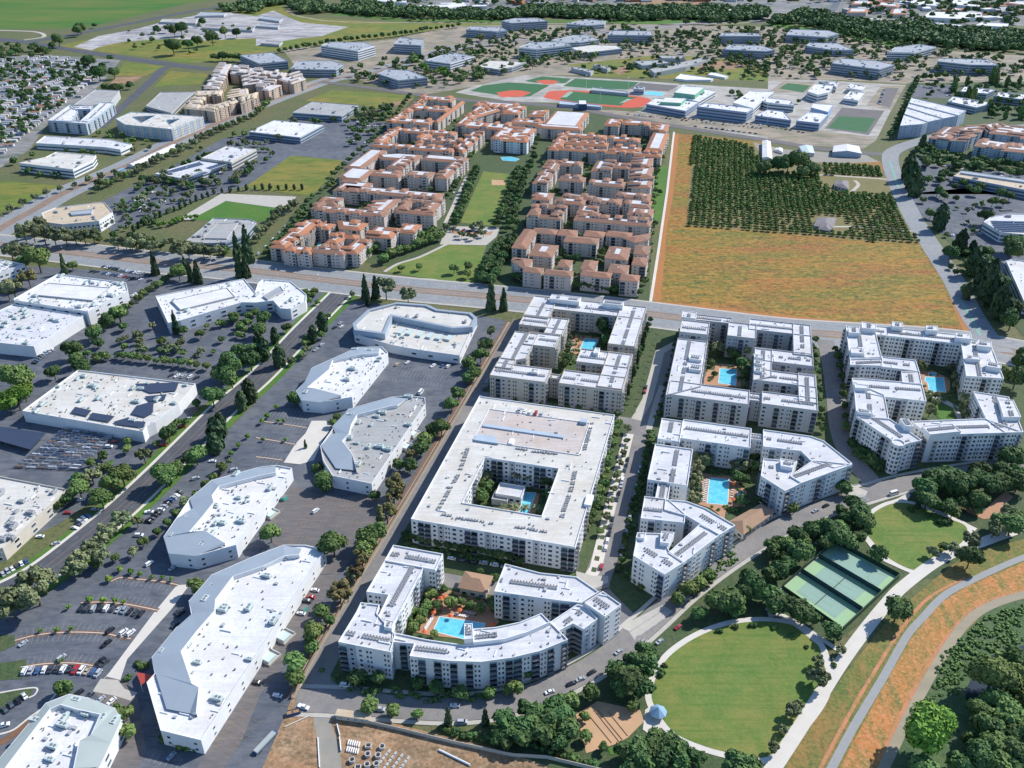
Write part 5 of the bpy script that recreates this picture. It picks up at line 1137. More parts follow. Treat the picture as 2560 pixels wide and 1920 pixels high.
def trunk_mesh(name,h,r0,limbs,seed):
    r=random.Random(seed); b=MB().use('bark'); b.tube((0,0,-.1),(0,0,h*.7),r0,r0*.6,7)
    for i in range(limbs):
        a=2*PI*i/limbs+r.uniform(-.4,.4); b.tube((0,0,h*r.uniform(.45,.65)),(math.cos(a)*h*.4,math.sin(a)*h*.4,h*r.uniform(.95,1.2)),r0*.5,r0*.2,5)
    return b.mesh(name)
def palm_crown(name,seed):
    r=random.Random(seed); b=MB().use('leaf_olive')
    for i in range(26):
        a=2*PI*i/26+r.uniform(-.1,.1); e=r.uniform(-.2,.9); p=Vector((0,0,0)); d=Vector((math.cos(a)*math.cos(e),math.sin(a)*math.cos(e),math.sin(e)))
        side=Vector((-math.sin(a),math.cos(a),0)); w=.1
        for k in range(4):
            q=p+d*.28; w2=.17*(1-k/4)+.02
            b.face([p-side*w,p+side*w,q+side*w2,q-side*w2]); p=q; w=w2; d=(d+Vector((0,0,-.42))).normalized()
    return b.mesh(name)
SPEC={ # name: (object name, material variants, shape, leaves, leaf, aspect z, crown centre height / radius, trunk)
 'd':('broadleaf_tree','leaf_dark','round',620,.16,.95,'dark green round'),
 'm':('broadleaf_tree','leaf_mid','round',620,.16,.95,'mid green round'),
 'o':('olive_tree','leaf_olive','loose',560,.15,1.0,'grey green loose'),
 'b':('broadleaf_tree','leaf_bright','round',480,.17,.95,'bright green round'),
 'w':('broadleaf_tree','leaf_brown','loose',520,.15,1.0,'yellow brown'),
 'c':('cypress_tree','leaf_cypress','cone',640,.17,2.3,'dark pointed'),
 'e':('tall_tree','leaf_cypress','oval',640,.17,1.6,'tall dark oval'),
 'g':('tall_tree','leaf_mid','oval',600,.17,1.7,'tall green oval'),
 's':('shrub','leaf_mid','bush',220,.24,.8,'green'),
 'h':('shrub','leaf_dark','bush',220,.24,.8,'dark'),
 'y':('young_tree','leaf_bright','round',200,.26,1.1,'small bright green young'),
 'p':('palm_tree','leaf_olive','palm',0,0,1,'fan'),
}
CR={};TR={}
for k,(nm,m,sh,n,lf,az,ad) in SPEC.items():
    CR[k]=[palm_crown('crown_p',q) if sh=='palm' else crown_mesh('crown_'+k,m,ord(k)*10+q,n,sh,lf) for q in range(3)]
    TR[k]=trunk_mesh('trunk_'+k,1.0,.07 if sh!='palm' else .035,0 if sh in('palm','cone') else 3,ord(k))
rt=random.Random(5)
NT=0; FARTREES=[]; RS=1.22; CRB={}
def segd(x,y,a,b):
    dx,dy=b[0]-a[0],b[1]-a[1]; t=max(0,min(1,((x-a[0])*dx+(y-a[1])*dy)/(dx*dx+dy*dy+1e-9))); return math.hypot(x-a[0]-t*dx,y-a[1]-t*dy)
_c=gp('00 1060,1470 1125,1435 1505,1260',0); CLEAR=[(_c[0],_c[1],14),(_c[1],_c[2],17)]
CLEAR+=[(a,c,9) for a,c in zip(_b[:-1],_b[1:])]
CLEAR+=[(a,c,7.5) for a,c in zip(_r[:-1],_r[1:])]
CLEAR+=[(a,c,3.5) for a,c in zip(ST4L[:-1],ST4L[1:])]
def habitat(nm,group):
    if nm!='broadleaf_tree': return nm
    for w_,n_ in (('court','courtyard_tree'),('street','street_tree'),('road','street_tree'),('boulevard','street_tree'),('avenue','street_tree'),('fence','street_tree'),('park','park_tree'),('lawn','park_tree'),('grove','park_tree'),('creek','park_tree'),('tennis','park_tree'),('clump','park_tree'),('mall','street_tree')):
        if w_ in group: return n_
    return nm
def tree(k,x,y,r,where,group,z0=0.0):
    """x,y ground position; r crown radius in metres"""
    global NT
    if any(segd(x,y,a_,b_)<d_ for a_,b_,d_ in CLEAR): return None
    NT+=1
    nm,m,sh,n,lf,az,ad=SPEC[k]
    zr=r*az
    th={'round':r*.42,'loose':r*.5,'cone':r*.25,'oval':r*.3,'bush':.05,'palm':r*2.0}[sh]*rt.uniform(.9,1.15)
    cz=th+zr*.72 if sh not in('bush','palm') else (zr*.45 if sh=='bush' else th)
    px_=FOC/proj((x,y,3))[2]*r
    if px_<((12 if habitat(nm,group)=='broadleaf_tree' else 8.5) if sh!='bush' else 6): FARTREES.append((k,x,y,r,cz,zr)); return None
    size='large ' if r>6.5 and sh!='bush' else ''
    lab=f'{size}{ad} {"shrub" if sh=="bush" else "palm" if sh=="palm" else "tree"} {where}'
    root=empty(habitat(nm,group),lab,'shrub' if sh=='bush' else 'palm tree' if sh=='palm' else 'tree',(x,y,z0),rt.uniform(0,6.28),group)
    if sh!='bush':
        t=link('trunk',TR[k],root); hh=cz if sh!='palm' else th; t.scale=(r*(.9 if sh!='palm' else 1),r*(.9 if sh!='palm' else 1),hh)
    cm=CR[k]
    if r>6 and sh in('round','loose'):
        kk=(k,r>9.5)
        if kk not in CRB: CRB[kk]=[crown_mesh('crown_big_'+k,m,ord(k)*20+q,3400 if r>9.5 else 1500,sh,.066 if r>9.5 else .1) for q in range(2)]
        cm=CRB[kk]
    c=link('crown',rt.choice(cm),root); c.location=(0,0,cz); q=rt.uniform(.9,1.1); c.scale=(r*q,r/q*rt.uniform(.92,1.08),zr*rt.uniform(.92,1.1))
    return root
def crown_h(k,r):
    sh=SPEC[k][2]; az=SPEC[k][5]
    return {'round':1.1*r,'loose':1.2*r,'cone':.25*r+.72*r*az,'oval':.3*r+.72*r*az,'bush':.4*r,'palm':2.0*r}[sh]
def pxm(x,y):
    X,Y=at(x,y,3); return FOC/proj((X,Y,3))[2]
def T(k,where,group,s,rdef=4.5):
    for p in px3(s):
        r=(p[2]/pxm(p[0],p[1])) if len(p)>2 else rdef
        r*=RS*(.68 if SPEC[k][2] in('cone','oval') else 1)
        X,Y=at(p[0],p[1],crown_h(k,r)); tree(k,X,Y,r,where,group)
def ROW(k,where,group,s,n,r,jit=.6,z=0):
    for i,q in enumerate(spread(gp(s,z),n)):
        rr=r*rt.uniform(.85,1.3); kk=rt.choice(k)
        tree(kk,q[0]+rt.uniform(-jit,jit),q[1]+rt.uniform(-jit,jit),rr,where,group)
def SCAT(k,where,group,s,n,r0,r1):
    P=gp(s); xs=[p[0] for p in P]; ys=[p[1] for p in P]; c=0;t=0
    while c<n and t<n*60:
        t+=1; x,y=rt.uniform(min(xs),max(xs)),rt.uniform(min(ys),max(ys))
        if inpoly(x,y,P): tree(rt.choice(k),x,y,rt.uniform(r0,r1),where,group); c+=1
g='trees along the dark left road'
T('m','beside the dark left road',g,'02 680,900,85 1050,780,100 960,850,85 1120,840,70 1020,900,85 870,980,90 1420,770,110 1510,730,75 1690,610,80 330,1420,110 530,1260,112')
T('o','beside the dark left road',g,'02 790,790,65 880,720,40 1240,620,60 1600,660,45 1040,1160,75 930,1270,70 870,1340,60 780,1440,80 680,1530,90 620,1600,75 860,1480,75 1180,1190,45 03 290,90,150 80,230,130 380,30,85 20,300,90')
T('d','beside the dark left road',g,'02 560,1000,55 500,1040,50 1360,620,45 1450,430,65 1830,95,85 600,960,45')
T('e','at the bend of the dark left road',g,'02 1860,430,110 1900,360,85 1850,520,85 2080,150,75 2150,70,90 11 570,1130,70 490,1230,65 160,1240,60 60,1360,85 200,1420,80 20,1300,70')
T('b','left of the solar roofed workshop',g,'02 140,110,100 200,60,80 70,170,80')
T('y','in the planted kerbs of the car park','young trees in the car park kerbs','03 940,25,26 590,270,20 350,472,18 490,465,22 615,455,20 770,200,26 890,210,26 990,212,22 1065,225,20 1310,10,18 1400,15,18 1480,30,18 02 2140,450,20 2060,530,22 2000,600,22 1920,710,30 1030,1600,25 1135,1620,25 1210,1640,20 12 190,315,16 240,320,16 100,275,22 50,325,20 170,200,20 60,480,16 250,480,16',1.6)
T('m','near the bottom corner office','trees near the bottom corner office','03 545,960,70 1080,1190,65 1100,1340,65 1700,90,70 560,1000,50 1010,1130,30')
T('s','under the end wall of the largest office','shrubs around the white offices','03 1410,1400,45 1480,1410,45 1540,1430,50 1600,1450,50 1650,1460,50 1700,1470,45 520,725,30 1240,780,40 1100,880,35 1190,760,30')
T('m','between the two largest white offices','trees between the white offices','12 120,1280,85 665,1375,115 570,820,75 700,280,35 660,330,35')
T('d','between the two largest white offices','trees between the white offices','12 335,125,55 530,720,45 590,880,50 1020,960,45')
ROW('s','along the front of the grey roofed office','shrubs around the white offices','12 640,850 760,890 1000,930',8,2.6)
T('c','on the walkway beside the grey roofed office','cypress trees','12 425,520,25')
g='trees along the tan fence'
T('m','along the tan fence',g,'12 1690,170,62 1600,370,72 1470,470,62 1040,1260,85 960,1330,90 920,1420,75 13 580,300,65 640,380,50 500,480,95 480,620,65 340,760,90 330,880,80 11 1990,1310,60 1940,1400,62')
T('d','along the tan fence',g,'12 1750,80,60 1540,400,62 1420,550,62 1330,700,55 11 1850,1480,55 1880,1560,60 1830,1610,50 12 1240,690,50')
T('w','along the tan fence',g,'12 1200,880,90 1190,980,62 1130,1120,78 900,1500,60 870,1600,70 1340,620,45 13 720,130,85 790,160,60')
T('o','along the tan fence',g,'12 840,1640,55 11 2030,1200,40 1960,1330,45')
g='street trees along the curving street'
T('m','along the curving street below the curved block',g,'13 775,1090,55 970,1110,72 1175,1150,62 1390,1195,45 2010,1000,58 2190,980,50 23 270,900,60 30,960,60 470,820,80')
T('c','along the curving street below the curved block',g,'13 1660,1220,62 1980,1220,60')
T('d','in front of the curved block',g,'13 870,880,75 1050,880,60 1770,1010,60 1400,920,60 1560,960,60 23 640,720,95 770,640,92 930,540,85 130,820,60')
g='dark park trees above the large oval lawn'
T('d','at the street edge of the large oval lawn',g,'23 1160,650,82 1080,720,92 1170,760,90 900,800,80 1000,900,125 950,940,95 1120,970,90 1030,830,80 1230,700,50')
T('m','beside the orange play area',g,'23 690,990,72 1050,1130,50 620,1210,45 650,1380,52 790,1480,42 520,1070,72')
g='dark tree clump left of the play area'
T('d','in the clump left of the play area',g,'23 120,1150,72 220,1190,90 340,1130,82 300,1260,92 440,1230,90 110,1300,92 490,1330,92 280,1370,90 100,1390,82 400,1420,80 200,1280,90 430,1110,70 13 2150,1240,90 2190,1330,80 2090,1390,70 2160,1430,60')
ROW('sh','along the construction fence','hedge shrubs along the construction fence','13 1620,1330 1850,1390 2050,1430 23 0,1420 250,1490 480,1560 700,1640',22,2.2)
g='dark trees below the large oval lawn'
T('d','below the large oval lawn',g,'23 1260,1420,92 1350,1450,92 1200,1510,85 1150,1590,85 1580,1550,62 1290,1570,90 1950,1630,125 2080,1630,75 1450,1620,85 1060,1620,70 1000,1650,60')
g='saplings on the large oval lawn'
T('h','on the edge of the large oval lawn',g,'23 1785,475,26 1930,440,28 2085,425,32 1290,835,38 1320,775,26 1220,960,24 33 50,445,26 200,510,26 335,615,20 570,770,26')
T('o','on the right side of the large oval lawn','grey green trees beside the white path','33 430,740,50 450,880,75 400,860,60 220,1160,65 260,1110,40 130,1330,40 40,1480,50 630,640,40')
g='trees around the tennis courts'
T('d','along the left fence of the tennis courts',g,'33 60,160,75 140,240,80 60,250,80 240,265,90 310,325,90 400,365,60 540,465,72 580,510,50 32 240,1290,72 110,1380,62 40,1460,62 190,1400,55 290,1440,90 190,1540,65 90,1600,75 20,1650,65')
g='trees between the street and the smaller oval lawn'
T('d','between the curving street and the smaller oval lawn',g,'32 650,890,62 640,1090,52 740,1030,65 800,1110,90 830,1180,80 370,1250,62 430,1260,55 480,1220,62 560,1250,82 640,1320,85 540,1330,65 720,1370,68 790,1310,55')
T('m','beside the angular white block',g,'32 300,1050,75 240,1110,55 23 1530,110,72 1440,200,62 1620,50,62 1700,0,60 1380,230,50')
T('d','in the park between street and tennis courts','park trees beside the tennis courts','23 1780,220,100 1900,200,110 1610,320,62 1920,270,72 1990,130,100 2100,70,120 2180,150,80 1860,280,60')
T('d','on the tan patch beside the tennis courts','park trees beside the tennis courts','33 1120,290,112')
T('d','at the top of the tennis courts','trees around the tennis courts','32 950,1460,70')
T('d','at the lower right of the smaller oval lawn','trees around the smaller oval lawn','32 1750,1500,92 1520,1400,40')
T('o','at the lower right of the smaller oval lawn','trees around the smaller oval lawn','32 1750,1340,60 1960,1250,70 1430,1450,45 1600,1420,50 2080,1090,50 2110,1180,70')
g='dark tree grove in front of the tallest white block'
T('d','in the grove before the tallest white block',g,'32 1230,760,82 1360,720,72 1530,680,82 1700,650,82 1830,640,92 1960,650,72 2120,630,95 1480,820,105 1580,790,92 1600,870,100 1700,850,92 1800,810,92 1900,860,92 1990,840,92 1840,750,82 2010,740,75 2150,760,75 2170,840,85 1350,900,95 1380,990,85 1450,1040,62 1560,1050,62 1600,1090,62 1690,1030,52')
T('m','beside the tan playground at far right',g,'32 1840,1000,80 1820,1100,40 2110,1210,100 2000,1190,72 2160,1140,60')
T('h','along the wall of the tallest white block','hedge below the tallest white block','32 770,520,60 830,570,65 880,610,65 930,660,65 970,700,60 800,600,50 860,650,50')
T('h','on the smaller oval lawn','saplings on the smaller oval lawn','32 1290,1055,30 1235,1085,28 1385,1130,26 905,1200,22 880,1280,24 1525,1190,46')
g='large trees in the bottom right creek'
T('b','at the very bottom right, alone on the bank',g,'33 1430,1340,195')
T('m','in the creek at bottom right',g,'33 1950,850,175 2100,880,130 2150,720,100 2060,720,85 1830,1160,105 2080,1200,130 2150,1360,120 1950,1450,125 1980,1620,115 1350,1650,110 2200,1040,120')
T('d','in the creek at bottom right',g,'33 1980,1100,115 1900,1290,120 2100,1530,120 1800,1560,125 2160,1650,100 1680,1620,95 2130,1080,80 2000,1380,90 1760,1400,80')
g='trees along the avenue of the cream block'
ROW('md','beside the right wall of the cream block',g,'22 915,370 850,560 800,760 760,940 700,1120 650,1290',17,3.4)
ROW('mo','in the pavement beside the cream block',g,'22 1000,420 960,640 900,830 830,1080 770,1300',9,2.4)
ROW('d','in front of the cream block','trees between the cream block and curved block','12 1290,1330 1500,1390 1700,1440 2000,1480 2200,1540 22 60,1560',14,3.0)
ROW('d','behind the cream block','trees behind the cream block','22 30,180 400,205 900,290',9,2.0)
ROW('cd','along the right side of the rear pool block','conifers beside the rear pool block','C 2130,430 2060,640 2000,860 1930,1080 1870,1260 1780,1500',16,2.4)
ROW('hd','along the left side of the middle grey block','hedge beside the middle grey block','D 150,230 110,430 60,640 25,790',13,1.8)
ROW('md','along the right side of the middle grey block','trees beside the middle grey block','D 1140,280 1150,480 1175,680 1200,930',11,2.6)
ROW('d','along the left wall of the tallest white block','trees left of the tallest white block','E 20,240 60,420 70,600 90,760',9,3.2)
ROW('dh','beside the left wall of the angular block','street trees left of the angular block','22 1190,440 1150,700 1060,1000 1010,1200 960,1450 930,1620',20,2.2)
ROW('m','in front of the angular block','trees below the angular block','G 300,930 400,880 490,830 600,760 690,680 640,650',8,3.6)
T('m','beside the tan clubhouse','trees beside the tan clubhouse','G 690,660,45 740,610,40 790,590,38 960,480,42 900,510,30 820,600,25')
T('h','along the foot of the angular block','shrubs below the angular block','G 60,880,28 110,920,30 160,935,28 30,850,25')
T('d','in the pool court of the rear block','court trees of the rear block','C 1570,440,110 1600,550,60 1240,450,40 1350,470,35 1580,650,60 1100,880,60 1050,950,60 1430,1070,50 1340,1060,40 1260,1040,40')
T('o','in the pool court of the rear block','court trees of the rear block','C 1100,620,50 1120,720,50 1030,830,50')
T('o','in the dim court of the middle grey block','court trees of the grey block','D 440,320,45 490,310,40 670,330,45 640,575,28')
T('d','in the dim court of the middle grey block','court trees of the grey block','D 560,360,40 620,420,40 640,500,35 400,420,25 420,500,20 820,270,40 880,290,40 780,250,30 660,470,30')
T('o','in the green court of the tallest white block','court trees of the tallest block','E 585,325,35 560,275,22 775,290,25 800,340,28 820,400,28 830,460,28 870,520,30 890,590,40 920,650,40 640,520,35 650,620,38 690,520,22 690,565,25')
sheet('lawn',[ccw(gp('E 690,590 740,580 800,610 820,680 720,690 670,640'))],'lawn_green',.3,'small shaded lawn inside the court of the tallest white block')
T('o','beside the pool of the angular block','court trees of the angular block','G 420,255,40 380,300,40 385,350,32 375,400,34 370,450,34 620,280,34 590,275,30 650,270,28')
T('d','beside the pool of the angular block','court trees of the angular block','G 690,280,26 600,340,30 640,350,25 620,470,30 715,460,20 690,240,25')
T('p','in the palm court of the cream block','palms in the court of the cream block','22 40,780,42 140,790,42 240,805,42 110,1070,42 15,1060,42 215,1060,36 12 2130,1060,40 1990,800,40',3)
T('m','in the palm court of the cream block','court trees of the cream block','12 1980,870,70 1950,960,60 1990,780,50 2080,1090,40')
T('d','in the palm court of the cream block','court trees of the cream block','12 2080,700,60 2140,720,60 22 300,830,60 330,950,50 260,1080,40')
T('m','beside the pool of the curved block','court trees of the curved block','H 420,255,28 400,310,25 385,340,25 370,372,25 345,400,25 345,330,22 435,430,18 505,290,26 550,290,20 632,315,24 475,235,18')
T('d','beside the pool of the curved block','court trees of the curved block','H 690,305,25 325,370,22 590,300,18 440,300,22 700,180,18 635,155,15 720,320,20')
g='trees beside the boulevard'
T('c','between the boulevard and the stepped office',g,'11 940,830,62 1030,830,60 965,920,40 2030,905,75 2140,935,60 2070,860,60')
T('o','between the boulevard and the stepped office',g,'11 1120,830,75 1310,880,62 830,880,25')
T('c','along the boulevard near the forked roof office',g,'01 545,630,50 1330,625,60 1600,640,45 1700,700,60 1720,590,45 2040,480,65 2130,480,85 2060,640,65 2120,650,60 1890,620,28 1510,1140,55 1640,700,50')
T('m','left of the boulevard bend',g,'01 320,570,100 210,600,60 620,630,40 1540,690,60')
T('w','left of the tall white office','trees by the tall white office','01 240,740,62')
T('o','left of the tall white office','trees by the tall white office','01 110,830,80 60,850,60 130,790,50')
ROW('dm','in the row between the two left car parks','tree row between the left car parks','01 900,1180 1060,1060 1200,950 1330,860 1560,690',15,3.6)
ROW('dm','in the hedge row below the big grey car park','tree row below the big grey car park','01 850,1470 1040,1440 1200,1470 1500,1500 1780,1540',14,3.2)
T('d','at the lower right of the big grey car park','trees at the lower right of the big grey car park','01 1960,1500,110 2060,1380,62 1990,1590,90 2160,1450,82 2190,1360,62 1900,1570,80 2100,1560,90 11 260,1170,40 70,1090,60 20,1180,60')
T('d','left of the big grey car park','trees left of the big grey car park','01 620,1350,75 640,1440,62 820,1220,62 845,1300,42 1065,1160,36 900,1405,38 820,1415,32 750,1390,32 940,1100,60 1030,1060,60 700,1500,72 460,1550,62 1730,1220,40 1915,1270,30 1580,1190,35')
T('m','left of the big grey car park','trees left of the big grey car park','01 800,1200,60 130,1600,120 250,1600,60 1020,1040,70 2030,1070,45 1390,1290,40')
T('o','along the avenue corner by the bent tan roofs','olive trees by the bent tan roofs','01 200,330,70 280,350,65 370,360,65 460,370,65 560,380,65 640,370,60 720,370,60 800,370,60 330,290,60 90,510,70 180,510,70 250,500,50')
T('o','in front of the grey fan shaped office','trees in front of the fan shaped office','01 950,470,55 1010,430,50 1080,430,50 1170,430,70 1220,410,60 1000,500,40 1310,465,50 1480,450,50 1560,490,72 1620,490,60 1750,500,60 1890,510,50 1810,510,40')
ROW('y','in the drive left of the small green lawn','young trees in the drive by the lawn','01 1380,310 1500,290 1600,240 1700,240',9,2.6)
ROW('e','in the conifer line beside the small lawn','conifer line beside the small lawn','01 1160,345 1300,260 1450,190 1560,150 1700,80 1850,20 10 -50,1640 150,1640 400,1640',26,2.0)
SCAT('yo','in the car park behind the bent tan roofs','parking trees behind the bent tan roofs','01 950,140 1300,0 1600,0 1560,120 1250,200 1050,170',22,1.8,3)
ROW('o','along the left avenue','trees along the left avenue','01 0,230 250,110 450,30 00 1000,1520 1300,1300',16,4)
ROW('om','on the right side of the left avenue','trees right of the left avenue','00 850,1659 1100,1540 1300,1450 1530,1330 1750,1220 2000,1100 2212,1010 10 120,900',30,4.8)
SCAT('dm','around the white banded office at left','trees around the white banded office','00 60,1380 900,1290 1000,1340 840,1480 600,1560 150,1500',22,3,5)
SCAT('m','below the two grey apartment rings','trees below the two apartment rings','00 800,1160 1250,1200 1400,1270 1150,1290 900,1200',14,3.5,5.5)
SCAT('do','around the flat white offices by the avenue','trees around the flat white offices','10 -40,1180 150,1230 380,1240 500,1150 780,1000 1080,900 1200,960 900,1060 720,1010 300,1080',34,3.5,6)
SCAT('dm','in the lot left of the rust quadrangles','trees left of the rust quadrangles','10 820,1010 1000,950 1180,930 1150,1060 1000,1250 880,1280 700,1250',30,3.5,6)
SCAT('do','around the solar roofed low building','trees around the solar roofed building','00 1150,1500 1350,1560 1700,1600 2100,1560 2212,1450 10 200,1300 100,1400 00 1900,1640 1200,1640',30,3.5,5.5)
ROW('d','behind the pale pink roofed apartments','dark tree line behind the pink apartments','00 1850,530 2000,530 2120,540',9,7)
SCAT('d','between the mobile homes','trees between the mobile homes','00 -60,540 700,560 900,640 650,860 400,1000 200,1200 0,1400 -60,1400',190,3,6)
SCAT('d','in the grove above the mobile homes','grove above the mobile homes','00 -60,400 520,420 500,480 250,520 0,520',26,5,9)
T('d','beside the upper left meadows','trees beside the upper left meadows','00 500,335,50 760,520,50 850,620,60 980,620,45 880,570,30 660,260,40 690,240,40 945,500,25 820,215,20 1120,730,30 920,760,40 980,760,40 1030,760,35')
T('d','in the demolition yard','dark trees in the demolition yard','00 1490,390,60 1620,380,40 1700,350,40 1830,320,50 1440,240,30 1560,240,50 1350,250,30 1500,260,40 1750,180,30 1940,270,40 2040,280,35')
ROW('d','along the meadow edge above campus','tree line along the meadow edge above campus','10 200,460 560,400 900,350 1200,320 1500,270 1750,240',32,5.5)
CAMPZ='10 430,640 700,600 1000,570 1400,480 1700,400 2212,300 20 300,260 1200,250 2212,250 30 200,250 900,340 1400,430 2212,520 2212,680 1500,700 800,690 0,680 20 2212,640 1750,520 1400,460 1000,480 500,540 0,640 10 1900,720 1500,790 1250,770 700,680'
SCAT('dmmo','among the campus office blocks','trees among the campus office blocks',CAMPZ,950,3.5,7)
SCAT('b','in the bright grove between two campus offices','bright grove on the campus','10 1350,560 1500,560 1680,600 1680,650 1560,690 1450,620',20,4.5,6.5)
SCAT('m','beside the cream roofed campus hall','trees beside the cream campus hall','10 1660,660 1950,620 1960,690 1720,720',12,4.5,6.5)
SCAT('dm','in the dry scrub behind the school','trees in the scrub behind the school','20 500,640 1000,560 1700,560 2212,640 2212,700 1400,660 800,690',24,3.5,6)
ROW('d','along the right side of the school grounds','dark tree row beside the school grounds','30 1290,690 1240,800 1190,920 1130,1060 1050,1200',20,5)
SCAT('dg','around the white offices at upper right','trees around the white offices at upper right','30 1600,760 1500,880 1740,990 2000,900 2212,960 2212,1050 1850,1040 1950,760 2212,740 1900,700',34,4,7.5)
SCAT('dm','among the red tiled apartments at right','trees among the red tiled apartments','30 1330,1230 1500,1350 2212,1440 2212,1480 1400,1440 1280,1320',30,3.5,6)
T('e','on the corner beside the pale east road','tall dark trees beside the pale east road','30 1220,1450,85 1250,1530,85 1280,1600,80 1340,1230,50 31 1500,220,90 1670,440,80 1790,600,100 1850,720,100 1920,800,110 1960,880,110 2010,960,110 2060,1020,90 1730,860,60')
T('d','beside the pale east road','trees beside the pale east road','31 1410,180,40 1580,520,60 1830,500,40 1900,510,50 2100,500,90 2130,430,80 1880,200,60 2110,980,70 2110,1100,80 2000,780,80 1580,640,25 1620,690,30 1700,840,50 2120,640,40 2190,1480,80 2150,1600,90 2200,1380,60 2050,1580,60')
SCAT('dm','in the car parks at the right edge','trees in the right edge car parks','30 1250,1400 2212,1650 2212,1500 1600,1400 31 2200,150 1300,100 1250,0',40,4,7)
SCAT('yo','in the light car park at right','young trees in the right car park','31 1400,200 1850,60 2200,60 1900,200 1750,420 1550,330',12,2,3.5)
SCAT('d','in the triangular lot above the red tiled apartments','trees above the red tiled apartments','30 1250,720 1640,720 1560,830 1400,870',8,4,6)
SCAT('do','around the left avenue lots','trees around the left avenue lots','00 1150,1290 1500,1240 1700,1160 1780,1230 1500,1400 1250,1500 900,1640 700,1659 1000,1480',20,3.5,5.5)
SCAT('dom','in the district right of the avenue','trees in the district right of the avenue','00 1200,1659 1700,1600 2212,1480 10 300,1250 120,1230 00 2100,1130 1750,1260 1400,1480',30,3,5)
SCAT('do','in the lots by the grey fan shaped office','trees by the fan shaped office','01 900,140 1250,60 1500,60 1550,200 1300,340 1000,400 900,380',26,2.5,4)
SCAT('dm','around the demolition yard','scattered trees in the upper meadows','00 560,330 1300,250 2000,150 2212,250 1800,480 1300,470 850,440',26,3,6)
SCAT('d','along the far river road','scattered trees beyond the campus','10 700,120 2212,200 20 2212,210 30 900,280 1100,380 1000,400 200,230 20 1000,210 10 1400,190',90,4,8)
SCAT('dm','in the far town','trees of the far town','10 900,20 2212,0 20 2212,40 30 700,20 1000,230 2212,240 2212,20 700,0 20 1200,20 10 1500,60',220,5,9)
SCAT('dm','in the riverside lowland','shrubs and trees of the riverside lowland','30 500,240 1100,340 1500,390 2300,440 2300,470 1400,430 1000,400 600,290',70,4,9)
SCAT('do','among the dry scrub halls','trees among the scrub halls','20 420,520 1000,480 1400,430 2100,470 2212,560 30 0,640 20 2212,690 1300,640 600,640',70,3,6)
SCAT('m','on the school campus','trees on the school campus','20 1780,800 2000,800 1900,870 1780,860 30 0,920 250,900 330,870 280,960',14,3,5)
SCAT('dd','inside the tiled quadrangles','court trees of the tiled quadrangles','20 480,1180 1110,1200 1110,1300 480,1280',16,2.5,4)
SCAT('dm','inside the third row tiled apartments','court trees of the third tiled row','20 330,1430 1030,1440 1030,1560 400,1540',26,2.5,4)
SCAT('dm','inside the stepped tiled apartments','court trees of the stepped apartments','10 830,1400 1000,1340 1720,1400 1560,1540 1000,1560',26,2.5,4)
SCAT('dm','inside the left tiled apartments','court trees of the left tiled apartments','11 560,60 980,70 960,140 600,140 400,330 520,470 420,470 300,480 400,330',16,2.3,3.6)
SCAT('d','between boulevard tiled houses','trees between the boulevard tiled houses','21 150,400 900,400 1060,560 1050,620 800,640 300,640 160,560',34,2.5,4.2)
ROW('dm','along the west edge of the tiled apartments','trees along the west edge of the tiled apartments','10 1330,840 1150,1090 980,1250 700,1500 620,1640 11 480,60 300,320 120,520',34,3.6)
SCAT('de','in the park grove by the right office','trees by the right edge offices','31 1500,330 1620,470 1900,560 2000,640 1900,800 1800,650 1560,460',16,3,5)
SCAT('dm','at the right edge','trees at the far right edge','30 1950,760 2400,700 2400,900 2100,1050 1900,1060',24,4,7)
SCAT('dm','below the tiled right apartments','trees below the right tiled apartments','30 1330,1370 2350,1440 2350,1490 1620,1480 1330,1440',30,3.5,6)
SCAT('do','in the office district by the left avenue','trees of the left office district','v 250,420 420,350 560,300 620,280 560,330 520,400 470,415 420,440 330,470 270,500',46,3,5.5)
SCAT('dm','on the verge above the boulevard','trees on the verge above the boulevard','01 0,400 900,390 1400,440 2000,530 2000,560 1300,520 700,460 0,400',22,3.5,5.5)
SCAT('dm','among the terracotta blocks left of the mall','trees among the left terracotta blocks','v 610,520 700,400 800,320 880,220 960,220 1020,290 960,460 900,520',70,2.6,4.4)
SCAT('dm','among the terracotta blocks right of the mall','trees among the right terracotta blocks','v 1115,590 1150,400 1200,290 1440,270 1410,620 1380,640',110,2.6,4.4)
SCAT('om','in the lots of the left office buildings','trees in the left office lots','01 850,1250 1400,1200 1900,1400 1700,1500 1200,1430 900,1430',14,2.5,4)
SCAT('m','beside the forked roof office','trees beside the forked roof office','01 1650,1130 2150,1080 11 150,1080 60,1200 01 2100,1300 1750,1200',16,2.5,4.5)
SCAT('m','on the grass by the boulevard corner','trees on the grass by the boulevard corner','11 430,800 520,900 560,980 450,1060 380,1000',8,2.5,4)
SCAT('dm','beside the tennis courts and street','park trees beside the curving street','32 0,1430 560,1230 860,1150 900,1260 620,1380 300,1500 60,1659',22,3.2,5.2)
SCAT('d','at the lower lawn edge','park trees under the large oval lawn','23 900,1600 1250,1480 1500,1560 1700,1659 1000,1659',10,3.5,5.5)
SCAT('mo','in the car park of the forked roof office','trees in the forked roof car park','01 1000,1250 1500,1150 1900,1380 1700,1480 1000,1420',10,2.2,3.6)
SCAT('om','in the left strip of the office park','trees in the office park strip','11 260,1480 420,1320 640,1080 700,1090 480,1420 320,1570',9,2.4,3.8)
ROW('om','along the edge of the long drive','trees along the long drive','02 2000,700 1500,1180 1150,1500 700,1640',14,3.0)
SCAT('m','beside the solar roofed workshop','trees beside the solar roofed workshop','02 1560,330 1700,200 1780,110 1650,320 1420,520 1330,560',9,2.2,3.8)
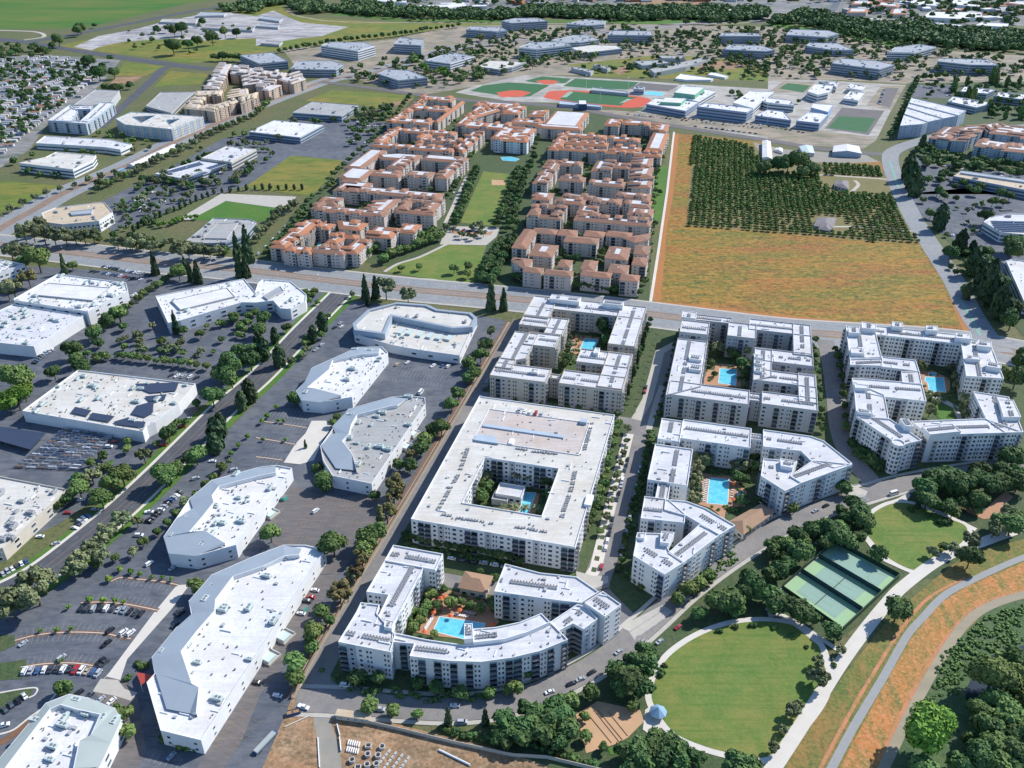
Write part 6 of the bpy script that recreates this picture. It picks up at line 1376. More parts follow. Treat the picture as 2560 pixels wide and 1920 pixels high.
SCAT('dm','in the triangle below the solar carport','trees near the storage racks','02 600,870 760,720 1080,480 1150,560 900,800 700,960',8,2.6,4.2)
SCAT('m','on the far right verge','trees on the far right verge','31 1420,250 1560,420 1800,700 1900,900 1850,900 1650,640 1400,330',14,2.5,4.2)
# orchard farm trees
T('d','around the farm sheds','large trees around the farm sheds','20 2180,1440,60 30 20,1420,60 100,1420,70 180,1400,60 380,1450,60 300,1480,50')
T('m','around the farm sheds','large trees around the farm sheds','30 270,1390,85')
# central mall
ROW('d','on the left side of the green mall','dark tree rows along the green mall','v 1030,370 1008,430 985,490',16,4.6); ROW('d','on the right side of the green mall','dark tree rows along the green mall','v 1120,375 1100,430 1075,490',16,5.2)
ROW('d','on the far right side of the green mall','dark tree rows along the green mall','v 1135,375 1120,430 1095,500',15,4.6)
ROW('d','on the right side of the lower park lawn','dark trees beside the lower park lawn','11 2130,460 2060,560 2000,680 1950,790',13,5)
ROW('d','farther right of the lower park lawn','dark trees beside the lower park lawn','11 2200,460 2150,560 2080,700 2040,800',12,5)
ROW('m','on the curved left edge of the lower park lawn','tree arc beside the lower park lawn','11 1100,620 1200,560 1350,510 1500,450 1600,420',14,4.6)
T('m','on the lower park lawn','small trees on the lower park lawn','11 1410,645,28 1710,660,38 1835,640,36 1830,700,36 1255,655,28')
SCAT('o','in the plaza at the foot of the mall','plaza trees','v 960,490 1090,492 1085,520 960,525',14,2.5,4)
ROW('mo','in front of the orange tiled corner apartments','trees before the orange tiled apartments','11 690,610 800,610 900,600 1010,540 1060,490',10,4.6)
ROW('d','left of the orange tiled corner apartments','trees left of the orange tiled apartments','11 110,560 200,450 300,330 430,200 480,150',12,3.6)
SCAT('m','around the single tiled house block','trees around the single tiled block','11 1220,400 1300,370 1400,400 1540,340 1500,420 1320,480',12,3.5,5)
ROW('o','on the slope left of the tiled apartments','olive trees left of the tiled apartments','11 20,440 100,330 200,230 330,150',9,5)
ROW('d','below the tiled apartments right of the park','dark trees below the right tiled apartments','21 20,760 300,810 600,840 900,880 1100,900',22,4)
ROW('c','in front of the third tiled row','cypresses before the third tiled row','11 520,200 700,210 850,220 1050,230',7,2.4)
ROW('d','between the tiled apartment rows left of the mall','trees between tiled rows left of the mall','11 480,220 800,260 1150,220 1250,180',12,3)
ROW('d','between the second and third rust rows','trees between rust rows left of the mall','10 1050,1300 1300,1300 1600,1330 1820,1370',16,4)
ROW('m','right of the rust quadrangles','trees right of the rust quadrangles','10 1850,1380 1960,1180 2060,1180 20 20,1120',10,4)
ROW('d','between quadrangle and third row right of the mall','trees between tiled rows right of the mall','20 380,1350 700,1370 1000,1340 1250,1370',18,3.6)
ROW('d','between third and fourth tiled rows right of the mall','trees between tiled rows right of the mall','21 130,20 500,10 900,0 1200,10',14,3)
ROW('d','between fourth row and boulevard row','trees between tiled rows right of the mall','21 120,300 500,310 900,330 1200,330',18,3)
SCAT('do','inside the tiled boulevard apartments','court trees of the boulevard apartments','21 380,440 440,560 780,580 830,620 760,440 500,380',18,2.5,4)
ROW('m','along the pink path right edge of the tiled apartments','trees along the east edge of the tiled apartments','20 1330,1120 1270,1400 21 1220,100 1200,400 1150,800',24,3)
ROW('d','along the mall street right side','street trees right of the mall','20 240,1120 180,1400 80,1659 21 40,200 0,500',22,3.8)
ROW('d','left street of the green mall','street trees left of the mall','10 1830,1380 1700,1659 11 1650,60 1500,250',16,3.6)
# orchard: one mesh per tree, no parts at this size
OM=[crown_mesh('orchard_tree','leaf_orchard',90+q,150,'round',.25) for q in range(3)]
OP=gp('20 1572,1188 1960,1232 2090,1300 2130,1370 30 0,1500 450,1500 470,1560 520,1659 31 1060,30 1150,180 1300,445 900,430 330,370 0,345 21 1507,290')
OP2=gp('30 460,1420 950,1440 975,1530 470,1510')
cells=[]
o0=at(1720,620); ca,sa=math.cos(math.radians(78)),math.sin(math.radians(78))
for i in range(-10,75):
    for j in range(-50,40):
        u,v=i*6.9,j*6.7; x,y=o0[0]+u*ca-v*sa,o0[1]+u*sa+v*ca
        if (inpoly(x,y,OP) or inpoly(x,y,OP2)): cells.append((x,y))
hole=[gp('31 370,330 400,210 600,210 720,300 680,350'),gp('30 480,1560 700,1540 760,1620 700,1659 560,1659')]
cells=[c for c in cells if not any(inpoly(c[0],c[1],h_) for h_ in hole) and rt.random()>.03]
cells.sort(key=lambda c:c[1]); ex=[]
for n_,(x,y) in enumerate(cells):
    r=rt.uniform(2.1,3.0); x+=rt.uniform(-.6,.6); y+=rt.uniform(-.5,.5)
    if n_<300:
        o=link('orchard_tree',rt.choice(OM)); o.location=(x,y,r*.85); o.rotation_euler=(0,0,rt.uniform(0,6)); o.scale=(r,r,r*.85)
        tag(o,'round dark green fruit tree in the nearer orchard rows','fruit tree','fruit trees in the orchard'); o['shared']=1
    else: ex.append((x,y,r))
def merged(name,src,L,label,cat):
    v=[];f=[]
    for x,y,r,zs,zc in L:
        me=src[rt.randrange(len(src))]; a=rt.uniform(0,6.28); c_,s_=math.cos(a),math.sin(a); i0=len(v)
        v+=[(x+(p.co.x*c_-p.co.y*s_)*r,y+(p.co.x*s_+p.co.y*c_)*r,zc+p.co.z*r*zs) for p in me.vertices]
        f+=[tuple(i0+q for q in p.vertices) for p in me.polygons]
    me2=bpy.data.meshes.new(name); me2.from_pydata(v,[],f); me2.materials.append(src[0].materials[0]); me2.update()
    o=link(name,me2); return tag(o,label,cat,kind='stuff')
OS=[crown_mesh('orchard_small','leaf_orchard',190+q,60,'bush',.36) for q in range(2)]
merged('orchard_rows',OS,[(x,y,r*1.1,.9,r*.8) for x,y,r in ex],'farther rows of fruit trees in the orchard','orchard')
# riverside forest belt
FS=[crown_mesh('forest_crown','leaf_forest',290+q,90,'round',.3) for q in range(3)]
L=[]
for poly,n in ((gp('10 260,60 420,40 560,30 600,70 680,90 860,30 1000,40 1300,90 1700,110 2212,110 20 200,70 600,90 1200,80 1700,80 2212,90 30 0,200 20 2212,165 1800,200 1400,170 1000,185 600,165 100,150 10 2212,175 1600,160 1200,150 880,130 600,110 420,130'),1250),
               (gp('30 0,200 300,110 500,130 700,190 1000,230 1300,230 1500,270 1900,290 2400,300 2400,430 1900,440 1400,390 1100,350 800,290 400,230 100,210'),900),(gp('00 1850,80 2212,30 10 150,-20 500,-30 420,20 100,60 00 2212,120 1950,110'),160)):
    xs=[p[0] for p in poly]; ys=[p[1] for p in poly]; c=0
    while c<n:
        x,y=rt.uniform(min(xs),max(xs)),rt.uniform(min(ys),max(ys))
        if inpoly(x,y,poly): r=rt.uniform(6,12); L.append((x,y,r,.9,r*.75)); c+=1
merged('riverside_forest',FS,L,'dense green riverside tree belt along the far river','forest')
POOLS=[inset(ccw(gp(q_)),-1.2) for q_ in ('C 1320,635 1485,650 1420,795 1255,780','D 462,468 582,476 574,590 452,572','E 618,405 735,410 750,505 645,498','G 455,350 553,358 546,493 440,483','22 115,940 203,945 140,1122 60,1108','H 458,358 655,388 650,400 605,410 565,455 430,420','G 400,325 460,345 440,490 395,490','H 440,360 520,335 590,340 590,360 430,420 395,410')]
# low plants in courts and beds
US=[crown_mesh('undergrowth_tuft','leaf_mid',390+q,40,'bush',.34) for q in range(2)]
L=[]
for s_,n in (('C 1110,420 1700,390 1560,780 1200,960 960,960 1000,760',160),('D 400,300 700,340 690,560 600,580 380,560 340,520 380,380',80),('E 560,280 850,260 900,640 700,690 600,500',80),('G 370,220 640,230 690,330 660,480 560,560 390,480',60),
             ('12 1960,700 22 380,760 250,1120 12 2000,1090 1830,1030',70),('H 360,260 480,230 660,260 690,340 420,430 290,410',60),('G 0,830 220,952 440,940 600,780 580,700 330,860 220,930 60,830',90),('12 1280,1320 2212,1530 22 60,1600 12 1300,1420',60),
             ('13 560,820 900,900 1500,1040 2212,1000 2212,1060 1500,1100 800,1000',70),('33 1500,700 1900,350 2212,250 2212,560 1750,800 1500,1200 1330,1120',260),('C 2080,420 1900,1000 1780,1560 1840,1560 2000,900 2150,450',80),('n 1640,1000 1600,1180 1560,1330 1545,1440 1590,1300 1640,1120',60)):
    poly=gp(s_); xs=[p[0] for p in poly]; ys=[p[1] for p in poly]; c=0;t=0
    while c<n and t<9000:
        t+=1; x,y=rt.uniform(min(xs),max(xs)),rt.uniform(min(ys),max(ys))
        if inpoly(x,y,poly) and not any(inpoly(x,y,q_) for q_ in POOLS): r=rt.uniform(.7,1.7); L.append((x,y,r,.8,r*.4)); c+=1
merged('undergrowth',US,L,'low mixed planting in the courts and beds','ground cover')
# the many small far trees: one mass
FB={k:[crown_mesh('far_'+k,SPEC[k][1],700+ord(k)+q,60,SPEC[k][2] if SPEC[k][2]!='palm' else 'loose',.34) for q in range(2)] for k in SPEC}
v=[];f=[];mi=[];mats=[]
for k,x,y,r,cz,zr in FARTREES:
    me=rt.choice(FB[k]); m=me.materials[0]
    if m not in mats: mats.append(m)
    q=mats.index(m); a=rt.uniform(0,6.28); c_,s_=math.cos(a),math.sin(a); i0=len(v); cc=[p.co for p in me.vertices]
    v+=[(x+(p.x*c_-p.y*s_)*r,y+(p.x*s_+p.y*c_)*r,cz+p.z*zr) for p in cc]
    ff=[tuple(i0+t for t in p.vertices) for p in me.polygons]; f+=ff; mi+=[q]*len(ff)
me2=bpy.data.meshes.new('distant_trees'); me2.from_pydata(v,[],f)
for m in mats: me2.materials.append(m)
me2.polygons.foreach_set('material_index',mi); me2.update()
tag(link('distant_trees',me2),'the many small trees scattered among far offices and apartments','trees',kind='stuff')
print('FAR',len(FARTREES),'TREES',NT,'orchard',len(cells))
# ================================================================ CARS, POOLS, COURTS, SITE OBJECTS
def car_meshes():
    out={}
    for k,(L,W,H,prof) in {'car':(4.5,1.8,1.45,((-.5,.0),(-.5,.5),(-.44,.56),(-.26,.60),(-.14,1.0),(.20,1.0),(.34,.64),(.47,.56),(.5,.42),(.5,0))),
                     'suv':(4.8,1.95,1.8,((-.5,0),(-.5,.56),(-.47,.62),(-.42,1.0),(.14,1.0),(.27,.62),(.46,.54),(.5,.4),(.5,0))),
                     'pickup':(5.4,1.95,1.8,((-.5,0),(-.5,.52),(-.1,.52),(-.09,1.0),(.13,1.0),(.23,.6),(.47,.54),(.5,.4),(.5,0))),
                     'van':(6.2,2.2,2.7,((-.5,0),(-.5,.96),(-.47,1.0),(.3,1.0),(.4,.62),(.48,.5),(.5,.35),(.5,0)))}.items():
        b=MB().use('car_paint'); z0=.28
        P=[(x*L,z0+z*(H-z0)) for x,z in prof]; belt=z0+.58*(H-z0)
        def hw(z): return W/2 if z<=belt+.02 else W/2-.2*(z-belt)/(H-belt)-.06
        A=[(x,-hw(z),z) for x,z in P]; Bq=[(x,hw(z),z) for x,z in P]
        b.face(A); b.face(Bq[::-1])
        for i in range(len(P)-1): b.face([A[i+1],A[i],Bq[i],Bq[i+1]])
        b.face([A[0],A[-1],Bq[-1],Bq[0]])
        body=b.mesh('car_body'); g=MB().use('glass')
        # windscreens and side glass set just proud of the cabin
        top=[p for p in P if p[1]>H-.05]; xr,xf=min(p[0] for p in top),max(p[0] for p in top)
        lo=[p for p in P if belt-.25<p[1]<belt+.12]; xfl=max([p[0] for p in lo if p[0]>xf] or [xf+.5]); xfl=min(xfl,xf+.8); xrl=max([p[0] for p in lo if p[0]<xr] or [xr-.3])
        zt,zb=H-.12,belt+.06
        for s in (1,-1):
            q=[(xr+.1,s*(hw(zt)+.02),zt),(xf-.05,s*(hw(zt)+.02),zt),(xf+(xfl-xf)*.7,s*(hw(zb)+.02),zb),(max(xrl,xr-.5)+.2,s*(hw(zb)+.02),zb)]
            g.face(q if s<0 else q[::-1])
        w=hw(H)-.08; w2=hw(belt)-.1
        g.face([(xf+.03,-w,H-.04),(xfl+.02,-w2,belt+.1),(xfl+.02,w2,belt+.1),(xf+.03,w,H-.04)])
        g.face([(xr-.03,w,H-.04),(xrl-.02,w2,belt+.1),(xrl-.02,-w2,belt+.1),(xr-.03,-w,H-.04)])
        gl=g.mesh('car_glass')
        wm=MB().use('tyre'); n=10
        for sgn in (-1,1):
            pass
        ring=[(.33*math.cos(2*PI*i/n),.33*math.sin(2*PI*i/n)) for i in range(n)]
        for i in range(n):
            j=(i+1)%n; wm.face([(ring[i][0],-.11,ring[i][1]),(ring[j][0],-.11,ring[j][1]),(ring[j][0],.11,ring[j][1]),(ring[i][0],.11,ring[i][1])])
        wm.face([(x,-.11,z) for x,z in ring]); wm.face([(x,.11,z) for x,z in ring][::-1])
        out[k]=(body,gl,wm.mesh('wheel'),L,W)
    return out
CARS=car_meshes()
PAINT=[('white',(.78,.78,.77)),('silver',(.42,.44,.46)),('dark grey',(.06,.065,.07)),('black',(.02,.02,.024)),('blue',(.05,.11,.26)),('dark red',(.38,.03,.035)),('pale blue grey',(.26,.32,.38)),('beige',(.45,.38,.28))]
PD=dict(PAINT); rc=random.Random(21); NC=0
def car(x,y,a,where,group,col=None,kind=None,z=.16):
    global NC; NC+=1
    kind=kind or rc.choices(('car','suv','pickup'),(60,32,8))[0]; col=col or rc.choices([p[0] for p in PAINT],(24,16,18,18,8,6,7,3))[0]
    body,gl,wh,L,W=CARS[kind]
    r=empty('delivery_van' if kind=='van' else 'parked_car',f'{col} {kind} {where}','van' if kind=='van' else 'car',(x,y,z),a,group)
    o=link('body',body,r); o.color=(*PD[col],1); link('windows',gl,r)
    for sx in (-.31,.31):
        for sy in (-1,1): w=link('wheel',wh,r); w.location=(sx*L,sy*(W/2-.08),.33)
    return r
def CROW(where,group,s,n,head,fill=1.0,step=None,cols=None,flip=.5,along=False):
    """n cars spaced along the line; head = angle offset to line direction (90: side by side, 0: nose to tail)"""
    pl=smooth(gp(s),False,4) if len(px3(s))>2 else gp(s); Q=spread(pl,n)
    for i,q in enumerate(Q):
        if rc.random()>fill: continue
        a=Q[max(0,i-1)]; c=Q[min(n-1,i+1)]; ang=math.atan2(c[1]-a[1],c[0]-a[0])+math.radians(head)
        if rc.random()<flip: ang+=PI
        car(q[0],q[1],ang,where,group,col=cols[i%len(cols)] if cols else None)
def CAR(where,group,s,deg,col=None,kind=None):
    for q in gp(s,.8): car(q[0],q[1],math.radians(deg),where,group,col,kind)
g='cars in the curved car park'
CROW('in the lowest curved parking row',g,'03 215,830 320,825 440,815 560,812 660,818 760,830 850,850',13,90,cols=['white','silver','blue','white','dark grey','dark grey','white','black','dark red','white','beige','blue','silver'])
CROW('in the upper curved parking row',g,'03 700,290 800,290 900,285 1050,300 1220,335',11,90,cols=['black','dark grey','silver','black','white','dark grey','silver','pale blue grey','black','dark grey','black'])
CROW('beside the dark planted bed at bottom left',g,'03 45,1165 100,1120 160,1085 215,1045',4,80,cols=['dark grey','dark grey','black','white'])
for s_,c in (('03 950,470','black'),('03 1068,483','white'),('03 1130,490','white'),('03 920,580','black'),('03 200,580','silver'),('03 870,735','black'),('03 900,750','dark grey'),('03 1540,300','dark grey'),('03 1560,320','black'),('03 1510,420','dark grey'),('03 870,1065','silver'),('03 965,1078','white'),('03 680,1010','black'),('03 770,1030','black'),('03 1480,1555','pale blue grey'),('03 530,705','silver')): CAR('standing alone in the curved car park',g,s_,60,c)
CAR('at the bottom left edge',g,'03 25,1290',20,'white','pickup')
g='cars along the dark left road'
CROW('in the line beside the pointed roof office',g,'02 1290,1195 1390,1095 1480,1010 1555,945',11,90,cols=['black','dark grey','black','dark grey','white','silver','black','blue','silver','white','dark grey'])
for s_,c,d in (('02 1290,1105','white',0),('02 1870,785','dark red',40),('02 1835,665','white',0),('02 1200,1305','white',0),('02 1290,1550','white',55),('02 1490,1590','silver',55),('02 1575,365','dark red',10),('02 1630,298','silver',40),('02 1405,525','dark red',0),('02 940,540','white',0),('02 985,495','dark red',0),('02 585,1110','dark red',0),('02 345,1315','white',0),('02 700,1000','white',10),('02 820,1080','silver',0),('02 480,1375','silver',30),('02 1690,815','silver',30),('02 2020,740','silver',30)): CAR('near the dark left road',g,s_,d,c)
CROW('under the trees of the cream roofed building',g,'02 650,1250 690,1205 760,1150',5,80,cols=['white','black','silver','white','blue'])
CROW('in the row at the lower left edge',g,'02 30,1650 100,1610 170,1570 230,1540',6,80,cols=['silver','silver','white','dark grey','white','blue'])
g='cars in the brown office lot'
CAR('alone in the middle of the brown office lot',g,'12 515,1095',55,'white'); CAR('behind the small white office',g,'12 1425,70',70,'white','van')
for s_,c in (('11 1310,1470','white'),('11 1220,1490','beige'),('11 1530,1500','white'),('11 1610,1500','blue'),('11 1660,1505','white'),('11 740,1160','white'),('11 730,1130','silver'),('11 680,1170','black'),('11 570,1320','silver'),('11 520,1360','silver')): CAR('in the lot of the stepped blue office',g,s_,55,c)
for s_,c in (('13 510,120','white'),('13 475,180','dark red'),('13 440,212','dark grey'),('13 390,320','white'),('13 185,1030','white'),('13 10,920','black'),('12 570,1450','white')): CAR('behind the largest white office',g,s_,-14,c)
g='cars along the curving street'
for s_,c,d in (('13 770,942','white',-8),('13 880,965','dark grey',-8),('13 1070,1150','silver',-8),('13 1720,1117','white',-3),('13 1780,1260','silver',0),('23 325,1000','white',22),('23 590,890','silver',25),('23 510,930','black',25),('23 920,655','silver',38),('23 690,830','black',35),('23 1275,565','silver',40),('32 410,1095','silver',30),('32 500,1050','black',30),('23 1520,190','silver',35),('23 1580,150','dark grey',35),('23 1700,40','black',35)): CAR('on the curving street',g,s_,d,c)
CAR('driving on the curving street by the large oval lawn',g,'23 1435,440',38,'dark red'); CAR('on the curving street by the smaller oval lawn',g,'32 1090,945',22,'white','van')
CAR('beside the blue skip on the construction ground',g,'13 410,1130',-20,'white','pickup')
g='cars parked on the straight street'
for s_,c in (('22 1000,650','black'),('22 988,700','black'),('22 975,740','dark grey'),('22 955,825','white'),('22 945,872','silver'),('22 925,940','black'),('22 908,992','dark grey'),('22 868,1165','black'),('22 853,1228','dark grey'),('22 840,1292','black'),('22 825,1352','white'),('22 812,1415','white'),('22 772,1578','dark red'),('22 1148,65','dark red'),('22 1158,25','dark grey')): CAR('on the sunny side of the straight street',g,s_,75,c)
CROW('on the shaded side of the straight street',g,'22 1105,735 1055,970 1010,1190 955,1430 915,1600',16,0,fill=.9)
CROW('between the cream block and the curved block','cars between the cream and curved blocks','12 1690,1515 1850,1545 2000,1560 2150,1590',6,0,cols=['white','dark grey','black','silver','white','silver'])
CROW('parked along the fence street by the rear pool block','cars along the fence street','C 90,1180 40,1300 0,1380',3,0,cols=['silver','dark grey','white'])
CROW('on the rooftop car deck of the cream block','cars on the rooftop deck','22 60,420 130,430 170,440 210,445 250,450',5,90,cols=['silver','white','white','dark red','silver'])
for o in THINGS[-5:]: o.location.z=16.65
CROW('by the tall white office row','cars by the tall white office','01 1150,905 1190,880 1230,860',4,80); CROW('in the drive below the low hall','cars below the low hall','01 300,1480 380,1410 460,1370',8,70)
CROW('in the lot above the tall white office','cars above the tall white office','01 800,690 950,715 1150,750 1330,780',16,60,fill=.75); CROW('in the second lot row above the tall white office','cars above the tall white office','01 900,650 1100,690 1300,720',14,60,fill=.7)
CROW('at the top of the solar roofed workshop','cars by the solar roofed workshop','01 1480,1590 1600,1600 1700,1610',5,60,cols=['dark grey','white','silver','white','black'])
CROW('on the plaza at the foot of the mall','cars on the mall plaza','v 975,497 1060,503',14,60,fill=.8)
CROW('along the left mall street','cars along the mall streets','10 1830,1420 1740,1600 11 1690,60',14,0,fill=.7); CROW('along the right mall street','cars along the mall streets','20 210,1200 130,1500 21 20,120 -20,300',16,0,fill=.7)
CROW('red and parked beside the left tiled apartments','cars left of the tiled apartments','11 20,540 160,400 260,290 400,140',8,0,fill=.8)
CROW('in the front row of the school car park','cars in the school car park','20 1000,990 1500,1045 2150,1110',34,70,fill=.8)
CROW('in the back row of the school car park','cars in the school car park','20 1350,1010 1700,1050 2150,1085 30 300,1150',32,70,fill=.8)
CROW('on the street beside the school car park','cars along the school street','20 1400,1075 1800,1120 2200,1170',18,0,fill=.7)
CROW('in the lot right of the school','cars right of the school','30 1000,780 960,900',12,80,fill=.8)
# far car parks: one mass of small cars
q=MB(); 
for s_,n in ((CAMPZ,420),('10 930,1010 1180,940 1050,1200 950,1300 720,1330 800,1120',60),('31 1400,250 2100,50 2200,150 1900,560 1550,400',40),('30 1260,740 1620,750 1560,840',30),('30 1300,1420 2000,1480 2212,1640 1700,1600',40),('01 950,130 1300,0 1600,20 1250,220',50)):
    poly=gp(s_); xs=[p[0] for p in poly]; ys=[p[1] for p in poly]; c=0
    while c<n:
        x,y=rc.uniform(min(xs),max(xs)),rc.uniform(min(ys),max(ys)); 
        if not inpoly(x,y,poly): continue
        a=rc.choice((.2,1.7)); m=rc.choice(('white_plain','vent','unit_grey','hull_blue','roof_white')); 
        k=rc.randint(2,6)
        for i in range(k):
            cx,cy=x+i*2.8*math.cos(a),y+i*2.8*math.sin(a); q.use(m if rc.random()<.6 else rc.choice(('white_plain','vent','unit_grey')))
            q.box((cx,cy,.3),(1.8,4.4,.65),a); q.box((cx,cy,.95),(1.5,2.3,.5),a)
            c+=1
o=q.build('distant_cars'); tag(o,'rows of tiny cars in the far car parks','cars',kind='stuff')
# ---- pools
def pool(label,s_,deck=None):
    if deck: sheet('pool_deck',[ccw(gp(deck))],'pool_deck',.24)
    p=ccw(gp(s_)); r=MB().use('water_pool'); r.flat([p],.30); c=(sum(x for x,_ in p)/len(p),sum(y for _,y in p)/len(p))
    root=empty('swimming_pool',label,'swimming pool',(*c,0),0,'swimming pools of the apartment blocks')
    r.v=[(v[0]-c[0],v[1]-c[1],v[2]) for v in r.v]; r.build('water',root)
    e=MB().use('pool_edge'); o=inset(p,-.45); e.ring(o,p,.36,.36); e.wall(o,.2,.36); e.wall(p,.29,.36,flip=True); e.v=[(v[0]-c[0],v[1]-c[1],v[2]) for v in e.v]; e.build('coping',root)
pool('rectangular pool on the orange paved court of the rear block','C 1320,635 1485,650 1420,795 1255,780','C 1200,585 1510,625 1410,810 1230,840 1140,825')
pool('pool in the dim court of the middle grey block','D 462,468 582,476 574,590 452,572','D 430,430 560,440 620,480 610,600 440,590 330,580 335,470 420,480')
pool('pool in the green court of the tallest white block','E 618,405 735,410 750,505 645,498 632,440 615,435','E 570,360 660,360 780,420 780,510 640,515 600,470')
pool('small square spa beside the pool of the tallest block','E 640,378 685,378 690,396 640,398')
pool('long lap pool with swim lanes between the angular arms','G 455,350 553,358 546,493 440,483','G 400,325 560,340 650,420 640,500 540,510 530,570 460,510 395,490')
pool('round little spa beside the lap pool','G 602,425 630,424 632,445 604,446')
pool('narrow pool in the palm court of the cream block','22 115,940 203,945 140,1122 60,1108','12 2140,1120 2120,1010 22 0,930 240,950 200,1130 40,1130')
pool('wide pool beside the long curved roof','H 458,358 655,388 650,400 605,410 565,455 430,420','H 440,230 640,270 720,380 700,400 600,460 420,440 330,420 400,340 380,290')
pool('far pool at the head of the green mall','v 1082,340 1105,339 1122,344 1112,349 1086,347')
pool('tiny pool inside the orange tiled apartments','11 540,435 565,435 555,465 535,470')
pool('school swimming pool beside the green turf','20 1130,800 1200,790 1320,805 1290,830 1160,820')
sheet('path',[ccw(gp('E 680,520 760,560 830,600 860,680 830,690 800,620 740,580 660,540'))],'sidewalk',.27)
# umbrellas and loungers
um=MB().use('red_fabric'); um=MB().use('orange_fabric'); um.cyl((0,0,2.3),1.3,.05,.7,8); um.use('steel_white'); um.cyl((0,0,0),.05,.05,2.4,6); UM=um.mesh('umbrella')
cb=MB().use('orange_fabric'); cb.cyl((0,0,2.2),1.35,.06,.7,8,cap=False); CB=cb.mesh('canopy'); pb2=MB().use('steel_white'); pb2.cyl((0,0,0),.06,.05,2.3,6); PB=pb2.mesh('pole')
def umbrella(s_,where):
    for x,y in gp(s_,2.5):
        r=empty('parasol',f'orange parasol {where}','parasol',(x,y,.25),0,'orange pool parasols'); link('canopy',CB,r); link('pole',PB,r)
umbrella('H 545,325 430,335 390,420 692,388 505,350','beside the wide pool of the curved block'); umbrella('G 582,380 578,460 405,345 403,425','beside the lap pool'); umbrella('E 435,690','in the left court of the tallest block')
umbrella('C 1200,640','beside the rear block pool'); umbrella('H 462,272 478,268','in the planted end of the curved block court')
lg=MB().use('white_plain'); lg.box((0,-.2,.3),(.62,1.3,.08)); lg.face([(-.31,.45,.38),(.31,.45,.38),(.31,1.0,.8),(-.31,1.0,.8)]); lg.face([(-.31,.45,.34),(-.31,1.0,.76),(.31,1.0,.76),(.31,.45,.34)])
for sx in (-.25,.25):
    for sy in (-.75,.4): lg.box((sx,sy,0),(.06,.06,.3))
LG=lg.mesh('lounger')
def loungers(s_,n,where,rot):
    for q in spread(gp(s_,.4),n):
        o=link('sun_lounger',LG); o.location=(q[0],q[1],.26); o.rotation_euler=(0,0,rot+rc.uniform(-.1,.1)); tag(o,f'white sun lounger {where}','sun lounger','white sun loungers by the pools')
loungers('G 442,358 425,470',13,'in the right hand line left of the lap pool',GRID); loungers('G 424,362 410,470',11,'in the left hand line left of the lap pool',GRID)
loungers('H 425,362 395,410',9,'in the line left of the wide pool',.6); loungers('H 520,345 580,355',8,'above the wide pool',2.6); loungers('H 560,330 610,345',6,'by the parasol above the wide pool',2.6)
loungers('G 575,400 570,450',5,'right of the lap pool',GRID+PI); loungers('C 1180,660 1150,800',10,'left of the rear block pool',GRID); loungers('22 45,960 20,1040',6,'left of the narrow palm court pool',GRID)
loungers('D 345,480 335,560',8,'in the side strip of the middle grey court',GRID)
# ---- sports courts
cz=.40
W_,N_,E2,S_=[at(*q) for q in ((1956,1471.8),(2087.4,1359.2),(2244.1,1444.2),(2104.2,1576))]
def lerp(a,b,t): return (a[0]+(b[0]-a[0])*t,a[1]+(b[1]-a[1])*t)
def cuv(u,v): return lerp(lerp(W_,S_,u),lerp(N_,E2,u),v)   # u along the court length, v across the three courts
rootc=empty('tennis_courts','green fenced hard courts with three playing areas between the two oval lawns','sports court',(*cuv(.5,.5),0))
def cpart(name,mb):
    c=rootc.location; mb.v=[(v[0]-c.x,v[1]-c.y,v[2]) for v in mb.v]; return mb.build(name,rootc)
b_=MB().use('court_light'); b_.flat([ccw([cuv(0,0),cuv(1,0),cuv(1,1),cuv(0,1)])],cz); cpart('court_surface',b_)
for k,vc in enumerate((.175,.50,.83)):
    hl,hw=.325,.102 if k<2 else .125
    if k==2: hl=.40
    b_=MB().use('court_dark'); b_.flat([ccw([cuv(.5-hl,vc-hw),cuv(.5+hl,vc-hw),cuv(.5+hl,vc+hw),cuv(.5-hl,vc+hw)])],cz+.03)
    b_.use('white_line')
    def ln(u0,v0,u1,v1): strip('',[cuv(u0,v0),cuv(u1,v1)],.12,'white_line',cz+.06,b=b_)
    for s in (-1,1):
        ln(.5-hl,vc+s*hw,.5+hl,vc+s*hw); ln(.5+s*hl,vc-hw,.5+s*hl,vc+hw)
        if k<2: ln(.5-hl,vc+s*hw*.75,.5+hl,vc+s*hw*.75); ln(.5+s*.175,vc-hw*.75,.5+s*.175,vc+hw*.75)
    if k<2: ln(.325,vc,.675,vc)
    else:
        for s in (-1,1):
            pts=[]
            for i in range(13):
                a=-PI/2+PI*i/12; pts.append(cuv(.5+s*(hl-.02)-s*math.cos(a)*.19,vc+math.sin(a)*.1))
            strip('',pts,.15,'yellow_line',cz+.06,b=b_)
    cpart('court',b_)
    if k<2:
        n_=MB().use('rail'); a,c=cuv(.5,vc-hw-.012),cuv(.5,vc+hw+.012); d=Vector((c[0]-a[0],c[1]-a[1])); n_.box(((a[0]+c[0])/2,(a[1]+c[1])/2,cz),(d.length,.06,1.0),math.atan2(d.y,d.x)); cpart('net',n_)
def screen(p0,p1,h,m,name,label=None,posts=True,z=0,th=.08,cat='fence',group=None):
    d=Vector((p1[0]-p0[0],p1[1]-p0[1])); r=empty(name,label,cat,((p0[0]+p1[0])/2,(p0[1]+p1[1])/2,z),math.atan2(d.y,d.x),group)
    b=MB().use(m); b.box((0,0,0),(d.length,th,h)); b.build('panel',r)
    b=MB().use('rail')
    n=max(2,int(d.length/4))
    for i in range(n+1): b.cyl((-d.length/2+d.length*i/n,0,0),.08,.08,h+.15,6)
    if posts: b.build('posts',r)['kind']='stuff'
    return r
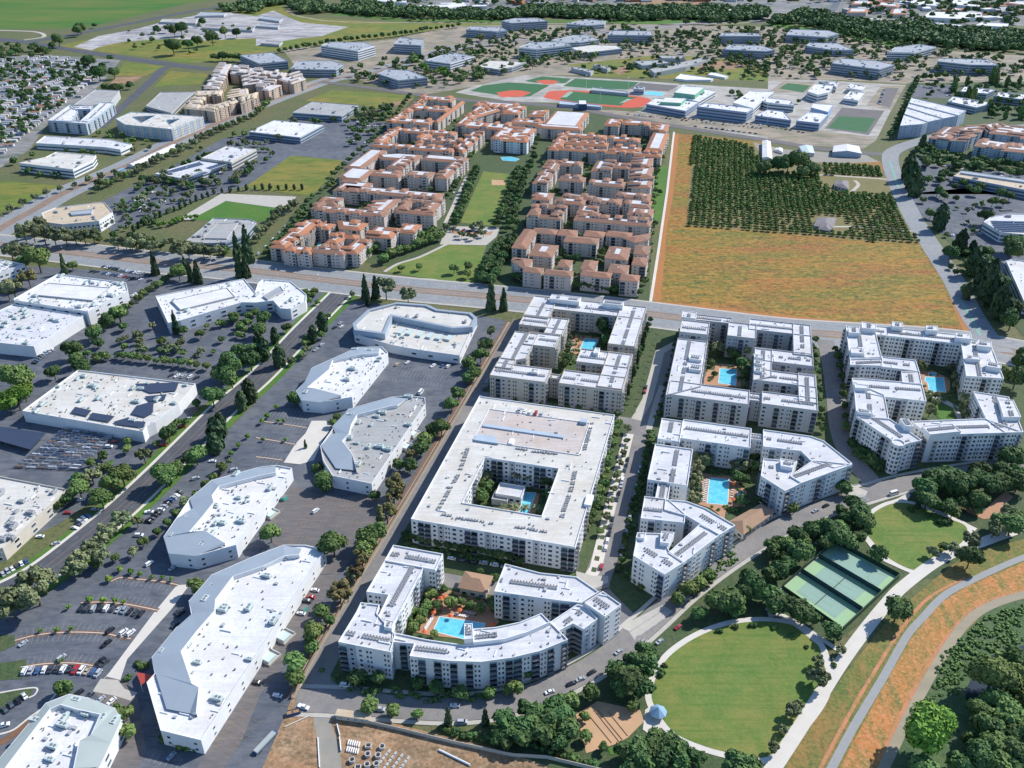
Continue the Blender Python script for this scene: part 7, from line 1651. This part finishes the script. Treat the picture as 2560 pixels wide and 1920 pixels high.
screen(cuv(0,.335),cuv(1,.335),3.6,'screen_dark','court_fence','tall dark screen between the two near tennis courts'); screen(cuv(0,.665),cuv(1,.665),3.6,'screen_dark','court_fence','tall dark screen between the middle and the far hard court')
screen(cuv(-.012,0),cuv(-.012,1),3.0,'fence_green','court_fence','dark green fence on the street side of the courts'); screen(cuv(1.012,0),cuv(1.012,1),3.0,'fence_green','court_fence','dark green hedge like fence on the path side of the courts',th=.5)
screen(cuv(0,-.012),cuv(1,-.012),3.0,'fence_green','court_fence','dark green fence on the near lawn side of the courts'); screen(cuv(0,1.012),cuv(1,1.012),3.0,'fence_green','court_fence','dark green fence on the far lawn side of the courts')
screen(cuv(.02,.70),cuv(.75,.70),1.1,'screen_dark','court_fence','low dark barrier along the far hard court'); screen(cuv(.02,.37),cuv(.28,.37),1.1,'screen_dark','court_fence','short low dark barrier in the middle court')
# tan fence of the apartment street, walls, construction site
fp=gp('n 1283,802 1187,962 1083,1138 985,1302 880,1476 795,1623 729,1748')
for i in range(len(fp)-1): pass
r=empty('boundary_fence','long tan wooden fence between the office lots and apartment street','fence',(*fp[0],0)); b_=MB().use('fence_wood')
for i in range(len(fp)-1):
    d=Vector((fp[i+1][0]-fp[i][0],fp[i+1][1]-fp[i][1])); b_.box(((fp[i][0]+fp[i+1][0])/2,(fp[i][1]+fp[i+1][1])/2,0),(d.length,.14,1.9),math.atan2(d.y,d.x))
b_.v=[(v[0]-fp[0][0],v[1]-fp[0][1],v[2]) for v in b_.v]; b_.build('panel',r)
wp=gp('13 950,1270 1250,1340 1700,1450 2212,1560 23 300,1580 720,1680 900,1720')
r=empty('sound_wall','long thin grey wall along the top of the construction ground','wall',(*wp[0],0)); b_=MB().use('wall_beige')
for i in range(len(wp)-1):
    d=Vector((wp[i+1][0]-wp[i][0],wp[i+1][1]-wp[i][1])); b_.box(((wp[i][0]+wp[i+1][0])/2,(wp[i][1]+wp[i+1][1])/2,0),(d.length+.1,.22,2.2),math.atan2(d.y,d.x))
b_.v=[(v[0]-wp[0][0],v[1]-wp[0][1],v[2]) for v in b_.v]; b_.build('panel',r)
# construction ground
pr=MB().use('precast'); n=14
A=[(math.cos(2*PI*i/n),math.sin(2*PI*i/n)) for i in range(n)]; O=[(x*1.35,y*1.35) for x,y in A]; I=[(x*1.0,y*1.0) for x,y in A]
pr.wall(O,0,1.6); pr.wall(I,0.02,1.6,flip=True); pr.ring(O,I,1.6,1.6); PR=pr.mesh('concrete_ring')
for x,y in gp('13 1090,1475 965,1540 1055,1550 960,1630 1040,1625 830,1590',1):
    o=link('concrete_ring',PR); o.location=(x,y,.06); tag(o,'round precast concrete manhole ring standing on the orange dirt','concrete ring','precast concrete rings')
sq=MB().use('precast'); P=[(-1.3,-1.1),(1.3,-1.1),(1.3,1.1),(-1.3,1.1)]; I=[(x*.75,y*.75) for x,y in P]; sq.wall(P,0,1.4); sq.wall(I,.02,1.4,flip=True); sq.ring(P,I,1.4,1.4); SQ=sq.mesh('concrete_box')
for k,(x,y) in enumerate(gp('13 970,1465 880,1650',1)):
    o=link('concrete_box',SQ); o.location=(x,y,.06); tag(o,('square hollow concrete box beside the manhole rings','square hollow concrete box at the bottom edge')[k],'concrete box','precast concrete boxes')
bl=MB().use('precast'); bl.box((0,0,0),(1.5,.9,.9)); bl.box((0,0,.9),(.4,.3,.15)); BL=bl.mesh('concrete_block')
for k in range(4):
    a=gp('13 %d,%d'%(1150+k*55,1520+k*20))[0]
    for j in range(6):
        x,y=a[0]-j*.95,a[1]-j*1.75; o=link('concrete_block',BL); o.location=(x,y,.06); o.rotation_euler=(0,0,math.radians(60)); tag(o,'pale concrete block in the rows at the bottom of the dirt ground','concrete block','stacked concrete blocks'); 
ks=MB().use('white_plain'); ks.box((0,0,0),(2.6,.45,.5)); ks.box((0,0,.5),(2.4,.3,.4)); KS=ks.mesh('concrete_barrier')
a=gp('13 800,1440')[0]
for j in range(6):
    for k in range(2):
        o=link('concrete_barrier',KS); o.location=(a[0]+j*.95,a[1]-k*3.4-j*.25,.06); o.rotation_euler=(0,0,math.radians(82)); tag(o,'white concrete barrier in the stacked pair of rows on the dirt','barrier','white concrete barriers')
for s_,l_ in (('13 700,1290 725,1390','white'),('13 722,1400 735,1520','white')):
    a,c=gp(s_); d=Vector((c[0]-a[0],c[1]-a[1])); b_=MB().use('white_plain'); b_.box((0,0,0),(d.length,.5,.9)); b_.box((0,0,.9),(d.length,.2,.25)); o=b_.build('road_barrier'); o.location=((a[0]+c[0])/2,(a[1]+c[1])/2,.1); o.rotation_euler=(0,0,math.atan2(d.y,d.x)); tag(o,'long white road barrier beside the grey haul road, '+('upper piece' if '1290' in s_ else 'lower piece'),'barrier')
for k,s_ in enumerate(('13 535,1400 550,1660','13 250,1310 470,1210')):
    a,c=gp(s_); d=Vector((c[0]-a[0],c[1]-a[1])); b_=MB().use('white_plain' if k==0 else 'wall_cream'); b_.box((0,0,0),(d.length,.4,.6)); o=b_.build('beam'); o.location=((a[0]+c[0])/2,(a[1]+c[1])/2,.1); o.rotation_euler=(0,0,math.atan2(d.y,d.x)); tag(o,('white edge beam on the left side of the haul road','long pale beam lying below the blue skip')[k],'beam')
a,c=gp('13 1580,1510 1850,1640'); d=Vector((c[0]-a[0],c[1]-a[1])); b_=MB().use('steel_white'); b_.tube((-d.length/2,0,.5),(d.length/2,0,.5),.45,.45,10); o=b_.build('steel_pipe'); o.location=((a[0]+c[0])/2,(a[1]+c[1])/2,.1); o.rotation_euler=(0,0,math.atan2(d.y,d.x)); tag(o,'long grey steel pipe lying on the dirt near the shaded wall','pipe')
# skip container with soil
c=gp('13 325,1180',.8)[0]; r=empty('skip_container','dark blue open skip full of orange soil on the construction ground','skip',(*c,.08),math.radians(18)); b_=MB().use('hull_blue'); P=[(-3,-1.2),(3,-1.2),(3,1.2),(-3,1.2)]; I=inset(P,.12); b_.wall(P,0,1.7); b_.ring(P,I,1.7,1.7); b_.wall(I,1.1,1.7,flip=True); b_.build('container',r); b_=MB().use('dirt'); b_.flat([I],1.3); b_.cyl((0,0,1.3),1.0,.2,.5,9); b_.build('soil',r)
# site trailer and long trailer
c=gp('13 840,1215',1.5)[0]; r=empty('site_office','long pale site cabin with a tan roof under the street trees','site cabin',(*c,.08),math.radians(-9)); b_=MB().use('wall_beige'); b_.wall([(-7.5,-1.6),(7.5,-1.6),(7.5,1.6),(-7.5,1.6)],0,2.8); b_.build('wall',r); b_=MB().use('roof_tan'); b_.box((0,0,2.8),(15.4,3.6,.2)); b_.build('roof',r)
for k in range(4): w=link('window',winmesh('glass','wall_white'),r); w.location=(-5+k*3.2,-1.6,1.0); w.scale=(1.2,.9,1.1); w.rotation_euler=(0,0,0)
for ch in r.children:
    if ch.name.startswith('window'): ch.rotation_euler=(0,0,PI)
c=gp('13 80,1430',1.5)[0]; r=empty('flatbed_trailer','long dark flatbed trailer loaded with green grey sheets at the site edge','trailer',(*c,.08),math.radians(60)); b_=MB().use('hull_blue'); b_.box((0,0,.7),(13,2.5,.3)); b_.box((6,0,.2),(.4,2.3,.5)); b_.build('frame',r); b_=MB().use('metal_roof_green'); b_.box((-.3,0,1.0),(11.5,2.2,.9)); b_.build('load',r)
for sx in (-5,-3.8,4.5):
    for sy in (-1,1): w=link('wheel',CARS['car'][2],r); w.location=(sx,sy,.4); w.scale=(1.3,1.5,1.3)
# park pavilion and bocce lanes
c=gp('23 1262,1175',2.6)[0]; r=empty('pavilion','light blue pointed pavilion roof beside the large oval lawn','pavilion',(*c,.2)); b_=MB().use('blue_metal'); b_.cyl((0,0,2.7),4.0,.15,2.6,8,cap=True); b_.build('roof',r)
for i in range(8):
    a=2*PI*i/8+PI/8; b_=MB().use('steel_white'); b_.cyl((3.2*math.cos(a),3.2*math.sin(a),0),.1,.1,2.8,6); b_.build('post',r)
bo=[]
for k,s_ in enumerate(('23 655,1195 860,1445','23 715,1170 930,1440','23 740,1160 955,1420','23 830,1175 1000,1385')):
    a,c=gp(s_); d=Vector((c[0]-a[0],c[1]-a[1])); b_=MB().use('fence_wood'); b_.box((0,0,0),(d.length,.25,.35)); o=b_.build('timber_edge'); o.location=((a[0]+c[0])/2,(a[1]+c[1])/2,.2); o.rotation_euler=(0,0,math.atan2(d.y,d.x)); tag(o,f'brown timber edge of the bocce lanes, {("first","second","third","fourth")[k]} from the left','lane edge','timber edges of the bocce lanes')
# red shade sail beside the largest office
P=[(*at(640*0+1180/3.456,1440+830/3.456,5),5),(*at(1335/3.456,1440+860/3.456,6.5),6.5),(*at(1218/3.456,1440+942/3.456,4.5),4.5)]
c=Vector(P[0]); r=empty('shade_sail','red triangular shade sail beside the largest white office','shade sail',(P[0][0],P[0][1],0)); b_=MB().use('red_fabric')
Q=[(p[0]-P[0][0],p[1]-P[0][1],p[2]) for p in P]; b_.face(Q); b_.face([(x,y,z-.04) for x,y,z in Q[::-1]]); b_.build('canopy',r)
for q_ in Q: b_=MB().use('steel_white'); b_.cyl((q_[0],q_[1],0),.1,.08,q_[2]+.2,6); b_.build('post',r)
# loading docks
dk=MB().use('sidewalk'); dk.box((0,0,0),(8,7,1.1)); dk.use('unit_green'); dk.box((-1,0,1.1),(5,5.4,1.2)); dk.use('steel_white'); dk.box((3.6,0,1.1),(.2,6.4,.9)); DK=dk.mesh('dock')
for k,(s_,deg) in enumerate((('13 250,520',60),('13 120,700',60),('12 1355,430',62),('12 1295,540',62),('12 130,1120',60))):
    x,y=gp(s_,1)[0]; o=link('loading_dock',DK); o.location=(x,y,.1); o.rotation_euler=(0,0,math.radians(deg)); tag(o,('raised concrete loading dock behind the largest office, upper one','raised concrete loading dock behind the largest office, lower one','upper concrete loading dock behind the grey roofed office','lower concrete loading dock behind the grey roofed office','concrete loading dock behind the pointed roof office')[k],'loading dock','loading docks of the white offices')
gb=MB().use('green_box'); gb.box((0,0,0),(2.4,1.8,1.5)); gb.use('vent'); gb.box((0,0,1.5),(2.4,1.7,.12)); GB=gb.mesh('dumpster')
for k,s_ in enumerate(('12 245,985','12 1185,685','13 415,285','02 640,805')):
    x,y=gp(s_,1)[0]; o=link('dumpster',GB); o.location=(x,y,.1); o.rotation_euler=(0,0,1.1); o.scale=(1.5,1.5,1.3); tag(o,('green dumpster at the edge of the brown office lot','green dumpster behind the grey roofed office','green dumpster behind the largest office','green covered bin beside the blue storage racks')[k],'dumpster','green dumpsters')
# solar carport and blue storage racks at lower left
c=gp('02 -300,330 0,375 400,432 265,575 0,500 -320,420',3)
r=empty('solar_carport','dark solar carport above parked cars at the left edge','carport',(*c[2],0)); b_=MB().use('solar'); b_.prism([(x-c[2][0],y-c[2][1]) for x,y in c],3.6,3.8); b_.build('panel',r)
for t in (.1,.35,.6,.85):
    for u in (.15,.85):
        p=lerp(lerp(c[0],c[2],t),lerp(c[5],c[3],t),u); b_=MB().use('steel_blue'); b_.cyl((p[0]-c[2][0],p[1]-c[2][1],0),.15,.15,3.6,6); b_.build('post',r)
A,B_,C_,D_=gp('02 550,410 1000,450 690,740 130,720')
for k in range(13):
    t=k/12; p0,p1=lerp(A,D_,t),lerp(B_,C_,t); d=Vector((p1[0]-p0[0],p1[1]-p0[1]))
    r=empty('storage_rack','blue steel storage rack of pipes in the yard at left','storage rack',((p0[0]+p1[0])/2,(p0[1]+p1[1])/2,.1),math.atan2(d.y,d.x),'blue storage racks')
    b_=MB().use('steel_blue'); n=8
    for i in range(n+1):
        x=-d.length/2+d.length*i/n; b_.box((x,-.8,0),(.16,.16,2.4)); b_.box((x,.8,0),(.16,.16,2.4)); b_.box((x,0,2.3),(.16,1.6,.12))
    for z in (.9,2.4): b_.box((0,-.8,z),(d.length,.14,.14)); b_.box((0,.8,z),(d.length,.14,.14))
    b_.build('frame',r)
    for i in range(6):
        x=-d.length/2+d.length*(i+.5)/6; b_=MB().use(rc.choice(('unit_grey','solar','dirt','steel_white','wall_beige','hull_blue'))); L_=d.length/6*.8
        for j in range(3): b_.box((x,-.5+j*.5,rc.choice((.2,1.05))),(L_,.35,rc.uniform(.3,.7)))
        b_.build('load',r)
# light rail canopy on the avenue
a,c=gp('00 1125,1435 1505,1260',3); d=Vector((c[0]-a[0],c[1]-a[1])); r=empty('station_canopy','long white arched station canopy over the avenue rails','canopy',((a[0]+c[0])/2,(a[1]+c[1])/2,.1),math.atan2(d.y,d.x)); b_=MB().use('roof_bright'); n=8
pr_=[(5.5*math.cos(PI*i/n),4.2*math.sin(PI*i/n)+1.2) for i in range(n+1)]; L_=d.length/2
for i in range(n): b_.face([(-L_,pr_[i][0],pr_[i][1]),(L_,pr_[i][0],pr_[i][1]),(L_,pr_[i+1][0],pr_[i+1][1]),(-L_,pr_[i+1][0],pr_[i+1][1])])
b_.face([(-L_,*q) for q in pr_]); b_.face([(L_,*q) for q in pr_[::-1]]); b_.build('roof',r)
b_=MB().use('steel_blue')
for i in range(15): b_.box((-L_+2*L_*i/14,0,5.3),(.4,1.5,.35))
b_.build('ridge',r)
x,y=gp('00 1040,1475',2)[0]; r=empty('transit_shelter','small blue shelter beside the avenue rails','shelter',(x,y,.1),math.atan2(d.y,d.x)); b_=MB().use('wall_teal'); b_.box((0,0,0),(12,3,3)); b_.build('wall',r); b_=MB().use('blue_metal'); b_.box((0,0,3),(13,4,.3)); b_.build('roof',r)
# roof top school cubes etc. : goals and light masts of the sports ground
mast=MB().use('steel_white'); mast.cyl((0,0,0),.25,.15,22,6); mast.box((0,0,21),(3,.5,1.2)); MA=mast.mesh('light_mast')
for k,s_ in enumerate(('20 400,830','20 760,880','20 1000,790','20 640,770')):
    x,y=gp(s_)[0]; o=link('light_mast',MA); o.location=(x,y,.1); tag(o,'thin white floodlight mast at the running track','light mast','floodlight masts of the running track')
# street lamps on the boulevard
lampm=MB().use('steel_white'); lampm.cyl((0,0,0),.12,.07,9,6); lampm.box((1.2,0,8.9),(2.6,.12,.12)); lampm.box((2.3,0,8.8),(.7,.3,.12)); LA=lampm.mesh('street_lamp')
for q_ in resample(_b,42):
    if -330<q_[0]<420:
        o=link('street_lamp',LA); o.location=(q_[0],q_[1]-7.5,.15); o.rotation_euler=(0,0,rc.choice((0,PI))+1.35); tag(o,'slim pale street lamp on the boulevard median','street lamp','street lamps of the boulevard')
# ================================================================ LABELS, LIGHT, CAMERA
def ordw(n):
    a='zeroth first second third fourth fifth sixth seventh eighth ninth tenth eleventh twelfth thirteenth fourteenth fifteenth sixteenth seventeenth eighteenth nineteenth'.split()
    if n<20: return a[n]
    t=('twentieth','thirtieth','fortieth','fiftieth','sixtieth','seventieth','eightieth','ninetieth'); s=('twenty','thirty','forty','fifty','sixty','seventy','eighty','ninety')
    if n<100: return t[n//10-2] if n%10==0 else s[n//10-2]+'-'+a[n%10]
    return 'hundred-and-'+ordw(n-100) if n>100 else 'hundredth'
bpy.context.view_layer.update()
by={}
for o in THINGS:
    if o.get('kind')=='stuff' or o.get('shared'): continue
    by.setdefault(o['label'],[]).append(o)
for lab,L in by.items():
    if len(L)<2: continue
    L.sort(key=lambda o:proj(o.location)[0])
    for i,o in enumerate(L):
        pos='leftmost' if i==0 else 'rightmost' if i==len(L)-1 else ordw(i+1)+' from left'
        w=lab.split(); o['label']=' '.join(w[:max(4,16-len(pos.split()))])+', '+pos
for o in THINGS:
    if 'shared' in o: del o['shared']
EL,AZ=math.radians(41),math.radians(33)       # sun height and compass (math angle) direction
w=bpy.data.worlds.new('World'); SC.world=w; w.use_nodes=True; nt=w.node_tree
sky=nt.nodes.new('ShaderNodeTexSky'); sky.sky_type='NISHITA'; sky.sun_disc=False; sky.sun_elevation=EL; sky.sun_rotation=PI/2-AZ
sky.air_density=1.0; sky.dust_density=.3; sky.ozone_density=7.0
bg=nt.nodes['Background']; nt.links.new(sky.outputs[0],bg.inputs[0]); bg.inputs[1].default_value=.15
sl=bpy.data.lights.new('sun','SUN'); sl.energy=4.5; sl.angle=math.radians(.5); sl.color=(1,.965,.915)
so=bpy.data.objects.new('sun',sl); COL.objects.link(so)
dv=Vector((math.cos(AZ)*math.cos(EL),math.sin(AZ)*math.cos(EL),math.sin(EL))); so.rotation_euler=dv.to_track_quat('Z','Y').to_euler()
cd=bpy.data.cameras.new('camera'); cam=bpy.data.objects.new('camera',cd); COL.objects.link(cam)
cam.location=(0,0,CAM_H); cam.rotation_euler=(PI/2-PITCH,0,0); cd.sensor_fit='HORIZONTAL'; cd.angle=math.radians(60); cd.clip_end=40000; cd.clip_start=1
SC.camera=cam
SC.view_settings.view_transform='Standard'; SC.view_settings.look='None'; SC.view_settings.exposure=0.35; SC.view_settings.gamma=1
SC.render.engine='CYCLES'; SC.cycles.max_bounces=5; SC.cycles.diffuse_bounces=3; SC.cycles.glossy_bounces=2; SC.cycles.use_denoising=True
print('THINGS',len(THINGS),'OBJECTS',len(bpy.data.objects))
